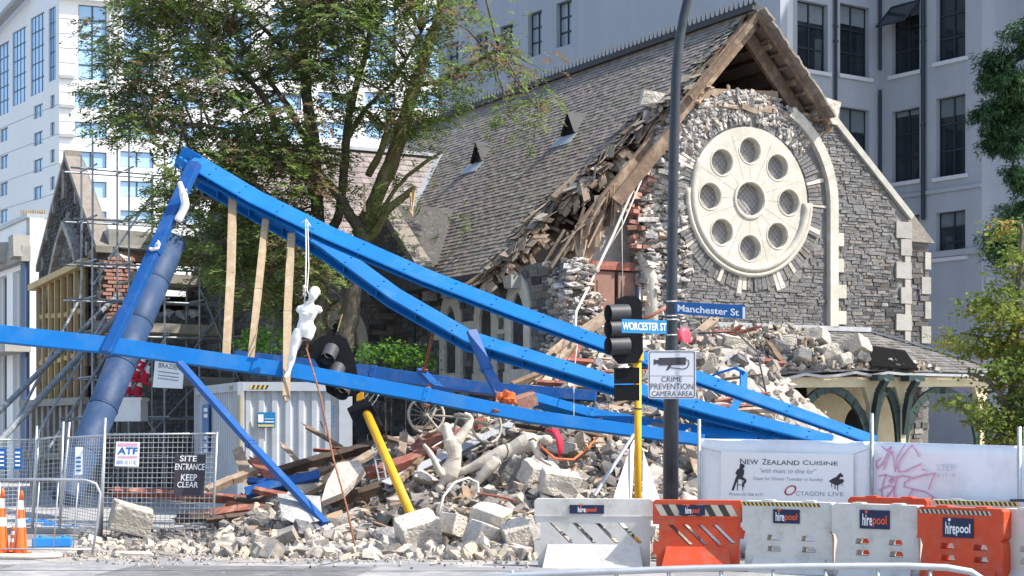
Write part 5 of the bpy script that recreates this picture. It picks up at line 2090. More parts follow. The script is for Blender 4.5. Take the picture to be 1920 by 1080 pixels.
# ================================================================== RUBBLE HEAP
CREST = [(60, 1025, 32), (180, 1012, 33), (300, 1000, 34), (380, 985, 35), (430, 965, 35.3), (480, 930, 35.6), (560, 892, 36), (640, 872, 36), (700, 850, 36), (760, 822, 36), (860, 812, 36.5), (930, 788, 36.6), (1000, 742, 37), (1060, 700, 37.4), (1120, 665, 37.8), (1180, 640, 38.3), (1250, 625, 38.8), (1330, 630, 38.9), (1400, 655, 38.5), (1450, 690, 38), (1500, 735, 37.5), (1580, 800, 37), (1700, 890, 37), (1900, 960, 37)]
TOE = [(60, 30.6), (300, 29.6), (430, 28.8), (700, 28.4), (1000, 28.2), (1400, 28.6), (1900, 30)]


def heap(x, y):
    px = 960 + F * x / max(y, 1)
    py, yc = interp(CREST, px)
    yt = interp(TOE, px)[0]
    zc_ = H + (HZ - py) * yc / F
    if y < yt:
        return 0
    t = (y - yt) / (yc - yt)
    n1 = noise.noise(V((x * .55, y * .55, 3))) * .22 + noise.noise(V((x * 1.5, y * 1.5, 7))) * .10
    if t <= 1:
        return max(0, zc_ * (t ** .92) + n1 * min(1, t * 3) * min(1, zc_))
    return max(0, zc_ * max(.25, 1 - (y - yc) * .16) + n1 * min(1, zc_))


b = MB()
NXh, NYh = 190, 84
for i in range(NXh + 1):
    px = lerp(30, 1900, i / NXh)
    for j in range(NYh + 1):
        y = lerp(27.8, 41.2, j / NYh)
        x = (px - 960) / F * y
        hz_ = heap(x, y)
        hz_ += noise.noise(V((x * 5, y * 5, 1))) * .05 * min(1, hz_ * 4)
        b.v.append((x, y, hz_ + .008 if hz_ > 0 else -.05))
for i in range(NXh):
    for j in range(NYh):
        a = i * (NYh + 1) + j
        b.f.append((a, a + NYh + 1, a + NYh + 2, a + 1))
        b.r.append(.5)
        b.m.append(0)
o = b.build('rubble_heap', MT['dust'])
setp(o, 'sloping heap of crushed stone and dust spilling from the church to the road', 'rubble heap', kind='stuff')

# small debris: nobody could count it
b = MB()
SMALL = [hull_rock(700 + i, 11) for i in range(12)] + BLOCKS[:3]


def scatter(n_, px0, px1, smin, smax, toe_pad=1.4):
    k = 0
    while k < n_:
        px = U_(px0, px1)
        yt, (py, yc) = interp(TOE, px)[0], interp(CREST, px)
        y = lerp(yt - toe_pad, yc + .3, rng.random() ** 1.15)
        x = (px - 960) / F * y
        s = smin + (smax - smin) * rng.random() ** 2.4
        z = heap(x, y)
        rv = rng.random()
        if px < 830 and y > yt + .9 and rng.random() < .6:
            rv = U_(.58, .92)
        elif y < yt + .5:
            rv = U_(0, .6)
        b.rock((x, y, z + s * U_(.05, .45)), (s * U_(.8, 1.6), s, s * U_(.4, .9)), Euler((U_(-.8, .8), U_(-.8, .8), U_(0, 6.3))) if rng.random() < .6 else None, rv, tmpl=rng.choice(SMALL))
        k += 1


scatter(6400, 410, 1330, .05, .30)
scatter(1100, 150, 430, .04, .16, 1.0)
scatter(1500, 1000, 1560, .06, .26)
for i in range(520):                       # splinters and slate shards
    px = U_(430, 1330)
    yt, (py, yc) = interp(TOE, px)[0], interp(CREST, px)
    y = lerp(yt - .2, yc, rng.random())
    x = (px - 960) / F * y
    p = V((x, y, heap(x, y) + U_(.08, .22)))
    a = U_(0, 6.3)
    L = U_(.12, .5)
    b.beam(p, p + V((math.cos(a) * L, math.sin(a) * L * .6, U_(-.1, .2) * L)), U_(.02, .07), U_(.01, .03), rv=U_(.94, .99) if rng.random() < .75 else .7)
for i in range(1300):                      # grit thrown out onto the road
    px = U_(120, 1010)
    y = 28.4 - abs(rng.gauss(0, 1.1))
    s = U_(.015, .06)
    b.rock(((px - 960) / F * y, y, s * .3), (s * 1.4, s, s * .7), tmpl=rng.choice(SMALL))
for i in range(1500):                      # crushed stone on the porch slates
    u_ = -1.6 + 5.4 * rng.random()
    t = rng.random()
    if u_ > 1.9 and t < .75:
        continue
    p = PR(u_, t)
    s = U_(.04, .15)
    b.rock(p + V((0, 0, s * .3 + .06 * U_(0, 1) * (2.5 if u_ < 1.2 else .6))), (s * 1.4, s, s * .8), tmpl=rng.choice(SMALL))
o = b.build('rubble_debris', MT['debris'])
setp(o, 'small broken chips of stone and mortar strewn over the heap and the road edge', 'rubble', kind='stuff')

# single stones
TM = {}


def stone_mesh(k, m):
    key = (k, m)
    if key not in TM:
        vv, ff = FINE[k]
        me = bpy.data.meshes.new('stone')
        me.from_pydata([tuple(p) for p in vv], [], ff)
        a = me.attributes.new('rnd', 'FLOAT', 'FACE')
        a.data.foreach_set('value', [((k * 7919) % 100) / 100.0] * len(ff))
        me.materials.append(MT[m])
        TM[key] = me
    return TM[key]


def stone(name, k, m, p, s, rot, label, cat='stone', group=None):
    o = bpy.data.objects.new(name, stone_mesh(k, m))
    C.objects.link(o)
    o.location = p
    o.rotation_euler = rot
    o.scale = s
    setp(o, label, cat, group)
    return o


GRP = 'loose stones of the rubble heap'
LAB = {'stone_grey': 'broken mid grey stone lying loose in the rubble heap below the torn church',
       'stone_dark': 'broken dark grey stone lying loose in the rubble heap below the torn church',
       'stone_cream': 'broken cream coloured stone lying loose in the rubble heap below the torn church'}
placed = []
cnt = 0
while cnt < 262:
    zone = rng.random()
    px = U_(425, 1320) if zone < .8 else (U_(1180, 1480) if zone < .92 else U_(210, 430))
    yt, (py, yc) = interp(TOE, px)[0], interp(CREST, px)
    f_ = rng.random() ** .9
    y = lerp(yt - .3, yc + .1, f_)
    x = (px - 960) / F * y
    if 1005 < px < 1330 and f_ < .12:
        continue
    s = .18 + .36 * rng.random() ** 1.7
    if px < 430:
        s *= .6
    if any((x - a) ** 2 + ((y - c) * .8) ** 2 < (.42 * (s + r_)) ** 2 for a, c, r_ in placed):
        continue
    placed.append((x, y, s))
    r_ = rng.random()
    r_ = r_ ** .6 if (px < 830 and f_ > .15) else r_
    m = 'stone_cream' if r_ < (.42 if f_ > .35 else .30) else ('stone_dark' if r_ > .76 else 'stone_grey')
    z = heap(x, y)
    stone('loose_stone', rng.randrange(len(ROCKS)) if rng.random() < .35 else rng.randrange(14), m, (x, y, z + s * .2), (s * U_(.9, 1.7), s * U_(.8, 1.2), s * U_(.4, .85)), Euler((U_(-.7, .7), U_(-.7, .7), U_(0, 6.3))), LAB[m], 'stone', GRP + ' (' + m.split('_')[1] + ')')
    cnt += 1


def hero(px, py, Y, sx, sy, sz, rot, m, lab, k=None, grp=None):
    p = at(px, py, Y)
    return stone('stone_block', rng.randrange(14, 26) if k is None else k, m, p, (sx, sy, sz), Euler(rot), lab, 'stone block', grp)


hero(780, 996, 28.3, .62, .5, .46, (.35, -.25, .35), 'stone_cream', 'big clean cream block standing at the foot of the fallen yellow pole', 15)
hero(905, 1008, 28.2, .5, .45, .44, (.2, .4, .6), 'stone_cream', 'cream block with a split face, second of three large blocks left of the white barrier')
hero(968, 1008, 28.0, .42, .4, .48, (.3, -.3, .2), 'stone_cream', 'cream block tilted against the left end of the white barrier')
hero(918, 972, 28.8, .55, .42, .4, (.2, .3, -.4), 'stone_cream', 'cream block resting above and behind the split faced block')
hero(850, 985, 28.7, .4, .4, .36, (.1, .3, .9), 'stone_cream', 'rounded cream block inside the loop of white conduit')
hero(248, 972, 31.4, .72, .4, .52, (.25, .3, .3), 'stone_cream', 'large smooth cream block leaning inside the mesh fence panel', 16)
hero(252, 1046, 27.6, .6, .4, .2, (.03, .02, .15), 'stone_cream', 'flat cream slab on the road edge in front of the mesh fence', 18)
hero(308, 1047, 27.6, .34, .3, .2, (.05, .05, .4), 'stone_grey', 'grey squared stone beside the flat cream slab on the road edge')
hero(163, 1036, 28.0, .26, .24, .16, (.1, .1, .7), 'stone_grey', 'grey stone on the road by the foot of the left crowd barrier')
hero(575, 1042, 27.9, .44, .3, .18, (.05, .05, .1), 'stone_cream', 'long brownish stone lying at the road edge below the thin rusty rod')
hero(490, 1048, 27.8, .34, .3, .18, (.1, 0, .5), 'stone_grey', 'low grey stone at the left end of the stones along the road edge')
hero(636, 1046, 27.8, .42, .35, .2, (.1, .2, .3), 'stone_cream', 'pale block lying at the road edge between two long stones')
hero(880, 1055, 27.4, .34, .3, .26, (0, .05, .1), 'stone_dark', 'dark squared stone on the road edge below the cream blocks')
hero(925, 1055, 27.3, .3, .3, .24, (.05, 0, .3), 'stone_grey', 'grey squared stone on the road edge just left of the white barrier')
hero(958, 1050, 27.2, .26, .28, .3, (0, .1, .2), 'stone_dark', 'dark stone touching the lower left corner of the white barrier')
hero(880, 830, 34.5, .4, .4, .34, (.3, .2, .2), 'stone_cream', 'cream stone caught under the dusty bicycle')
hero(970, 882, 31.5, .55, .45, .5, (.2, .5, .3), 'stone_grey', 'large angular grey stone below the dusty lying figure')
hero(1010, 890, 31, .6, .5, .42, (.4, .2, .5), 'stone_cream', 'big cream stone right of the dangling dusty arm')
hero(1045, 905, 30.2, .62, .5, .4, (.2, .2, .2), 'stone_cream', 'big pale stone behind the top of the white barrier')
# carved blocks on the porch roof
for i, (px, py, t, s, lab) in enumerate(((1532, 632, .3, .5, 'tall cream block standing on edge on the porch roof'), (1606, 653, .5, .6, 'moulded cream cornice block, rightmost on the porch roof'), (1555, 662, .55, .55, 'broad grey cream block lying at the middle of the porch roof'), (1475, 640, .3, .42, 'cream block near the flashing at the left of the porch roof'), (1462, 650, .4, .4, 'slanting white block at the left of the porch roof beside the heap'), (1580, 675, .65, .4, 'small tilted block under the moulded cornice block on the porch roof'), (1505, 668, .6, .36, 'low pale block left of the broad block on the porch roof'), (1620, 672, .7, .32, 'grey block below the moulded cornice block beside the black sheet'))):
    q = ray_plane(px, py, PR(2, 0, .2), (PR(3, 0) - PR(2, 0)).cross(PR(2, 1) - PR(2, 0)).normalized())
    stone('stone_block', 14 + (i * 5) % 12, 'stone_cream' if i != 7 else 'stone_grey', q, (s, s * .75, s * .7), Euler((U_(-.5, .5), U_(-.5, .5), U_(0, 3))), lab, 'stone block')

# plaster slab and beige sheet
b = MB()
p = [at(602, 940, 30.2), at(640, 925, 30.4), at(683, 880, 31.2), at(672, 862, 31.6), at(632, 868, 31.5), at(612, 905, 30.8)]
b.add(p + [q + V((.02, .16, -.1)) for q in p], [(0, 1, 2, 3, 4, 5), (11, 10, 9, 8, 7, 6)] + [(i, (i + 1) % 6, 6 + (i + 1) % 6, 6 + i) for i in range(6)])
setp(b.build('plaster_slab', MT['stone_cream'], loc=p[0]), 'long white broken slab propped on brown timbers left of the yellow pole', 'slab')
b = MB()
p = [at(520, 925, 30.6), at(600, 930, 30.3), at(604, 975, 29.6), at(560, 985, 29.4), at(530, 970, 29.6)]
b.add(p + [q + V((0, .05, -.02)) for q in p], [(0, 1, 2, 3, 4), (9, 8, 7, 6, 5)] + [(i, (i + 1) % 5, 5 + (i + 1) % 5, 5 + i) for i in range(5)])
setp(b.build('wall_board', MT['plaster'], loc=p[3]), 'sheet of bare wall board lying under the slanting blue strut', 'board')

# ------------------------------------------------------------------ timbers in the heap
TG = 'splintered timbers in the rubble'


def timber(px0, py0, Y0, px1, py1, Y1, w_, h_, m, lab, grp=None, name='timber_beam'):
    b = MB()
    p, q = at(px0, py0, Y0), at(px1, py1, Y1)
    for r_ in (p, q):
        if r_.y < 38.5:
            r_.z = max(r_.z, .06)
    n_ = 3
    up = V((U_(-.2, .2), -.5, .85))
    mid = p.lerp(q, .5) + V((0, 0, U_(-.02, .02)))
    b.beam(p, mid, w_, h_, up, rv=.4, j=.01)
    b.beam(mid, q, w_, h_, up, rv=.4, j=.01)
    for e, s in ((p, p - q), (q, q - p)):  # splintered ends
        s = s.normalized()
        for k in range(3):
            o_ = V((U_(-.3, .3) * w_, U_(-.3, .3) * w_, U_(-.3, .3) * h_))
            b.beam(e + o_ - s * .05, e + o_ + s * U_(.04, .2), w_ * .4, h_ * .3, up, rv=.6, w1=.01, h1=.006)
    return setp(b.build(name, MT[m], loc=p), lab, 'timber', grp)


timber(515, 888, 34.6, 705, 835, 35.4, .17, .17, 'wood_dark', 'long dark brown beam running from the container to the yellow pole')
timber(620, 942, 30.9, 730, 908, 31.4, .17, .17, 'wood_dark', 'short dark beam butting the grey metal channel')
timber(560, 905, 33.5, 665, 862, 34.2, .14, .1, 'wood_old', 'brown board under the long dark beam')
timber(605, 905, 32, 700, 848, 33, .18, .08, 'wood_raw', 'orange brown board behind the white plaster slab')
timber(690, 888, 32.2, 812, 846, 33.2, .22, .16, 'wood_red', 'thick red brown beam crossing behind the yellow pole')
timber(800, 850, 33.6, 905, 790, 35.5, .2, .14, 'wood_red', 'red brown beam rising under the dusty bicycle')
timber(388, 920, 33.6, 478, 884, 34.4, .15, .15, 'wood_raw', 'squared orange timber pointing at the fence post beside the entrance board')
timber(445, 842, 35.2, 470, 912, 34.0, .22, .05, 'wood_raw', 'wide splintered board standing upright at the container corner')
timber(478, 862, 35, 520, 905, 34, .3, .05, 'wood_red', 'wide brown board lying under the slanting blue strut')
timber(215, 922, 33.4, 470, 938, 33.6, .12, .16, 'wood_red', 'rust brown plank lying flat behind the mesh fence, upper one')
timber(330, 972, 32.6, 520, 952, 32.6, .3, .07, 'wood_dark', 'dark wide plank lying flat behind the mesh fence, lower one')
timber(395, 962, 32.2, 495, 948, 32.3, .2, .05, 'wood_red', 'short red brown plank right of the mesh fence post')
timber(575, 800, 35.8, 640, 838, 35.4, .08, .06, 'wood_old', 'thin timber leaning on the container front')
timber(530, 835, 36.1, 562, 868, 35.6, .10, .04, 'wood_raw', 'light lath leaning below the container sticker')
timber(1035, 665, 38.0, 1150, 582, 39.2, .24, .16, 'wood_raw', 'long raw timber sloping up to the church doors')
timber(1000, 715, 37.0, 1085, 640, 38.4, .16, .12, 'wood_raw', 'raw timber below the church doors, left of the signal head')
timber(960, 722, 36.6, 1035, 690, 37.4, .13, .12, 'wood_old', 'brown timber sticking out left between the blue girders')
timber(1055, 700, 37.2, 1105, 620, 38.6, .12, .05, 'wood_red', 'thin red lath between the blue girders')
timber(1000, 690, 37.2, 1068, 628, 38.5, .08, .06, 'wood_raw', 'narrow raw lath left of the red lath')
timber(1348, 625, 38.8, 1395, 690, 38.0, .34, .16, 'wood_red', 'wide dark red plank tilted in the heap right of the camera sign')
timber(1395, 672, 38.2, 1470, 682, 38.2, .14, .1, 'wood_red', 'flat red brown plank at the left end of the porch roof')
timber(1275, 650, 38.6, 1340, 600, 39.3, .2, .1, 'wood_raw', 'raw board in the heap behind the street name blade')
timber(1122, 822, 32.6, 1150, 890, 31.2, .2, .05, 'wood_raw', 'upright raw board in the heap left of the white folded panel')
timber(1290, 830, 31.6, 1310, 890, 30.6, .16, .05, 'wood_raw', 'raw board between the lamp post and the white hoarding')
timber(1045, 842, 32.6, 1125, 900, 31.0, .07, .05, 'wood_raw', 'thin raw lath slanting down from the red cloth')
timber(745, 905, 31, 790, 860, 32.6, .1, .08, 'wood_old', 'brown timber right of the yellow pole under the red beam')
timber(752, 862, 33.4, 758, 812, 34, .16, .05, 'wood_raw', 'upright splintered board left of the pink red box')
timber(1440, 640, 38.5, 1465, 676, 38.2, .12, .06, 'wood_old', 'brown post end at the left of the porch roof')
for i in range(74):
    px = rng.choice((U_(470, 720), U_(470, 720), U_(660, 900), U_(960, 1180), U_(1050, 1420)))
    yt, (py, yc) = interp(TOE, px)[0], interp(CREST, px)
    y = lerp(yt, yc, U_(.45, 1.0))
    x = (px - 960) / F * y
    z = heap(x, y)
    a = U_(-.5, .9)
    L = U_(.5, 1.9)
    d = V((math.cos(a) * L, U_(-.3, .3) * L, math.sin(a) * L * .55))
    b = MB()
    w_, h_ = U_(.05, .15), U_(.03, .1)
    p = V((x, y, z + .12))
    b.beam(p - d / 2, p + d / 2, w_, h_, V((0, -.5, .85)), j=.012)
    b.beam(p + d / 2, p + d / 2 + d.normalized() * U_(.05, .2), w_ * .5, h_ * .6, V((0, -.5, .85)), w1=.01)
    setp(b.build('broken_board', MT[rng.choice(['wood_old', 'wood_raw', 'wood_old', 'wood_dark', 'wood_red'])], loc=p), 'broken length of board sticking out of the rubble heap', 'board', TG)

# metal channel, pink box, window frame
b = MB()
b.ibeam(at(722, 912, 31.2), at(962, 798, 35.4), .2, .12, (0, -.6, .8), .02)
setp(b.build('metal_channel', MT['lead'], loc=at(722, 912, 31.2)), 'long grey metal channel sloping up under the dusty bicycle', 'channel')
b = MB()
p = at(812, 862, 34)
b.box(p + V((.1, 0, .12)), (.85, .5, .62), Euler((.25, -.42, .2)), j=.05)
b.box(p + V((-.25, -.15, -.12)), (.5, .5, .5), Euler((.1, -.5, .1)), j=.05)
setp(b.build('crushed_box', MT['wood_red'], loc=p), 'crushed pinkish red box buried under the dusty bicycle', 'box')

# ================================================================== BLUE STEEL FRAME
BG = 'fallen blue steel frame'


def girder(name, pts, w_, h_, up, lab, m='blue_steel', w1=None, h1=None, sect='box'):
    b = MB()
    P = [at(*p) for p in pts]
    tot = sum((q - p).length for p, q in zip(P, P[1:]))
    run, ts_ = 0, [0]
    for p, q in zip(P, P[1:]):
        run += (q - p).length
        ts_.append(run / tot)
    w1, h1 = w1 or w_, h1 or h_
    vs_ = []
    for i, p in enumerate(P):
        d = (P[min(i + 1, len(P) - 1)] - P[max(i - 1, 0)])
        d, s, u = frame(d, up)
        a_, c_ = lerp(w_, w1, ts_[i]) / 2, lerp(h_, h1, ts_[i]) / 2
        vs_ += [p - s * a_ - u * c_, p + s * a_ - u * c_, p + s * a_ + u * c_, p - s * a_ + u * c_]
    n_ = len(P)
    if sect == 'I':                          # two flanges and a web set back between them
        q = vs_
        vs_ = []
        for i in range(n_):
            a_, c_, d0, e0 = (V(v) for v in q[4 * i:4 * i + 4])
            up_v = (e0 - c_).normalized()
            vs_ += [d0 - up_v * .03, e0 - up_v * .03, e0, d0]
            mid0, mid1 = a_.lerp(c_, .42), a_.lerp(c_, .58)
            top0, top1 = d0.lerp(e0, .42), d0.lerp(e0, .58)
            vs_ += [mid0, mid1, top1 - up_v * .03, top0 - up_v * .03]
            vs_ += [a_, c_, c_ + up_v * .03, a_ + up_v * .03]
        fs = []
        for o_ in (0, 4, 8):
            fs += [(o_, o_ + 3, o_ + 2, o_ + 1), tuple(12 * (n_ - 1) + o_ + k for k in (0, 1, 2, 3))]
            for i in range(n_ - 1):
                for k in range(4):
                    k2 = (k + 1) % 4
                    fs.append((12 * i + o_ + k, 12 * i + o_ + k2, 12 * i + 12 + o_ + k2, 12 * i + 12 + o_ + k))
        b.add(vs_, fs)
        for i in range(n_ - 1):
            for t in (.33, .8):
                d, s, u = frame(P[i + 1] - P[i], up)
                c_ = lerp(h_, h1, lerp(ts_[i], ts_[i + 1], t))
                a_ = lerp(w_, w1, lerp(ts_[i], ts_[i + 1], t))
                p = P[i].lerp(P[i + 1], t)
                b.beam(p - u * (c_ / 2 - .035), p + u * (c_ / 2 - .035), .016, a_ * .8, up=s)
                for sg in (-.28, .28):
                    b.tube([p + s * a_ * sg + u * c_ / 2, p + s * a_ * sg + u * (c_ / 2 + .02)], .018, 6)
        return setp(b.build(name, MT[m], loc=P[0]), lab, 'girder', BG)
    fs = [(0, 1, 2, 3), tuple(4 * (n_ - 1) + k for k in (3, 2, 1, 0))]
    for i in range(n_ - 1):
        for k in range(4):
            k2 = (k + 1) % 4
            fs.append((4 * i + k, 4 * i + 4 + k, 4 * i + 4 + k2, 4 * i + k2))
    b.add(vs_, fs)
    for i in range(n_ - 1):                  # seams, bolts
        d, s, u = frame(P[i + 1] - P[i], up)
        if i % 2 == 1:
            a_, c_ = lerp(w_, w1, ts_[i]), lerp(h_, h1, ts_[i])
            b.beam(P[i] - d * .06, P[i] + d * .06, a_ + .03, c_ + .03, up)
            for sg in (-.3, .3):
                b.tube([P[i] + s * a_ * sg + u * c_ / 2, P[i] + s * a_ * sg + u * (c_ / 2 + .03)], .018, 6)
    o = b.build(name, MT[m], loc=P[0], bevel=.012)
    return setp(o, lab, 'girder', BG)


UPB = (0, -.72, .70)
t2 = girder('steel_girder', [(360, 306, 35.0), (480, 376, 34.6), (620, 444, 34.1), (800, 522, 33.3), (960, 584, 32.6), (1130, 646, 31.9), (1400, 742, 30.9), (1640, 828, 30.1)], .40, .22, UPB, 'topmost long blue girder sloping from the upper left end plate down to the hoarding', w1=.21, h1=.10, sect='I')
girder('steel_girder', [(374, 330, 35.4), (500, 404, 34.95), (610, 466, 34.6), (740, 560, 34.1), (880, 640, 33.6), (1010, 680, 33.2), (1160, 726, 32.9), (1340, 776, 32.3), (1560, 832, 31.7)], .36, .36, UPB, 'thick blue girder just below the topmost one, kinked at a bolted strut', w1=.26, h1=.20, sect='I')
girder('steel_girder', [(-60, 620, 33.2), (205, 648, 32.9), (560, 698, 32.3), (800, 742, 31.9), (1000, 782, 31.5), (1320, 826, 30.9)], .37, .10, (0, -.93, .36), 'long nearly level blue girder crossing the whole left half below the hanging mannequin', w1=.22)
girder('steel_girder', [(440, 672, 35.6), (700, 700, 35.2), (900, 728, 34.9), (1118, 744, 34.6)], .30, .20, (0, -.98, .2), 'darker blue girder lying behind the long level one, its flange end free', m='blue_steel_dark', w1=.22)
girder('steel_girder', [(985, 745, 34.2), (1110, 780, 33.4), (1260, 806, 32.6), (1420, 828, 32)], .24, .2, UPB, 'short blue girder between the dark flange end and the lamp post', m='blue_steel')
girder('steel_girder', [(1238, 752, 33.4), (1330, 786, 32.8), (1450, 826, 32.0)], .26, .22, UPB, 'short blue girder right of the lamp post under the topmost girder')
girder('steel_column', [(366, 306, 34.7), (290, 470, 33.7), (200, 662, 32.75)], .26, .16, (-.3, -.94, .1), 'thin blue leg running from the upper end plate down to the level girder', m='blue_steel_dark', w1=.2)
girder('steel_strut', [(336, 680, 32.2), (470, 832, 31), (610, 982, 29.6)], .15, .10, (.6, -.6, .5), 'blue strut slanting from the level girder down into the rubble before the container', m='blue_steel_dark')
girder('steel_strut', [(884, 620, 33.2), (912, 690, 32.8), (942, 748, 32.4)], .2, .1, (.4, -.9, .1), 'short dark blue strut bolted to the kink of the thick girder', m='blue_steel_dark')
girder('steel_strut', [(788, 694, 34.8), (815, 722, 34.2), (846, 742, 33.6)], .18, .1, (.4, -.8, .3), 'short blue strut at the bent middle of the darker girder', m='blue_steel_dark')
girder('steel_strut', [(460, 925, 32.4), (535, 905, 32.5), (600, 892, 32.6)], .2, .14, (0, -.8, .6), 'short blue beam end lying among boards in front of the container', m='blue_steel_dark')
girder('steel_strut', [(465, 902, 33), (520, 905, 32.8), (560, 900, 32.7)], .12, .1, (0, -.8, .6), 'broken blue offcut lying behind the short blue beam end', m='blue_steel_dark')
b = MB()
P = [at(*p) for p in ((1312, 716, 33.6), (1345, 700, 33.5), (1378, 690, 33.4), (1394, 697, 33.4), (1394, 725, 33.3), (1382, 755, 33.1), (1362, 790, 32.8))]
for p, q in zip(P, P[1:]):
    b.beam(p, q + (q - p) * .15, .16, .04, V((.3, -.2, .9)))
setp(b.build('bent_steel_strap', MT['blue_steel'], loc=P[-1]), 'curled blue steel strap bent over the topmost girder right of the camera sign', 'strap', BG)
b = MB()
p = at(352, 302, 35.0)
b.box(p, (.42, .06, .46), Euler((.2, .5, .1)))
b.beam(at(340, 296, 35.1), at(356, 322, 35.0), .3, .1, UPB)
b.box(at(344, 306, 34.8), (.26, .2, .14), Euler((.3, .6, .2)))
o = b.build('end_plate', MT['blue_steel'], t2)
b = MB()
for x, y in ((345, 296), (358, 296), (345, 310), (360, 312)):
    b.tube([at(x, y, 34.9), at(x, y, 34.72)], .025, 6)
b.build('bolts', MT['blue_steel_dark'], o)
# rusty hangers on the girders
for (x0, y0, Y0, x1, y1, Y1, lab) in ((815, 610, 34.0, 796, 694, 34.6, 'rusty strap hanging from the thick blue girder to the dark one'), (805, 724, 33, 800, 760, 31.8, 'rusty bracket clipped over the level girder above the bicycle wheel'), (936, 728, 32.6, 930, 770, 31.6, 'rusty bracket clipped over the level girder near the red bag')):
    b = MB()
    p, q = at(x0, y0, Y0), at(x1, y1, Y1)
    b.beam(p, q, .06, .03)
    b.box(q, (.12, .1, .06), Euler((.2, .3, 0)))
    b.box(p, (.1, .1, .05), Euler((.2, .3, 0)))
    setp(b.build('rusty_bracket', MT['rust'], loc=q), lab, 'bracket')
b = MB()
p = at(985, 752, 33)
b.rock(p, (.42, .3, .26), Euler((.2, -.3, .3)), tmpl=BLOCKS[3])
setp(b.build('brick_lump', MT['brick'], loc=p), 'lump of red brickwork stuck between the blue girders', 'brick lump')
b = MB()
p = at(950, 746, 31.8)
for i in range(16):
    b.rock(p + V((U_(-.12, .12), U_(-.08, .08), U_(-.07, .07))), U_(.08, .16))
setp(b.build('orange_bag', MT['cone_orange'], loc=p), 'crumpled orange plastic bag caught on the level blue girder', 'bag')

# timber posts hung from the girder
for (x0, y0, Y0, x1, y1, Y1, w_, lab) in ((437, 368, 34.7, 424, 668, 32.9, .15, 'leftmost of the three pale timber posts hanging between the blue girders'), (498, 412, 34.5, 469, 682, 32.9, .13, 'middle of the three pale timber posts hanging between the blue girders'), (547, 440, 34.3, 537, 744, 31.9, .14, 'pale timber post hanging beside the mannequin, rightmost of three')):
    b = MB()
    p, q = at(x0, y0, Y0 + .12), at(x1, y1, Y1 - .1)
    mid = p.lerp(q, .5) + V((U_(-.03, .03), 0, 0))
    b.beam(p, mid, w_, .10, (0, -1, 0), rv=.5, j=.008)
    b.beam(mid, q, w_, .10, (0, -1, 0), rv=.5, w1=w_ * .85, j=.008)
    b.beam(q, q + (q - mid).normalized() * .12, w_ * .6, .06, (0, -1, 0), rv=.5, w1=.02)
    setp(b.build('timber_post', MT['timber_new'], loc=q), lab, 'post', 'timber posts hanging between the blue girders')

# ================================================================== MANNEQUINS
YM = 31.9
mq = thing('mannequin', 'armless white mannequin with one leg hanging by a rope from the blue girder', 'mannequin', at(572, 690, YM))
m_ = lambda x, y, dy=0: at(x, y, YM + dy)
k = YM / F
E = lambda x, y, rx, ry, dy=0: (m_(x, y, dy), rx * k, ry * k)
body('body', [
    [E(576, 627, 15, 11), E(574, 618, 19.5, 13), E(573, 609, 16, 11), E(574, 601, 13.5, 9.5), E(576, 592, 16, 11.5, -.01), E(578, 584, 18.5, 12, -.01), E(580, 577, 19, 10.5), E(581, 571, 11, 8), E(582, 567, 6.5, 6.5), E(584, 562, 6, 6.2)],
    [E(584.5, 562, 6, 6.5, -.03), E(586, 558, 8, 9.5, -.03), E(588, 552, 9.6, 11.5, -.01), E(590, 546, 9, 10.5, 0), E(591, 542, 5, 6, .01)],
    [E(568, 577, 6, 6), E(562, 579, 6.5, 6.5), E(559, 584, 5.5, 5.5)], [E(592, 577, 6, 6), E(598, 580, 6.5, 6.5), E(600, 585, 5.5, 5.5)],
    [E(563, 620, 12, 11), E(557, 634, 12, 11.5), E(553, 648, 9.6, 9.6), E(550, 658, 7.6, 8, -.02), E(548, 667, 7.4, 8, -.01), E(546, 677, 7.2, 7.4, .02), E(543, 689, 4.8, 5), E(541, 697, 4.2, 4.6), E(540, 701, 4.6, 6, -.03)],
    [E(540, 700, 4.2, 4), E(537, 704, 4.2, 5, -.1), E(535, 707, 3, 3, -.2)],
    [E(580, 620, 11, 10.5), E(577, 628, 11.5, 10.5), E(574, 634, 10.5, 10)],
    [E(571, 587, 5.5, 4, -.1), E(571.5, 589, 3, 2.5, -.13)], [E(585, 586, 5.5, 4, -.1), E(584.5, 588, 3, 2.5, -.13)],
    [E(587, 552, 1.4, 2, -.11), E(586.5, 555.5, 2, 2.2, -.125)]], MT['mannequin'], mq, .011)
b = MB()
for sg in (-1, 1):                         # moulded face: brows and eyes, nose, mouth, ear
    b.rock(m_(588 + sg * 3.6, 551, -.112), (.024, .012, .010), Euler((0, .3, 0)), tmpl=HULLS[1])
    b.rock(m_(589.5 + sg * 9.6, 551.5, -.01), (.02, .035, .05), Euler((0, .3, 0)), tmpl=HULLS[2])
b.rock(m_(587.5, 554, -.125), (.022, .04, .04), Euler((0, .3, 0)), tmpl=HULLS[4])
b.rock(m_(585.8, 558.2, -.098), (.04, .02, .012), Euler((0, .3, 0)), tmpl=HULLS[5])
b.build('face', MT['mannequin_dusty'], mq)
b = MB()
N_ = 14
c = m_(589.5, 548.5, .015)
ax = V((.29, -.05, 1)).normalized()
_, s_, u_ = frame(ax, (0, -1, 0))
vs_ = []
for i in range(7):
    ph = R(12 + i * 13)
    for j in range(N_):
        th = 2 * math.pi * j / N_
        vs_.append(c + (s_ * math.cos(th) + u_ * math.sin(th)) * .112 * math.sin(ph) + ax * (.125 * math.cos(ph)) + V((0, .02, 0)))
b.add(vs_, [(i * N_ + j, i * N_ + (j + 1) % N_, (i + 1) * N_ + (j + 1) % N_, (i + 1) * N_ + j) for i in range(6) for j in range(N_)] + [tuple(range(N_))])
b.build('moulded_cap', MT['mannequin_dusty'], mq, smooth=True)
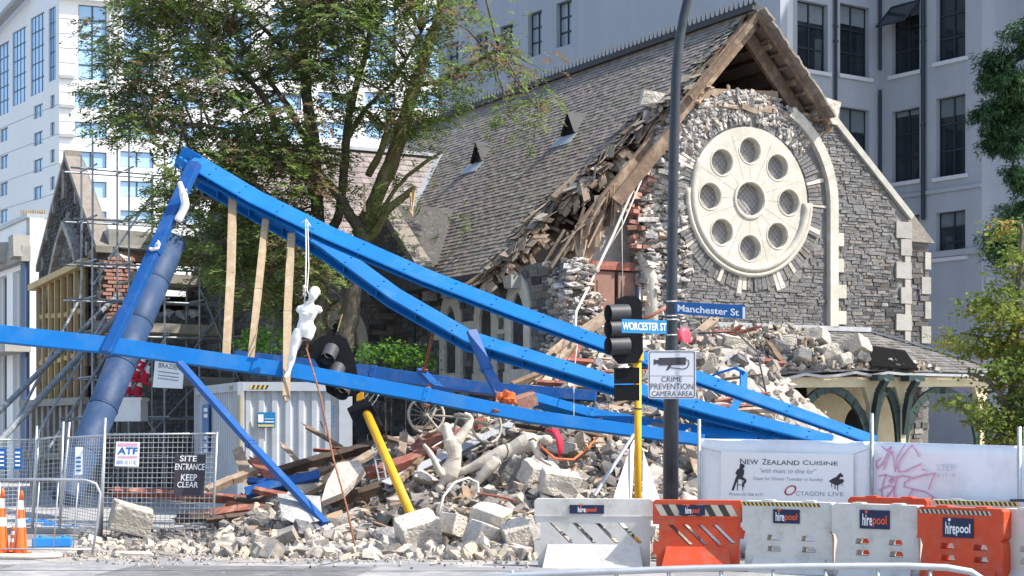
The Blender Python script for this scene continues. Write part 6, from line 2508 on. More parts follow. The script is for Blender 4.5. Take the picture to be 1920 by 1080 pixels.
part(mq, 'hip_plate', MT['wood_dark'], lambda b: b.tube([m_(574, 634), m_(573, 638)], [.105, .1], 14))
part(mq, 'metal_fitting', MT['rust'], lambda b: b.tube([m_(575, 636), m_(577, 652)], [.02, .014], 6))
b = MB()
q0 = at(573, 414, 34.0)
b.tube([q0, at(574, 470, 33.4), at(573, 540, 32.2), m_(571, 566, .1)], .013, 5)
b.tube([at(577, 416, 34.0), at(579, 500, 33), at(576, 545, 32.1), m_(583, 562, -.05)], .011, 5)
b.tube([m_(570, 566, .1), m_(576, 568, -.12), m_(585, 565, -.1), m_(586, 563, .1), m_(570, 566, .1)], .014, 5)
for y in (538, 545, 552):
    b.box(at(571, y, 32.15), (.05, .05, .06), Euler((.4, .3, y)))
b.tube([at(566, 418, 33.85), at(574, 411, 33.8), at(582, 424, 33.85)], .016, 5)
setp(b.build('hanging_rope', MT['rope_white'], loc=q0), 'pale knotted rope holding the white mannequin from the topmost girder', 'rope')
# loose arm and hand tied to the blue leg
YA = 34.0
arm = thing('loose_limb', 'white mannequin arm tied against the upper part of the blue leg', 'mannequin limb', at(332, 414, YA))
a_ = lambda x, y, dy=0: at(x, y, YA + dy)
k = YA / F
skin('arm', [(a_(346, 372), 6.8 * k), (a_(348, 385), 7 * k), (a_(341, 400), 6.5 * k), (a_(334, 412), 7.6 * k), (a_(332, 416), 6 * k), (a_(342, 358), 5.2 * k), (a_(338, 346), 4.2 * k), (a_(336, 340), 4.6 * k)], [(0, 1), (1, 2), (2, 3), (3, 4), (0, 5), (5, 6), (6, 7)], MT['mannequin'], arm)
b = MB()
b.tube([a_(344, 360, -.1), a_(350, 355, -.05), a_(352, 362, .15), a_(343, 364, -.1)], .012, 5)
b.build('tie', MT['rope_white'], arm)
YHd = 33.6
h_ = lambda x, y, dy=0: at(x, y, YHd + dy)
k = YHd / F
hand = thing('loose_limb', 'white mannequin hand with curled fingers hooked on the blue leg', 'mannequin hand', h_(288, 470))
skin('palm', [(h_(290, 467), (5.2 * k, 3.4 * k)), (h_(284, 468), (4.4 * k, 3 * k)), (h_(279, 465), (3.4 * k, 3 * k)), (h_(296, 466), (4.4 * k, 2.6 * k)), (h_(299, 462), (3.4 * k, 1.9 * k))], [(0, 1), (1, 2), (0, 3), (3, 4)], MT['mannequin'], hand)
for i, (dx, ln) in enumerate(((-2, 9), (-.6, 12), (.9, 11), (2.2, 8))):
    x, y = 297 + dx * .9, 462
    skin('finger', [(h_(x, y, .02 * i - .03), 1.15 * k), (h_(x + 1.6, y - ln * .4, .02 * i - .04), 1.1 * k), (h_(x + 1.2, y - ln * .75, .02 * i - .07), 1.0 * k), (h_(x - 1, y - ln, .02 * i - .1), .8 * k)], [(0, 1), (1, 2), (2, 3)], MT['mannequin'], hand, sub=1)
skin('thumb', [(h_(291, 464, -.04), 1.4 * k), (h_(292, 459, -.09), 1.25 * k), (h_(294, 455, -.11), 1.0 * k)], [(0, 1), (1, 2)], MT['mannequin'], hand, sub=1)

# dusty mannequins lying in the heap
YD = 31.4
d_ = lambda x, y, dy=0: at(x, y, YD + dy)
k = YD / F
dm = thing('mannequin', 'dusty mannequin lying head first to the right with one arm dangling over the stones', 'mannequin', d_(940, 880))
D = lambda x, y, rx, ry, dy=0: (d_(x, y, dy), rx * k, ry * k)
body('body', [
    [D(928, 858, 15, 13), D(942, 851, 17, 14), D(960, 843, 14, 12), D(978, 834, 17, 13, -.02), D(992, 828, 19, 13, -.02), D(1003, 825, 14, 10), D(1010, 823, 7, 7), D(1016, 823, 6.5, 7)],
    [D(1015, 823, 7, 7), D(1021, 824, 10, 11), D(1028, 826, 11, 12), D(1034, 828, 7, 8)],
    [D(998, 826, 8, 8, -.12), D(1003, 838, 7.4, 7.5, -.2), D(1008, 852, 6.4, 6.6, -.22), D(1010, 866, 5.6, 6, -.22), D(1009, 882, 5.2, 5.4, -.2), D(1006, 896, 3.6, 3.8, -.18), D(1003, 908, 4.4, 2.6, -.16)],
    [D(936, 852, 13, 12), D(918, 860, 12.5, 11.5), D(900, 869, 10.5, 10), D(884, 877, 8.6, 8.6, .03), D(868, 884, 8, 8.4, .05), D(850, 891, 5.4, 6, .1)],
    [D(932, 862, 12, 11, -.08), D(918, 876, 11.5, 11, -.12), D(904, 892, 9.4, 9, -.12), D(894, 904, 8, 8.4, -.1), D(885, 920, 5.4, 6, -.1)]], MT['mannequin_dusty'], dm)
part(dm, 'belt', MT['iron_dark'], lambda b: b.tube([d_(942 + 2.2 * math.cos(t * .7) * 5, 846 + 17 * math.sin(t * .7), -.14 * abs(math.cos(t * .35)) - .06) for t in range(-2, 3)], .014, 5))
part(dm, 'shoulder_fitting', MT['iron_dark'], lambda b: b.tube([d_(991, 826, -.27), d_(1000, 822, -.28), d_(1006, 827, -.27)], .02, 6))
dm2 = thing('mannequin', 'dusty mannequin torso upside down with an arm and leg raised beside the bicycle', 'mannequin', d_(830, 915))
body('body', [
    [D(846, 824, 15, 12), D(849, 836, 17, 13), D(852, 848, 14, 11), D(852, 860, 13.5, 11), D(848, 874, 17, 13), D(841, 888, 19, 13), D(836, 897, 15, 11), D(832, 904, 7.5, 7.5), D(829, 909, 7, 7)],
    [D(830, 907, 7, 7), D(826, 914, 10, 11), D(822, 921, 9, 10)],
    [D(832, 892, 8, 8, -.06), D(824, 884, 7.4, 7.4, -.1), D(818, 872, 6.4, 6.6, -.14), D(813, 860, 5.6, 6, -.16), D(807, 850, 5.2, 5.4, -.16), D(801, 841, 3.8, 4, -.15), D(794, 834, 4.2, 2.6, -.13)],
    [D(852, 834, 11, 11), D(860, 824, 10.5, 10), D(870, 811, 8.6, 8.6, .03), D(878, 799, 8, 8, .05), D(884, 786, 5.4, 6, .08), D(880, 779, 4.6, 5, .05), D(871, 776, 3.8, 4, 0)],
    [D(842, 822, 10, 10, .04), D(838, 808, 9.6, 9.6, .08), D(836, 795, 7, 7, .1)]], MT['mannequin_dusty'], dm2)
part(dm2, 'waist_seam', MT['hair_brown'], lambda b: b.tube([d_(838, 857, -.06), d_(845, 859, -.115), d_(853, 859, -.12), d_(861, 858, -.10), d_(866, 857, -.05)], .005, 4))
b = MB()
P = [at(1028, 808, 31.2), at(1040, 808, 31.1), at(1048, 822, 31), at(1051, 842, 31), at(1049, 856, 31)]
b.tube(P, [.07, .10, .09, .07, .03], 8, sq=.5)
setp(b.build('red_scarf', MT['cloth_red'], smooth=True, loc=P[0]), 'red cloth draped over a lath beside the lying mannequin head', 'cloth')
b = MB()
p = at(1282, 632, 37.8)
b.tube([p + V((-.08, 0, 0)), p + V((-.03, -.06, .01)), p + V((.04, -.12, .02)), p + V((.05, -.13, .02))], [.16, .19, .2, .12], 14)
b.tube([p + V((.06, -.1, -.1)), p + V((.08, -.1, -.34))], .02, 5)
setp(b.build('pink_hard_hat', MT['plastic_pink'], smooth=True, loc=p), 'round pink red plastic lid standing in the heap right of the lamp post', 'plastic lid')
b = MB()
P = [at(1300, 690, 36.6), at(1312, 705, 36.3), at(1322, 722, 36.0), at(1318, 738, 35.9), at(1308, 746, 35.9)]
b.tube(P, [.12, .17, .2, .17, .06], 10)
setp(b.build('white_sack', MT['limestone'], smooth=True, loc=P[-1]), 'smooth white bundle in the heap just right of the camera sign', 'bundle')

# ------------------------------------------------------------------ bicycle
YB = 34.2
bk = thing('bicycle', 'dust covered bicycle lying on its back in the rubble under the blue girder', 'bicycle', at(850, 830, YB))
w1c, w2c = at(799, 778, YB), at(912, 797, YB - .5)
ax1, ax2 = V((.25, -1, .1)).normalized(), V((.6, -.78, .15)).normalized()
for c, ax in ((w1c, ax1), (w2c, ax2)):
    d, s, u = frame(ax)
    rg = [c + (s * math.cos(t) + u * math.sin(t)) * .36 for t in [2 * math.pi * i / 28 for i in range(29)]]
    b = MB()
    b.tube(rg, .028, 7, cap=False)
    wh = b.build('wheel', MT['hair_brown'], bk, smooth=True)
    wh.data.materials[0] = MT['mannequin_dusty']
    b = MB()
    for i in range(16):
        t = 2 * math.pi * i / 16
        b.tube([c + ax * (.03 if i % 2 else -.03), c + (s * math.cos(t) + u * math.sin(t)) * .35], .004, 4)
    b.tube([c - ax * .06, c + ax * .06], .03, 8)
    b.build('spokes', MT['mannequin_dusty'], wh)
b = MB()
A_, B_ = at(842, 830, YB - .25), at(858, 782, YB - .3)
Cn = at(888, 790, YB - .4)
for p, q, r_ in ((w1c, A_, .018), (w1c, B_, .018), (A_, B_, .022), (A_, Cn, .024), (B_, Cn, .022), (Cn, w2c, .022), (Cn + ax2 * .08, w2c + ax2 * .08, .02), (w1c + ax1 * .08, A_, .016)):
    b.tube([p, q], r_, 7)
b.build('frame', MT['mannequin_dusty'], bk)
b = MB()
hb = [at(803, 846, YB - .9), at(815, 836, YB - .8), at(832, 826, YB - .6), at(845, 824, YB - .5), at(862, 826, YB - .7)]
b.tube(hb, .017, 7)
b.tube([at(888, 790, YB - .4), at(872, 800, YB - .5), hb[3]], .017, 7)
b.build('handlebar', MT['mannequin_dusty'], bk)
part(bk, 'saddle', MT['mannequin_dusty'], lambda b: b.tube([at(852, 778, YB - .3), at(862, 777, YB - .32), at(874, 780, YB - .34)], [.05, .06, .02], 8, sq=.6), True)
part(bk, 'mudguard', MT['mannequin_dusty'], lambda b: b.tube([at(790, 808, YB), at(806, 790, YB - .05), at(818, 764, YB - .05)], [.05, .06, .05], 8, sq=.4))

# loose conduits and cables
for pts, r_, m, lab, nm in (
        ([(822, 965, 29.4), (832, 930, 29.6), (852, 905, 29.8), (878, 896, 30), (896, 905, 30), (897, 922, 29.9), (888, 935, 29.8)], .022, 'rope_white', 'white conduit looped on the stones before the dusty mannequins', 'conduit'),
        ([(820, 968, 29.3), (822, 985, 28.8), (838, 993, 28.6), (858, 988, 28.6), (872, 972, 28.8), (885, 960, 29)], .014, 'wood_old', 'thin brown cable looped round the rounded cream block', 'cable'),
        ([(895, 925, 29.7), (930, 930, 29.9), (965, 938, 29.8)], .022, 'wood_red', 'straight red tube lying on the stones left of the white barrier', 'tube'),
        ([(1015, 838, 31), (1040, 860, 30.8), (1075, 862, 31), (1100, 842, 31.4), (1120, 820, 31.8)], .02, 'cone_orange', 'orange cable curving below the red cloth', 'cable'),
        ([(1000, 905, 30.2), (1040, 908, 30), (1065, 890, 30.2), (1082, 872, 30.6)], .015, 'wood_red', 'red brown cable sagging in front of the big pale stone', 'cable'),
        ([(574, 652, 31.9), (600, 740, 31.2), (625, 860, 30), (650, 950, 29), (668, 1035, 28.1)], .018, 'rust', 'long thin rusty rod leaning from the mannequin to the road edge', 'rod'),
        ([(600, 790, 33), (620, 830, 32.6), (645, 862, 32.2)], .012, 'rust', 'thin rusty wire in front of the container', 'wire'),
        ([(1218, 290, 40.5), (1180, 370, 40.3), (1150, 440, 40), (1105, 535, 39.6), (1080, 585, 39.2), (1078, 640, 38)], .035, 'rope_white', 'thick pale twisted rope running from the torn gable to the heap', 'rope'),
        ([(1206, 330, 40.4), (1168, 420, 40.2), (1120, 500, 39.9)], .018, 'rope_white', 'thinner rope beside the thick pale twisted rope', 'rope'),
        ([(1168, 350, 40.4), (1166, 440, 40.3), (1168, 560, 40)], .01, 'rope_white', 'thin plumb line hanging in the torn gable', 'line'),
        ([(1080, 585, 39), (1082, 650, 37), (1076, 700, 34), (1076, 780, 32.5)], .008, 'rope_white', 'thin white cord hanging before the blue girders', 'line'),
        ([(1310, 625, 37), (1380, 622, 37), (1420, 660, 36.6), (1438, 745, 36)], .02, 'iron_dark', 'dark cable arching over the heap right of the street name blade', 'cable'),
        ([(1190, 605, 38), (1225, 590, 38), (1250, 575, 38.2)], .04, 'wood_red', 'rough red rod between signal head and lamp post', 'rod')):
    P = [at(*p) for p in pts]
    b = MB()
    b.tube(P, r_, 7)
    setp(b.build(nm + ('' if nm != 'line' else '_cord'), MT[m], smooth=True, loc=P[-1]), lab, nm)
b = MB()                                   # wire ladder
for i in range(2):
    b.beam(at(698 + i * 14, 838, 32.5), at(712 + i * 14, 905, 31.4), .03, .02)
for k_ in range(5):
    b.beam(at(700 + 3 * k_, 850 + k_ * 12, 32.2 - .2 * k_), at(714 + 3 * k_, 848 + k_ * 12, 32.2 - .2 * k_), .015, .015)
setp(b.build('metal_rack', MT['galv'], loc=at(712, 905, 31.4)), 'bent wire rack just left of the fallen yellow pole', 'rack')

# ================================================================== TRAFFIC SIGNALS
# the fallen one
fs_ = thing('traffic_light', 'knocked over traffic light with a black backing board on a yellow pole in the rubble', 'traffic light', at(774, 972, 29.0))
p0, p1 = at(774, 972, 29.0), at(688, 776, 32.1)
part(fs_, 'pole', MT['yellow_paint'], lambda b: b.tube([p0, p1], .082, 14), True)
YF = 32.75
board = [(588, 640), (602, 630), (636, 627), (650, 636), (664, 668), (676, 735), (664, 743), (628, 745), (612, 735), (606, 700), (585, 668)]
b = MB()
fb = lambda a, z, d: at(a, z, YF) + V((0, d, 0))
b.prism([board], fb, 0, .05)
bo = b.build('backing_board', MT['black_plastic'], fs_)
up_ = (at(625, 640, YF) - at(645, 735, YF)).normalized()
out_ = V((-.25, -.9, -.35)).normalized()
for i, (x, y) in enumerate(((622, 655), (634, 690), (648, 720))):
    c = at(x, y, YF) + V((.0, -.02, 0))
    e = c + out_ * .30 - up_ * .1
    vb = MB()
    vb.tube([c, e], [.15, .14], 18, cap=False)
    vb.tube([e, c + out_ * .02], [.132, .138], 18, cap=False)
    vb.build('visor', MT['grey_plastic'], fs_, smooth=True)
    lb = MB()
    lb.tube([c + out_ * .005, c + out_ * .015], [.11, .1], 18)
    lb.build('lens', MT['black_plastic'], fs_)
b = MB()
hu = (at(650, 750, 32) - at(668, 815, 31.2))
b.obox(at(650, 766, 32.4), at(690, 742, 32.4) - at(650, 766, 32.4), V((0, .24, 0)), at(676, 822, 31.8) - at(650, 766, 32.4))
b.build('lamp_housing', MT['black_plastic'], fs_, bevel=.015)
b = MB()
for x, y in ((690, 738), (700, 742), (705, 750)):
    b.tube([at(x - 8, y + 10, 32.2), at(x, y, 32.1), at(x + 5, y - 10, 32.2)], .012, 5)
b.build('torn_wiring', MT['rope_white'], fs_)
b = MB()
b.obox(at(668, 752, 32.75), V((.12, 0, .02)), V((0, .15, 0)), V((0.02, 0, .22)))
b.build('bracket', MT['yellow_paint'], fs_)
# the standing one
YS_ = 27.4
base = at(1196, 1040, YS_)
base.z = 0
ts = thing('traffic_light', 'standing black traffic light seen from the side on a yellow pole beside the lamp post', 'traffic light', base)
topz = zat(662, base)
xx = base.x
part(ts, 'pole', MT['yellow_paint'], lambda b: b.tube([base, V((xx, YS_, topz))], .058, 14), True)
part(ts, 'pole_cap', MT['yellow_paint'], lambda b: (b.tube([V((xx + .005, YS_, topz - .12)), V((xx + .005, YS_, topz + .03))], .085, 12), b.box((xx - .03, YS_, topz - .3), (.1, .1, .3))))
part(ts, 'upper_pole', MT['pole_dark'], lambda b: b.tube([V((xx + .005, YS_, topz)), V((xx + .005, YS_, zat(538, base)))], .06, 12), True)
b = MB()
bp_ = [(1150, 572), (1158, 560), (1172, 554), (1196, 556), (1204, 566), (1206, 660), (1196, 680), (1160, 682), (1148, 668), (1152, 655)]
b.prism([bp_], lambda a, z, d: at(a, z, YS_ - .12) + V((0, d, 0)), 0, .16)
b.build('housing', MT['black_plastic'], ts, bevel=.012)
for y in (587, 616, 648):
    c = at(1176, y, YS_ - .06)
    e = at(1140, y + 1, YS_ - .20)
    b = MB()
    b.tube([c, e], [.15, .142], 18, cap=False)
    b.tube([e, c], [.134, .14], 18, cap=False)
    b.build('visor', MT['grey_plastic'], ts, smooth=True)
    b = MB()
    b.tube([c.lerp(e, .3), c.lerp(e, .33)], .103, 18)
    b.build('lens', MT['black_plastic'], ts)
b = MB()
for y0, y1 in ((690, 718), (722, 750)):
    b.prism([[(1154, y1), (1198, y1), (1198, y0), (1154, y0)]], lambda a, z, d: at(a, z, YS_ - .06) + V((0, d, 0)), 0, .22)
b.build('pedestrian_lamp', MT['black_plastic'], ts, bevel=.01)
part(ts, 'clamp', MT['iron_dark'], lambda b: (b.tube([at(1196, 765, YS_), at(1196, 768, YS_)], .066, 12), b.beam(at(1180, 690, YS_), at(1196, 690, YS_), .06, .04), b.beam(at(1180, 735, YS_), at(1196, 735, YS_), .06, .04)))

# ================================================================== LAMP POST with street names
YL = 26.6
lb_ = at(1257, 1050, YL)
lb_.z = 0
lp = thing('lamp_post', 'tall dark lamp post carrying the street name blades and the camera sign', 'lamp post', lb_)
pts = [lb_] + [at(x, y, YL) for x, y in ((1258, 930), (1259, 700), (1260, 500), (1263, 300), (1266, 190), (1268, 130), (1274, 75), (1282, 30), (1296, -30), (1320, -110), (1350, -190))]
part(lp, 'pole', MT['pole_dark'], lambda b: b.tube(pts, [.11, .106, .102, .082, .08, .078, .076, .074, .072, .07, .066, .06], 18), True)
part(lp, 'sleeve', MT['pole_dark'], lambda b: b.tube([pts[0], at(1258.5, 700, YL), at(1258.5, 690, YL)], [.125, .117, .103], 18), True)
part(lp, 'lantern', MT['pole_dark'], lambda b: b.tube([at(1345, -180, YL), at(1365, -215, YL), at(1420, -260, YL)], [.06, .13, .05], 10))


def blade(nm, lab, q, m, txt, tm, mx=.035, my=.22, inset_end=0):
    t = thing(nm, lab, 'street sign', q[3])
    b = MB()
    b.add(q + [p + V((0, .02, 0)) for p in q], MB.BF)
    b.build('plate', m, t)
    ax, ay = q[1] - q[0], q[3] - q[0]
    lettering(txt, q[0] + ax * mx + ay * my, ax * (1 - 2 * mx - inset_end), ay * (1 - 2 * my), 'lettering', tm, t, .005, bold=.018)
    return t, ax, ay


YQ = 26.42
t, ax, ay = blade('street_name_sign', 'dark blue street name blade reading Manchester St right of the lamp post', [at(1266, 588, YQ), at(1397, 598, YQ - .3), at(1397, 572, YQ - .3), at(1266, 566, YQ)], MT['sign_blue'], 'Manchester St', MT['letter_white'], .035, .2, .05)
b = MB()
q0 = at(1397, 598, YQ - .3)
b.add([q0 - ax * .035 + V((0, -.004, 0)), q0 + V((0, -.004, 0)), q0 + ay + V((0, -.004, 0)), q0 - ax * .035 + ay + V((0, -.004, 0))], [(0, 1, 2, 3)])
b.build('end_band', MT['sheet_white'], t)
part(t, 'strap', MT['galv'], lambda b: [b.tube([at(1250, y, YL), at(1250.5, y, YL - .12), at(1260, y, YL - .13), at(1268.5, y, YL - .12), at(1269, y, YL)], .012, 5) for y in (565, 592)])
t, ax, ay = blade('street_name_sign', 'lighter blue street name blade reading WORCESTER ST left of the lamp post', [at(1166, 624, YQ - .35), at(1250, 626, YQ), at(1250, 601, YQ), at(1166, 598, YQ - .35)], MT['sign_cyan'], 'WORCESTER ST', MT['letter_white'], .012, .22)
part(t, 'strap', MT['galv'], lambda b: [b.tube([at(1250, y, YL), at(1250.5, y, YL - .12), at(1260, y, YL - .13), at(1268.5, y, YL - .12), at(1269, y, YL)], .012, 5) for y in (599, 628)])
cs = thing('camera_sign', 'grey crime prevention camera area sign with a black camera symbol on the lamp post', 'sign', at(1260, 748, YQ))
fcs = lambda a, z, d: at(a, z, YQ) + V((0, d, 0))


def rrect(x0, y0, x1, y1, r, n=5):
    P = []
    for cx, cy, a0 in ((x1 - r, y0 + r, 0), (x0 + r, y0 + r, 90), (x0 + r, y1 - r, 180), (x1 - r, y1 - r, 270)):
        for i in range(n + 1):
            t_ = R(a0 - 0 + i * 90 / n)
            P.append((cx + r * math.cos(t_), cy - r * math.sin(t_)))
    return P


b = MB()
b.prism([rrect(1215, 657, 1305, 748, 5)], fcs, 0, .015)
b.build('plate', MT['sign_grey'], cs)
b = MB()
b.prism([rrect(1217, 659, 1303, 746, 4), rrect(1218.3, 660.3, 1301.7, 744.7, 3.5)], fcs, -.004, -.002)
b.build('border', MT['ink'], cs)
b = MB()
for po_ in ([(1235, 671), (1286, 670), (1286, 684), (1235, 685)], [(1226, 673), (1231, 675), (1235, 675), (1235, 682), (1231, 682), (1226, 684)], [(1254, 684), (1260, 684), (1253, 694), (1249, 694)]):
    b.prism([po_], fcs, -.005, -.003)
P = [(1286, 674), (1291, 676), (1292, 682), (1289, 689), (1281, 692), (1270, 691), (1257, 689)]
for p, q in zip(P, P[1:]):
    b.beam(at(*p, YQ) - V((0, .004, 0)), at(*q, YQ) - V((0, .004, 0)), .002, .013)
b.build('camera_symbol', MT['ink'], cs)
part(cs, 'divider', MT['ink_faint'], lambda b: b.beam(at(1218, 704, YQ) - V((0, .003, 0)), at(1302, 704, YQ) - V((0, .003, 0)), .002, .005))
for tx, x0, x1, y0, y1 in (('CRIME', 1240, 1279, 716, 706), ('PREVENTION', 1220, 1300, 730, 719), ('CAMERA AREA', 1222, 1299, 743, 733)):
    lettering(tx, at(x0, y0, YQ), at(x1, y0, YQ) - at(x0, y0, YQ), at(x0, y1, YQ) - at(x0, y0, YQ), 'lettering', MT['ink'], cs, .004)

# white folded panel behind the yellow pole
fp = thing('folded_panel', 'pair of white triangular panels standing like a tent behind the yellow pole', 'panel', at(1188, 950, 28.6))
ap = at(1190, 822, 29.2)
for q, nm in (([at(1132, 990, 28.3), at(1182, 990, 28.6), at(1182, 838, 29.0), ap], 'left_leaf'), ([at(1204, 990, 28.5), at(1255, 990, 28.5), at(1206, 845, 29.0)], 'right_leaf')):
    b = MB()
    n_ = len(q)
    b.add(q + [p + V((0, .06, 0)) for p in q], [tuple(range(n_)), tuple(reversed(range(n_, 2 * n_)))] + [(i, (i + 1) % n_, n_ + (i + 1) % n_, n_ + i) for i in range(n_)])
    b.build('panel_leaf', MT['white_paint'], fp)
b = MB()
b.tube([at(1114, 930, 29), at(1188, 815, 29.8)], .035, 8)
setp(b.build('grey_tube', MT['galv'], loc=at(1114, 930, 29)), 'grey metal tube leaning along the left edge of the white folded panel', 'tube')

# ================================================================== BARRIERS
def barrier(kind, m, px0, Y0, px1, Y1, lab, h=1.02, sign=None, hz=None, sg_txt=None, group='plastic water barriers along the road'):
    A = V(((px0 - 960) / F * Y0, Y0, 0))
    B_ = V(((px1 - 960) / F * Y1, Y1, 0))
    u = (B_ - A)
    w_ = u.length
    u.normalize()
    n_ = V((u.y, -u.x, 0))
    f = lambda a, z, d: A + u * a + V((0, 0, z)) - n_ * d
    t = thing('water_barrier', lab, 'barrier', f(w_ / 2, 0, .25), group)
    T = .22
    b = MB()
    if kind == 'A':
        o = [(.05, 0), (w_ - .04, 0), (w_ - .04, .46), (w_ + .02, .46), (w_ + .05, .62), (w_ - .03, .62), (w_ - .03, .70), (w_, .70), (w_, h - .03), (w_ - .03, h), (.03, h), (0, h - .03), (0, .66), (.09, .66), (.09, .40), (0, .40), (0, .22), (.05, .22)]
        hs = []
        k = 4
        for i in range(k):
            x0 = .22 + i * (w_ - .5) / (k - .3)
            dx = .30
            if x0 + dx > w_ - .16:
                dx = w_ - .16 - x0
            z0 = .66
            z1 = .66 - .30 * dx / .30
            if dx > .08:
                hs.append([(x0, z0), (x0 + .075, z0), (x0 + dx + .06, z1 + .02), (x0 + dx + .05, z1), (x0 + dx, z1)])
        b.prism([o] + hs, f, 0, T)
        b.prism([[(.0, .755), (w_, .755), (w_, .77), (0, .77)]], f, -.012, 0)
        # sloping foot
        P = [f(.20, .34, -.002), f(w_ - .2, .34, -.002), f(w_ - .14, 0, -.2), f(.14, 0, -.2), f(.20, .34, .1), f(w_ - .2, .34, .1), f(w_ - .14, 0, .1), f(.14, 0, .1)]
        b.add(P, [(0, 3, 2, 1), (0, 4, 7, 3), (1, 2, 6, 5), (0, 1, 5, 4)])
    else:
        o = [(.03, 0), (w_ - .01, 0), (w_ - .01, .46), (w_ - .02, .56), (w_ - .05, .60), (w_, .64), (w_, h - .04), (w_ - .04, h), (.04, h), (0, h - .04), (0, .60), (.05, .58), (.08, .5), (.05, .3)]
        hs = []
        for zr in (.46, .30):
            for i in range(2):
                x0 = w_ * (.30 + .38 * i) - .02
                if zr < .4:
                    x0 += .01
                hs.append([(x0 - .02, zr), (x0 + .18, zr), (x0 + .20, zr + .02), (x0 + .17, zr + .08), (x0, zr + .08)])
        b.prism([o] + hs, f, 0, T)
        P = [f(.18, .22, -.002), f(w_ - .12, .22, -.002), f(w_ - .08, 0, -.16), f(.14, 0, -.16), f(.18, .22, .1), f(w_ - .12, .22, .1), f(w_ - .08, 0, .1), f(.14, 0, .1)]
        b.add(P, [(0, 3, 2, 1), (0, 4, 7, 3), (1, 2, 6, 5), (0, 1, 5, 4)])
        for i in range(2):
            x0 = w_ * (.2 + .45 * i)
            b.prism([[(x0, h), (x0 + .2, h), (x0 + .17, h + .02), (x0 + .03, h + .02)]], f, .04, .18)
    b.build('body', m, t, bevel=.012)
    if hz:
        a0, a1, z0, z1, c1, c2 = hz
        a0, a1 = a0 * w_, a1 * w_
        b = MB()
        step = (z1 - z0) * .62
        nst = int((a1 - a0) / step)
        for i in range(nst):
            x = a0 + i * step
            sl_ = -step * .9
            q = [f(x, z1, -.006), f(x + step, z1, -.006), f(x + step - sl_, z0, -.006), f(x - sl_, z0, -.006)]
            b.add(q, [(0, 3, 2, 1)], m=i % 2)
        b.build('hazard_strip', [MT[c1], MT[c2]], t)
    if sign:
        a0, a1, z0, z1 = sign
        a0, a1 = a0 * w_, a1 * w_
        b = MB()
        b.prism([[(a0, z0), (a1, z0), (a1, z1), (a0, z1)]], f, -.022, -.001)
        sn = b.build('hire_plate', MT['navy'], t)
        W, Hh = a1 - a0, z1 - z0
        c = MT['logo_orange'] if sg_txt != 'white' else MT['letter_white']
        xs0, xm, xs1 = a0 + W * .10, a0 + W * .43, a0 + W * .92
        if sg_txt == 'small':
            xs0, xm, xs1 = a0 + W * .24, a0 + W * .47, a0 + W * .78
        zb, zt = z0 + Hh * .16, z1 - Hh * .2
        sl_ = V((0, 0, -.0)) 
        lettering('hire', f(xs0, zb, -.022), u * (xm - xs0), V((0, 0, zt - zb)), 'lettering', MT['letter_white'], sn, .003, bold=.02)
        lettering('pool', f(xm + .008, zb - Hh * .06, -.022), u * (xs1 - xm - .008), V((0, 0, (zt - zb) * .98)), 'lettering', c, sn, .003, bold=.02)
        b = MB()
        dx = xs0 + (xm - xs0) * .40
        b.prism([[(dx + .022 * math.cos(k_ * .7), zt + .028 + .022 * math.sin(k_ * .7)) for k_ in range(9)]], f, -.026, -.024)
        b.build('dot', c, sn)
    return t


barrier('A', MT['barrier_white'], 1002, 25.6, 1224, 25.4, 'white plastic barrier with diagonal slots, left end of the row', sign=(.30, .59, .80, .93), sg_txt='small')
barrier('A', MT['barrier_orange'], 1224, 25.15, 1391, 24.9, 'orange plastic barrier with diagonal slots under the black lamp post', sign=(.30, .59, .80, .95), hz=(.02, .93, .79, .955, 'hazard_tan', 'hazard_black'), sg_txt='small')
barrier('B', MT['barrier_white'], 1392, 24.85, 1562, 24.2, 'white plastic barrier with striped tape under the cuisine banner', sign=(.35, .64, .71, .91), hz=(-.02, .86, .955, 1.005, 'hazard_yellow', 'hazard_black'))
barrier('B', MT['barrier_white'], 1560, 24.1, 1724, 23.3, 'plain topped white plastic barrier between the taped one and the orange one', sign=(.33, .67, .68, .94))
barrier('B', MT['barrier_orange'], 1720, 23.2, 1882, 22.3, 'orange plastic barrier with a striped top edge at the right end', sign=(.31, .66, .62, .88), hz=(.02, .86, .93, .985, 'hazard_tan', 'hazard_black'), sg_txt='white')
barrier('B', MT['barrier_white'], 1876, 22.6, 2010, 21.6, 'white plastic barrier cut by the right edge of the photo')
barrier('B', MT['barrier_orange'], 1590, 25.3, 1738, 24.6, 'orange plastic barrier mostly hidden behind the front white ones', h=1.06)
barrier('B', MT['barrier_white'], 1742, 24.7, 1925, 23.8, 'taped white plastic barrier standing behind the orange one at the right', h=1.045, hz=(.04, .93, .985, 1.04, 'hazard_yellow', 'hazard_black'))

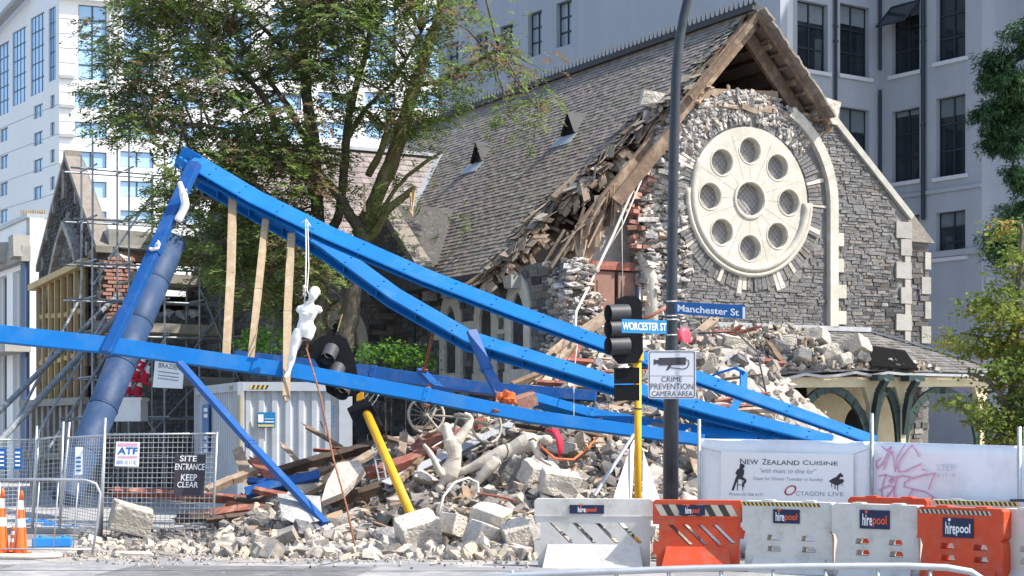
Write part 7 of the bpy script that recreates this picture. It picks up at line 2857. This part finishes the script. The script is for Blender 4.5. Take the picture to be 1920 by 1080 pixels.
# ================================================================== HOARDING
HO = thing('white_hoarding', 'long white sheeted hoarding on steel posts behind the plastic barriers', 'hoarding', V(((1632 - 960) / F * 26, 26, 0)))
HP = [(1308, 28.0, 822), (1632, 26.0, 828), (1912, 24.2, 836), (2080, 23.2, 841)]
hp = [at(x, y, Y) for x, Y, y in HP]
for i in range(3):
    a_, c_ = hp[i], hp[i + 1]
    L = (c_ - a_)
    b = MB()
    nx_, nz_ = 26, 10
    nn = V((L.y, -L.x, 0)).normalized()
    for ix in range(nx_ + 1):
        for iz in range(nz_ + 1):
            t, s = ix / nx_, iz / nz_
            top = a_.lerp(c_, t)
            p = V((top.x, top.y, lerp(.1, top.z, s)))
            wv = .018 * math.sin(t * 9 + i) * math.sin(s * 3.1) + .012 * noise.noise(V((t * 6, s * 3, i)))
            b.v.append(tuple(p + nn * wv))
    for ix in range(nx_):
        for iz in range(nz_):
            q = ix * (nz_ + 1) + iz
            b.f.append((q, q + nz_ + 1, q + nz_ + 2, q + 1))
            b.r.append(.5)
            b.m.append(0)
    so_ = b.build('sheet', MT['sheet_white'], HO, smooth=True)
    sd = so_.modifiers.new('thick', 'SOLIDIFY')
    sd.thickness = .01
for x, Y, yt in ((1310, 27.97, 786), (1633, 25.94, 775), (1909, 24.14, 800), (1920, 24.3, 800)):
    p = at(x, yt, Y)
    b = MB()
    b.tube([V((p.x, p.y - .06, 0)), V((p.x, p.y - .06, p.z))], .03, 10)
    b.build('post', MT['galv'] if x != 1633 else MT['scaf'], HO, smooth=True)
for x, Y in ((1633, 25.9), (1905, 24.1)):
    p = at(x, 940, Y)
    b = MB()
    b.box((p.x, p.y - .1, p.z), (.2, .1, .07))
    b.build('clamp', MT['iron_dark'], HO)
d01 = (hp[1] - hp[0])
hd = V((d01.x, d01.y, 0)).normalized()
hn = V((hd.y, -hd.x, 0))
fh = lambda px, py, off=.03: ray_plane(px, py, V((hp[0].x, hp[0].y, 0)) + hn * off, hn)
# banner
bn = thing('restaurant_banner', 'white restaurant banner for New Zealand cuisine tied to the hoarding', 'banner', fh(1480, 940, .05))
q = [fh(1351, 939, .06), fh(1600, 945, .06), fh(1600, 852, .06), fh(1352, 847, .06)]
b = MB()
b.add(q + [p - hn * .012 for p in q], MB.BF)
b.build('cloth', MT['banner_white'], bn)


def ban(txt, x0, x1, y0, y1, m, it=0, nm='lettering'):
    y0r = y0 + (x1 - x0) * .02
    o_ = fh(x0, y0, .063)
    lettering(txt, o_, fh(x1, y0r, .063) - o_, fh(x0, y1, .063) - o_, nm, m, bn, .003, it)


SCx = 280 / 1920
BX, BY = 1340, 840
for txt, x0, x1, y0, y1, it, mm in (('N', 328, 402, 207, 138, 0, 'ink'), ('EW', 418, 560, 209, 148, 0, 'ink'), ('Z', 612, 668, 212, 140, 0, 'ink'), ('EALAND', 680, 1090, 213, 155, 0, 'ink'), ('C', 1135, 1208, 216, 158, 0, 'ink'), ('UISINE', 1222, 1585, 218, 168, 0, 'ink'),
                                   ('"with music to dine for"', 580, 1310, 318, 258, .35, 'ink_faint'), ('Open for Dinner Tuesday to Sunday', 495, 1392, 422, 368, 0, 'ink_faint'), ('Phone 03 366 6171', 190, 625, 610, 572, 0, 'ink_faint'),
                                   ('O', 895, 1052, 610, 475, .4, 'ink_red'), ('CTAGON', 1045, 1410, 612, 556, 0, 'ink_faint'), ('LIVE', 1462, 1660, 616, 566, 0, 'ink_faint')):
    ban(txt, BX + x0 * SCx, BX + x1 * SCx, BY + y0 * SCx, BY + y1 * SCx, MT[mm], it)


def flatpoly(parent, polys, m, name, off, X0, Y0, sc_):
    b = MB()
    for po_ in polys:
        P = [fh(X0 + x * sc_, Y0 + y * sc_, off) for x, y in po_]
        tri = tessellate_polygon([[V((x, -y, 0)) for x, y in po_]])
        b.add(P, [tuple(t) for t in tri])
    return b.build(name, m, parent)


flatpoly(bn, [[(320, 215), (345, 200), (380, 215), (385, 245), (365, 265), (380, 290), (375, 340), (360, 370), (405, 405), (408, 430), (375, 480), (385, 505), (360, 500), (345, 485), (375, 425), (330, 400), (300, 405), (270, 470), (245, 545), (215, 545), (225, 515), (245, 460), (262, 400), (285, 350), (265, 325), (290, 275), (320, 260)],
              [(290, 410), (300, 410), (295, 545), (285, 545)], [(352, 420), (360, 420), (365, 545), (356, 545)], [(290, 470), (360, 470), (360, 478), (290, 478)]], MT['ink'], 'stool_player_print', .066, BX, BY, SCx)
flatpoly(bn, [[(1465, 425), (1520, 390), (1560, 375), (1600, 330), (1625, 318), (1640, 345), (1660, 360), (1640, 375), (1620, 370), (1600, 400), (1650, 400), (1665, 430), (1640, 450), (1600, 475), (1560, 480), (1500, 450)],
              [(1497, 450), (1508, 450), (1508, 505), (1500, 505)], [(1540, 475), (1552, 475), (1552, 525), (1540, 525)], [(1575, 475), (1586, 475), (1586, 545), (1576, 545)], [(1635, 445), (1642, 445), (1642, 490), (1635, 490)]], MT['ink'], 'piano_print', .066, BX, BY, SCx)
part(bn, 'tie_cord', MT['ink_faint'], lambda b: b.tube([fh(1312, 838, .05), fh(1352, 848, .07)], .006, 5))
part(bn, 'tie_cord', MT['ink_faint'], lambda b: b.tube([fh(1600, 852, .07), fh(1628, 842, .05)], .006, 5))
# graffiti
d12 = hp[2] - hp[1]
gd = V((d12.x, d12.y, 0)).normalized()
gn = V((gd.y, -gd.x, 0))
fg2 = lambda px, py, off=.035: ray_plane(px, py, V((hp[1].x, hp[1].y, 0)) + gn * off, gn)
G = 300 / 1920
strokes = [[(210, 105), (270, 160), (330, 110)], [(330, 115), (270, 210), (230, 300), (165, 370), (150, 340), (150, 290), (200, 250)], [(230, 390), (290, 230), (320, 170), (340, 180), (355, 260), (375, 410)], [(375, 400), (400, 230), (490, 90)], [(665, 235), (620, 150), (580, 95), (520, 150), (440, 260), (405, 360), (420, 415), (490, 410), (600, 355), (680, 320)], [(685, 380), (735, 395)],
           [(170, 465), (250, 450), (350, 480), (460, 460), (590, 490), (720, 450), (850, 430), (820, 500), (775, 620)], [(265, 440), (230, 540), (210, 640), (225, 770), (290, 690), (360, 600), (300, 575), (185, 630)], [(395, 490), (360, 620), (370, 770)], [(330, 490), (300, 520), (320, 550), (350, 520), (330, 490)], [(550, 500), (490, 540), (480, 590), (580, 620), (720, 650), (830, 715), (820, 740), (700, 745), (600, 780)], [(580, 630), (490, 780)]]
b = MB()
for st_ in strokes:
    P = [fg2(1620 + x * G, 820 + y * G) for x, y in st_]
    for p, q in zip(P, P[1:]):
        b.beam(p, q + (q - p).normalized() * .01, .003, .022, up=gn.cross((q - p).normalized()))
b.build('graffiti', MT['ink_pink'], HO)
b = MB()
for (txt, x0, x1, y0, y1) in (('16 17 18', 862, 1090, 480, 430), ('STEP', 875, 1095, 400, 325)):
    o_ = fg2(1620 + x0 * G, 820 + y0 * G)
    lettering(txt, o_, fg2(1620 + x1 * G, 820 + y0 * G) - o_, fg2(1620 + x0 * G, 820 + y1 * G) - o_, 'stencil', MT['ink_pale'], HO, .004)

# ================================================================== FRONT RAIL
YR = 10.0
cr = thing('crowd_barrier', 'galvanised crowd barrier close to the camera along the bottom right edge', 'crowd barrier', at(1400, 1440, YR) * V((1, 1, 0)))
pts = [at(*p, YR) for p in ((880, 1130), (886, 1100), (905, 1086), (960, 1079), (1100, 1073), (1300, 1066), (1500, 1062), (1700, 1061), (1775, 1064), (1820, 1072), (1842, 1086), (1848, 1110), (1850, 1300))]
pts += [V((pts[-1].x, YR, .08))]
pts = [V((pts[0].x, YR, .08))] + pts
part(cr, 'rail', MT['galv'], lambda b: b.tube(pts, .0205, 14), True)
for x in range(960, 1840, 98):
    part(cr, 'bar', MT['galv'], lambda b: b.tube([at(x, 1070, YR), V((at(x, 1070, YR).x, YR, .15))], .012, 8), True)
part(cr, 'bottom_rail', MT['galv'], lambda b: b.tube([V((pts[1].x, YR, .15)), V((pts[-1].x, YR, .15))], .018, 8))
part(cr, 'foot', MT['galv'], lambda b: [b.beam(V((x, YR - .3, .02)), V((x, YR + .3, .02)), .06, .03) for x in (pts[0].x, pts[-1].x)])

# left crowd barrier
YC = 27.5
c2 = thing('crowd_barrier', 'galvanised crowd barrier with a rounded corner at the lower left edge', 'crowd barrier', at(100, 1045, YC))
P = [at(*p, YC) for p in ((-60, 899), (100, 899), (160, 900), (180, 907), (188, 925), (184, 970), (172, 1046))]
part(c2, 'rail', MT['galv'], lambda b: b.tube(P, .021, 10), True)
part(c2, 'bottom_rail', MT['galv'], lambda b: b.tube([at(-60, 1029, YC), at(174, 1030, YC)], .017, 8), True)
for x in (-36, 0, 36, 73, 109, 146):
    part(c2, 'bar', MT['galv'], lambda b: b.tube([at(x + 1, 900, YC), at(x - 9, 1029, YC)], .012, 7), True)


def fpanel(lab, q, n_x, n_z, posts=True, base=True, ext=.15):
    """mesh fence panel: corners bottom left, bottom right, top right, top left"""
    t = thing('mesh_fence', lab, 'fence', q[0].lerp(q[1], .5), 'temporary mesh fence panels')
    e = [q[0] - (q[3] - q[0]) * .03, q[1] - (q[2] - q[1]) * .03, q[2], q[3]]
    for a_, c_ in ((e[0], q[3] + (q[3] - q[0]) * ext), (e[1], q[2] + (q[2] - q[1]) * (ext if posts else 0))):
        part(t, 'post', MT['galv'], lambda b: b.tube([a_, c_], .024, 9), True)
    for s in (.0, .985):
        part(t, 'rail', MT['galv'], lambda b: b.tube([q[0].lerp(q[3], s), q[1].lerp(q[2], s)], .019, 8), True)
    b = MB()
    for i in range(1, n_x):
        b.tube([q[0].lerp(q[1], i / n_x), q[3].lerp(q[2], i / n_x)], .0052, 4, cap=False)
    for i in range(1, n_z):
        b.tube([q[0].lerp(q[3], i / n_z) - V((0, .008, 0)), q[1].lerp(q[2], i / n_z) - V((0, .011, 0))], .0052, 4, cap=False)
    b.build('wire_mesh', MT['galv'], t)
    return t


YG = 31.7
gq = [at(190, 1008, YG - .2), at(398, 1010, YG), at(407, 810, YG), at(197, 812, YG - .2)]
fpanel('wide mesh fence panel holding the ATF sign and the site entrance board', gq, 23, 21, ext=.0)
fpanel('narrow mesh fence panel folded back left of the ATF panel', [at(112, 985, YG + 2), at(186, 1005, YG - .3), at(196, 814, YG - .3), at(128, 818, YG + 2)], 16, 30, ext=.16)
fpanel('mesh fence panel at the left edge of the photo', [at(-70, 995, YG + 1.2), at(62, 985, YG + 1.8), at(72, 822, YG + 1.8), at(-70, 822, YG + 1.2)], 16, 22, ext=.1)
fpanel('mesh fence panel with doubled rails just right of the edge panel', [at(60, 990, YG + 1.0), at(112, 990, YG + .8), at(118, 815, YG + .8), at(68, 822, YG + 1.0)], 6, 20, ext=.14)
for (x, m, lab) in ((4, 'sign_blue', 'small blue notice on the fence at the very left edge'), (34, 'sign_blue', 'small blue notice on the fence beside the left cones'), (148, 'sheet_white', 'pale notice on the folded fence panel')):
    b = MB()
    p = at(x, 880 if x != 148 else 890, YG + (.9 if x != 148 else .4))
    b.obox(p - V((.07, .03, 0)), V((.14, 0, 0)), V((0, .01, 0)), V((.01, 0, .4 if x != 148 else .52)))
    o = setp(b.build('fence_notice', MT[m], loc=p), lab, 'notice')
    b = MB()
    for k_ in range(4):
        b.box(p + V((0, -.035, .08 + k_ * .08)), (.09, .004, .035))
    b.build('print', MT['letter_white'] if m == 'sign_blue' else MT['sign_cyan'], o)
# ATF sign, entrance board
YT_ = YG - .25
sg = thing('atf_sign', 'white sign with blue ATF lettering on the mesh fence', 'sign', at(238, 875, YT_))
q = [at(215, 874, YT_), at(260, 875, YT_), at(262, 829, YT_), at(218, 828, YT_)]
b = MB()
b.add(q + [p + V((0, .012, 0)) for p in q], MB.BF)
b.build('plate', MT['banner_white'], sg)
lettering('ATF', at(220, 852, YT_), at(258, 852, YT_) - at(220, 852, YT_), at(221, 839, YT_) - at(220, 852, YT_), 'lettering', MT['sign_blue'], sg, .004, bold=.03)
lettering('0800 10 11 42', at(217.5, 871, YT_), at(256, 871, YT_) - at(217.5, 871, YT_), at(218, 863, YT_) - at(217.5, 871, YT_), 'lettering', MT['sign_blue'], sg, .004)
for y0, y1 in ((837, 831), (859, 855)):
    b = MB()
    b.add([at(221, y0, YT_) - V((0, .004, 0)), at(258, y0, YT_) - V((0, .004, 0)), at(258, y1, YT_) - V((0, .004, 0)), at(221, y1, YT_) - V((0, .004, 0))], [(0, 1, 2, 3)])
    b.build('pink_band', MT['ink_pink'], sg)
sb = thing('entrance_board', 'black hand painted board reading site entrance keep clear on the mesh fence', 'sign', at(355, 930, YT_))
q = [at(325, 929, YT_), at(382, 930, YT_), at(386, 852, YT_), at(328, 852, YT_)]
b = MB()
b.add(q + [p + V((0, .015, 0)) for p in q], MB.BF)
b.build('board', MT['ink'], sb)
for tx, x0, x1, y0, y1 in (('SITE', 337, 369, 865, 854), ('ENTRANCE', 328, 383, 881, 869), ('KEEP', 339, 369, 901, 889), ('CLEAR', 332, 371, 914, 903)):
    lettering(tx, at(x0, y0, YT_), at(x1, y0 + .5, YT_) - at(x0, y0, YT_), at(x0 + 1, y1, YT_) - at(x0, y0, YT_), 'lettering', MT['letter_white'], sb, .004, bold=.012)

# cones
for (x, yb, yt, wd, Y, lab) in ((2, 1044, 917, 13, 27.6, 'tall orange and white cone cut by the left edge'), (38, 1044, 921, 12, 27.6, 'tall orange and white cone standing second from the left edge'), (27, 1038, 988, 10, 28.2, 'orange cone half hidden behind the second tall cone')):
    p = at(x, yb, Y)
    p.z = .0
    k = Y / F
    hgt = (yb - yt) * k
    t = thing('traffic_cone', lab, 'cone', p, 'orange traffic cones by the crowd barrier')
    r0, r1 = wd * k * 1.15, wd * k * .42
    z = [0.06, .3, .45, .58, .72, .86, 1.0]
    for i in range(6):
        a_, c_ = z[i], z[i + 1]
        ra, rc = lerp(r0, r1, a_), lerp(r0, r1, c_)
        part(t, 'band' if i in (2, 4) else 'cone_body', MT['letter_white'] if i in (2, 4) else MT['cone_orange'], lambda b: b.tube([p + V((0, 0, hgt * a_)), p + V((0, 0, hgt * c_))], [ra, rc], 18, cap=(i == 5)), True)
    part(t, 'base', MT['cone_orange'], lambda b: b.box(p + V((0, 0, .03)), (wd * k * 3.4, wd * k * 3.4, .06), Euler((0, 0, .3))))
# blue feet and pale hose
for (x, y, sx, sz, lab) in ((68, 988, .42, .14, 'blue plastic fence foot farther back by the left cones'), (92, 995, .2, .16, 'small blue plastic block between the two blue fence feet'), (98, 1026, .66, .16, 'blue plastic fence foot nearest the road behind the crowd barrier'), (125, 996, .5, .1, 'thin blue plastic foot under the folded fence panel')):
    Yf = 2.1 * F / (y - HZ)
    p = V(((x - 960) / F * Yf, Yf, 0))
    b = MB()
    b.box(p + V((0, 0, sz / 2 + .01)), (sx, .28, sz), Euler((0, 0, .15)))
    b.tube([p + V((-sx * .3, 0, sz)), p + V((-sx * .3, 0, sz + .05))], .04, 8)
    b.tube([p + V((sx * .3, 0, sz)), p + V((sx * .3, 0, sz + .05))], .04, 8)
    setp(b.build('ballast_block', MT['blue_plastic'], loc=p, bevel=.02), lab, 'ballast block')
b = MB()
P = [V((-8.9, 27.2, .05)), V((-8.2, 27.0, .05)), V((-7.6, 26.95, .05)), V((-7.2, 27.2, .05)), V((-7.35, 27.5, .05))]
b.tube(P, .045, 8)
setp(b.build('pale_hose', MT['rope_white'], smooth=True, loc=P[0]), 'pale hose lying on the road in front of the cones', 'hose')
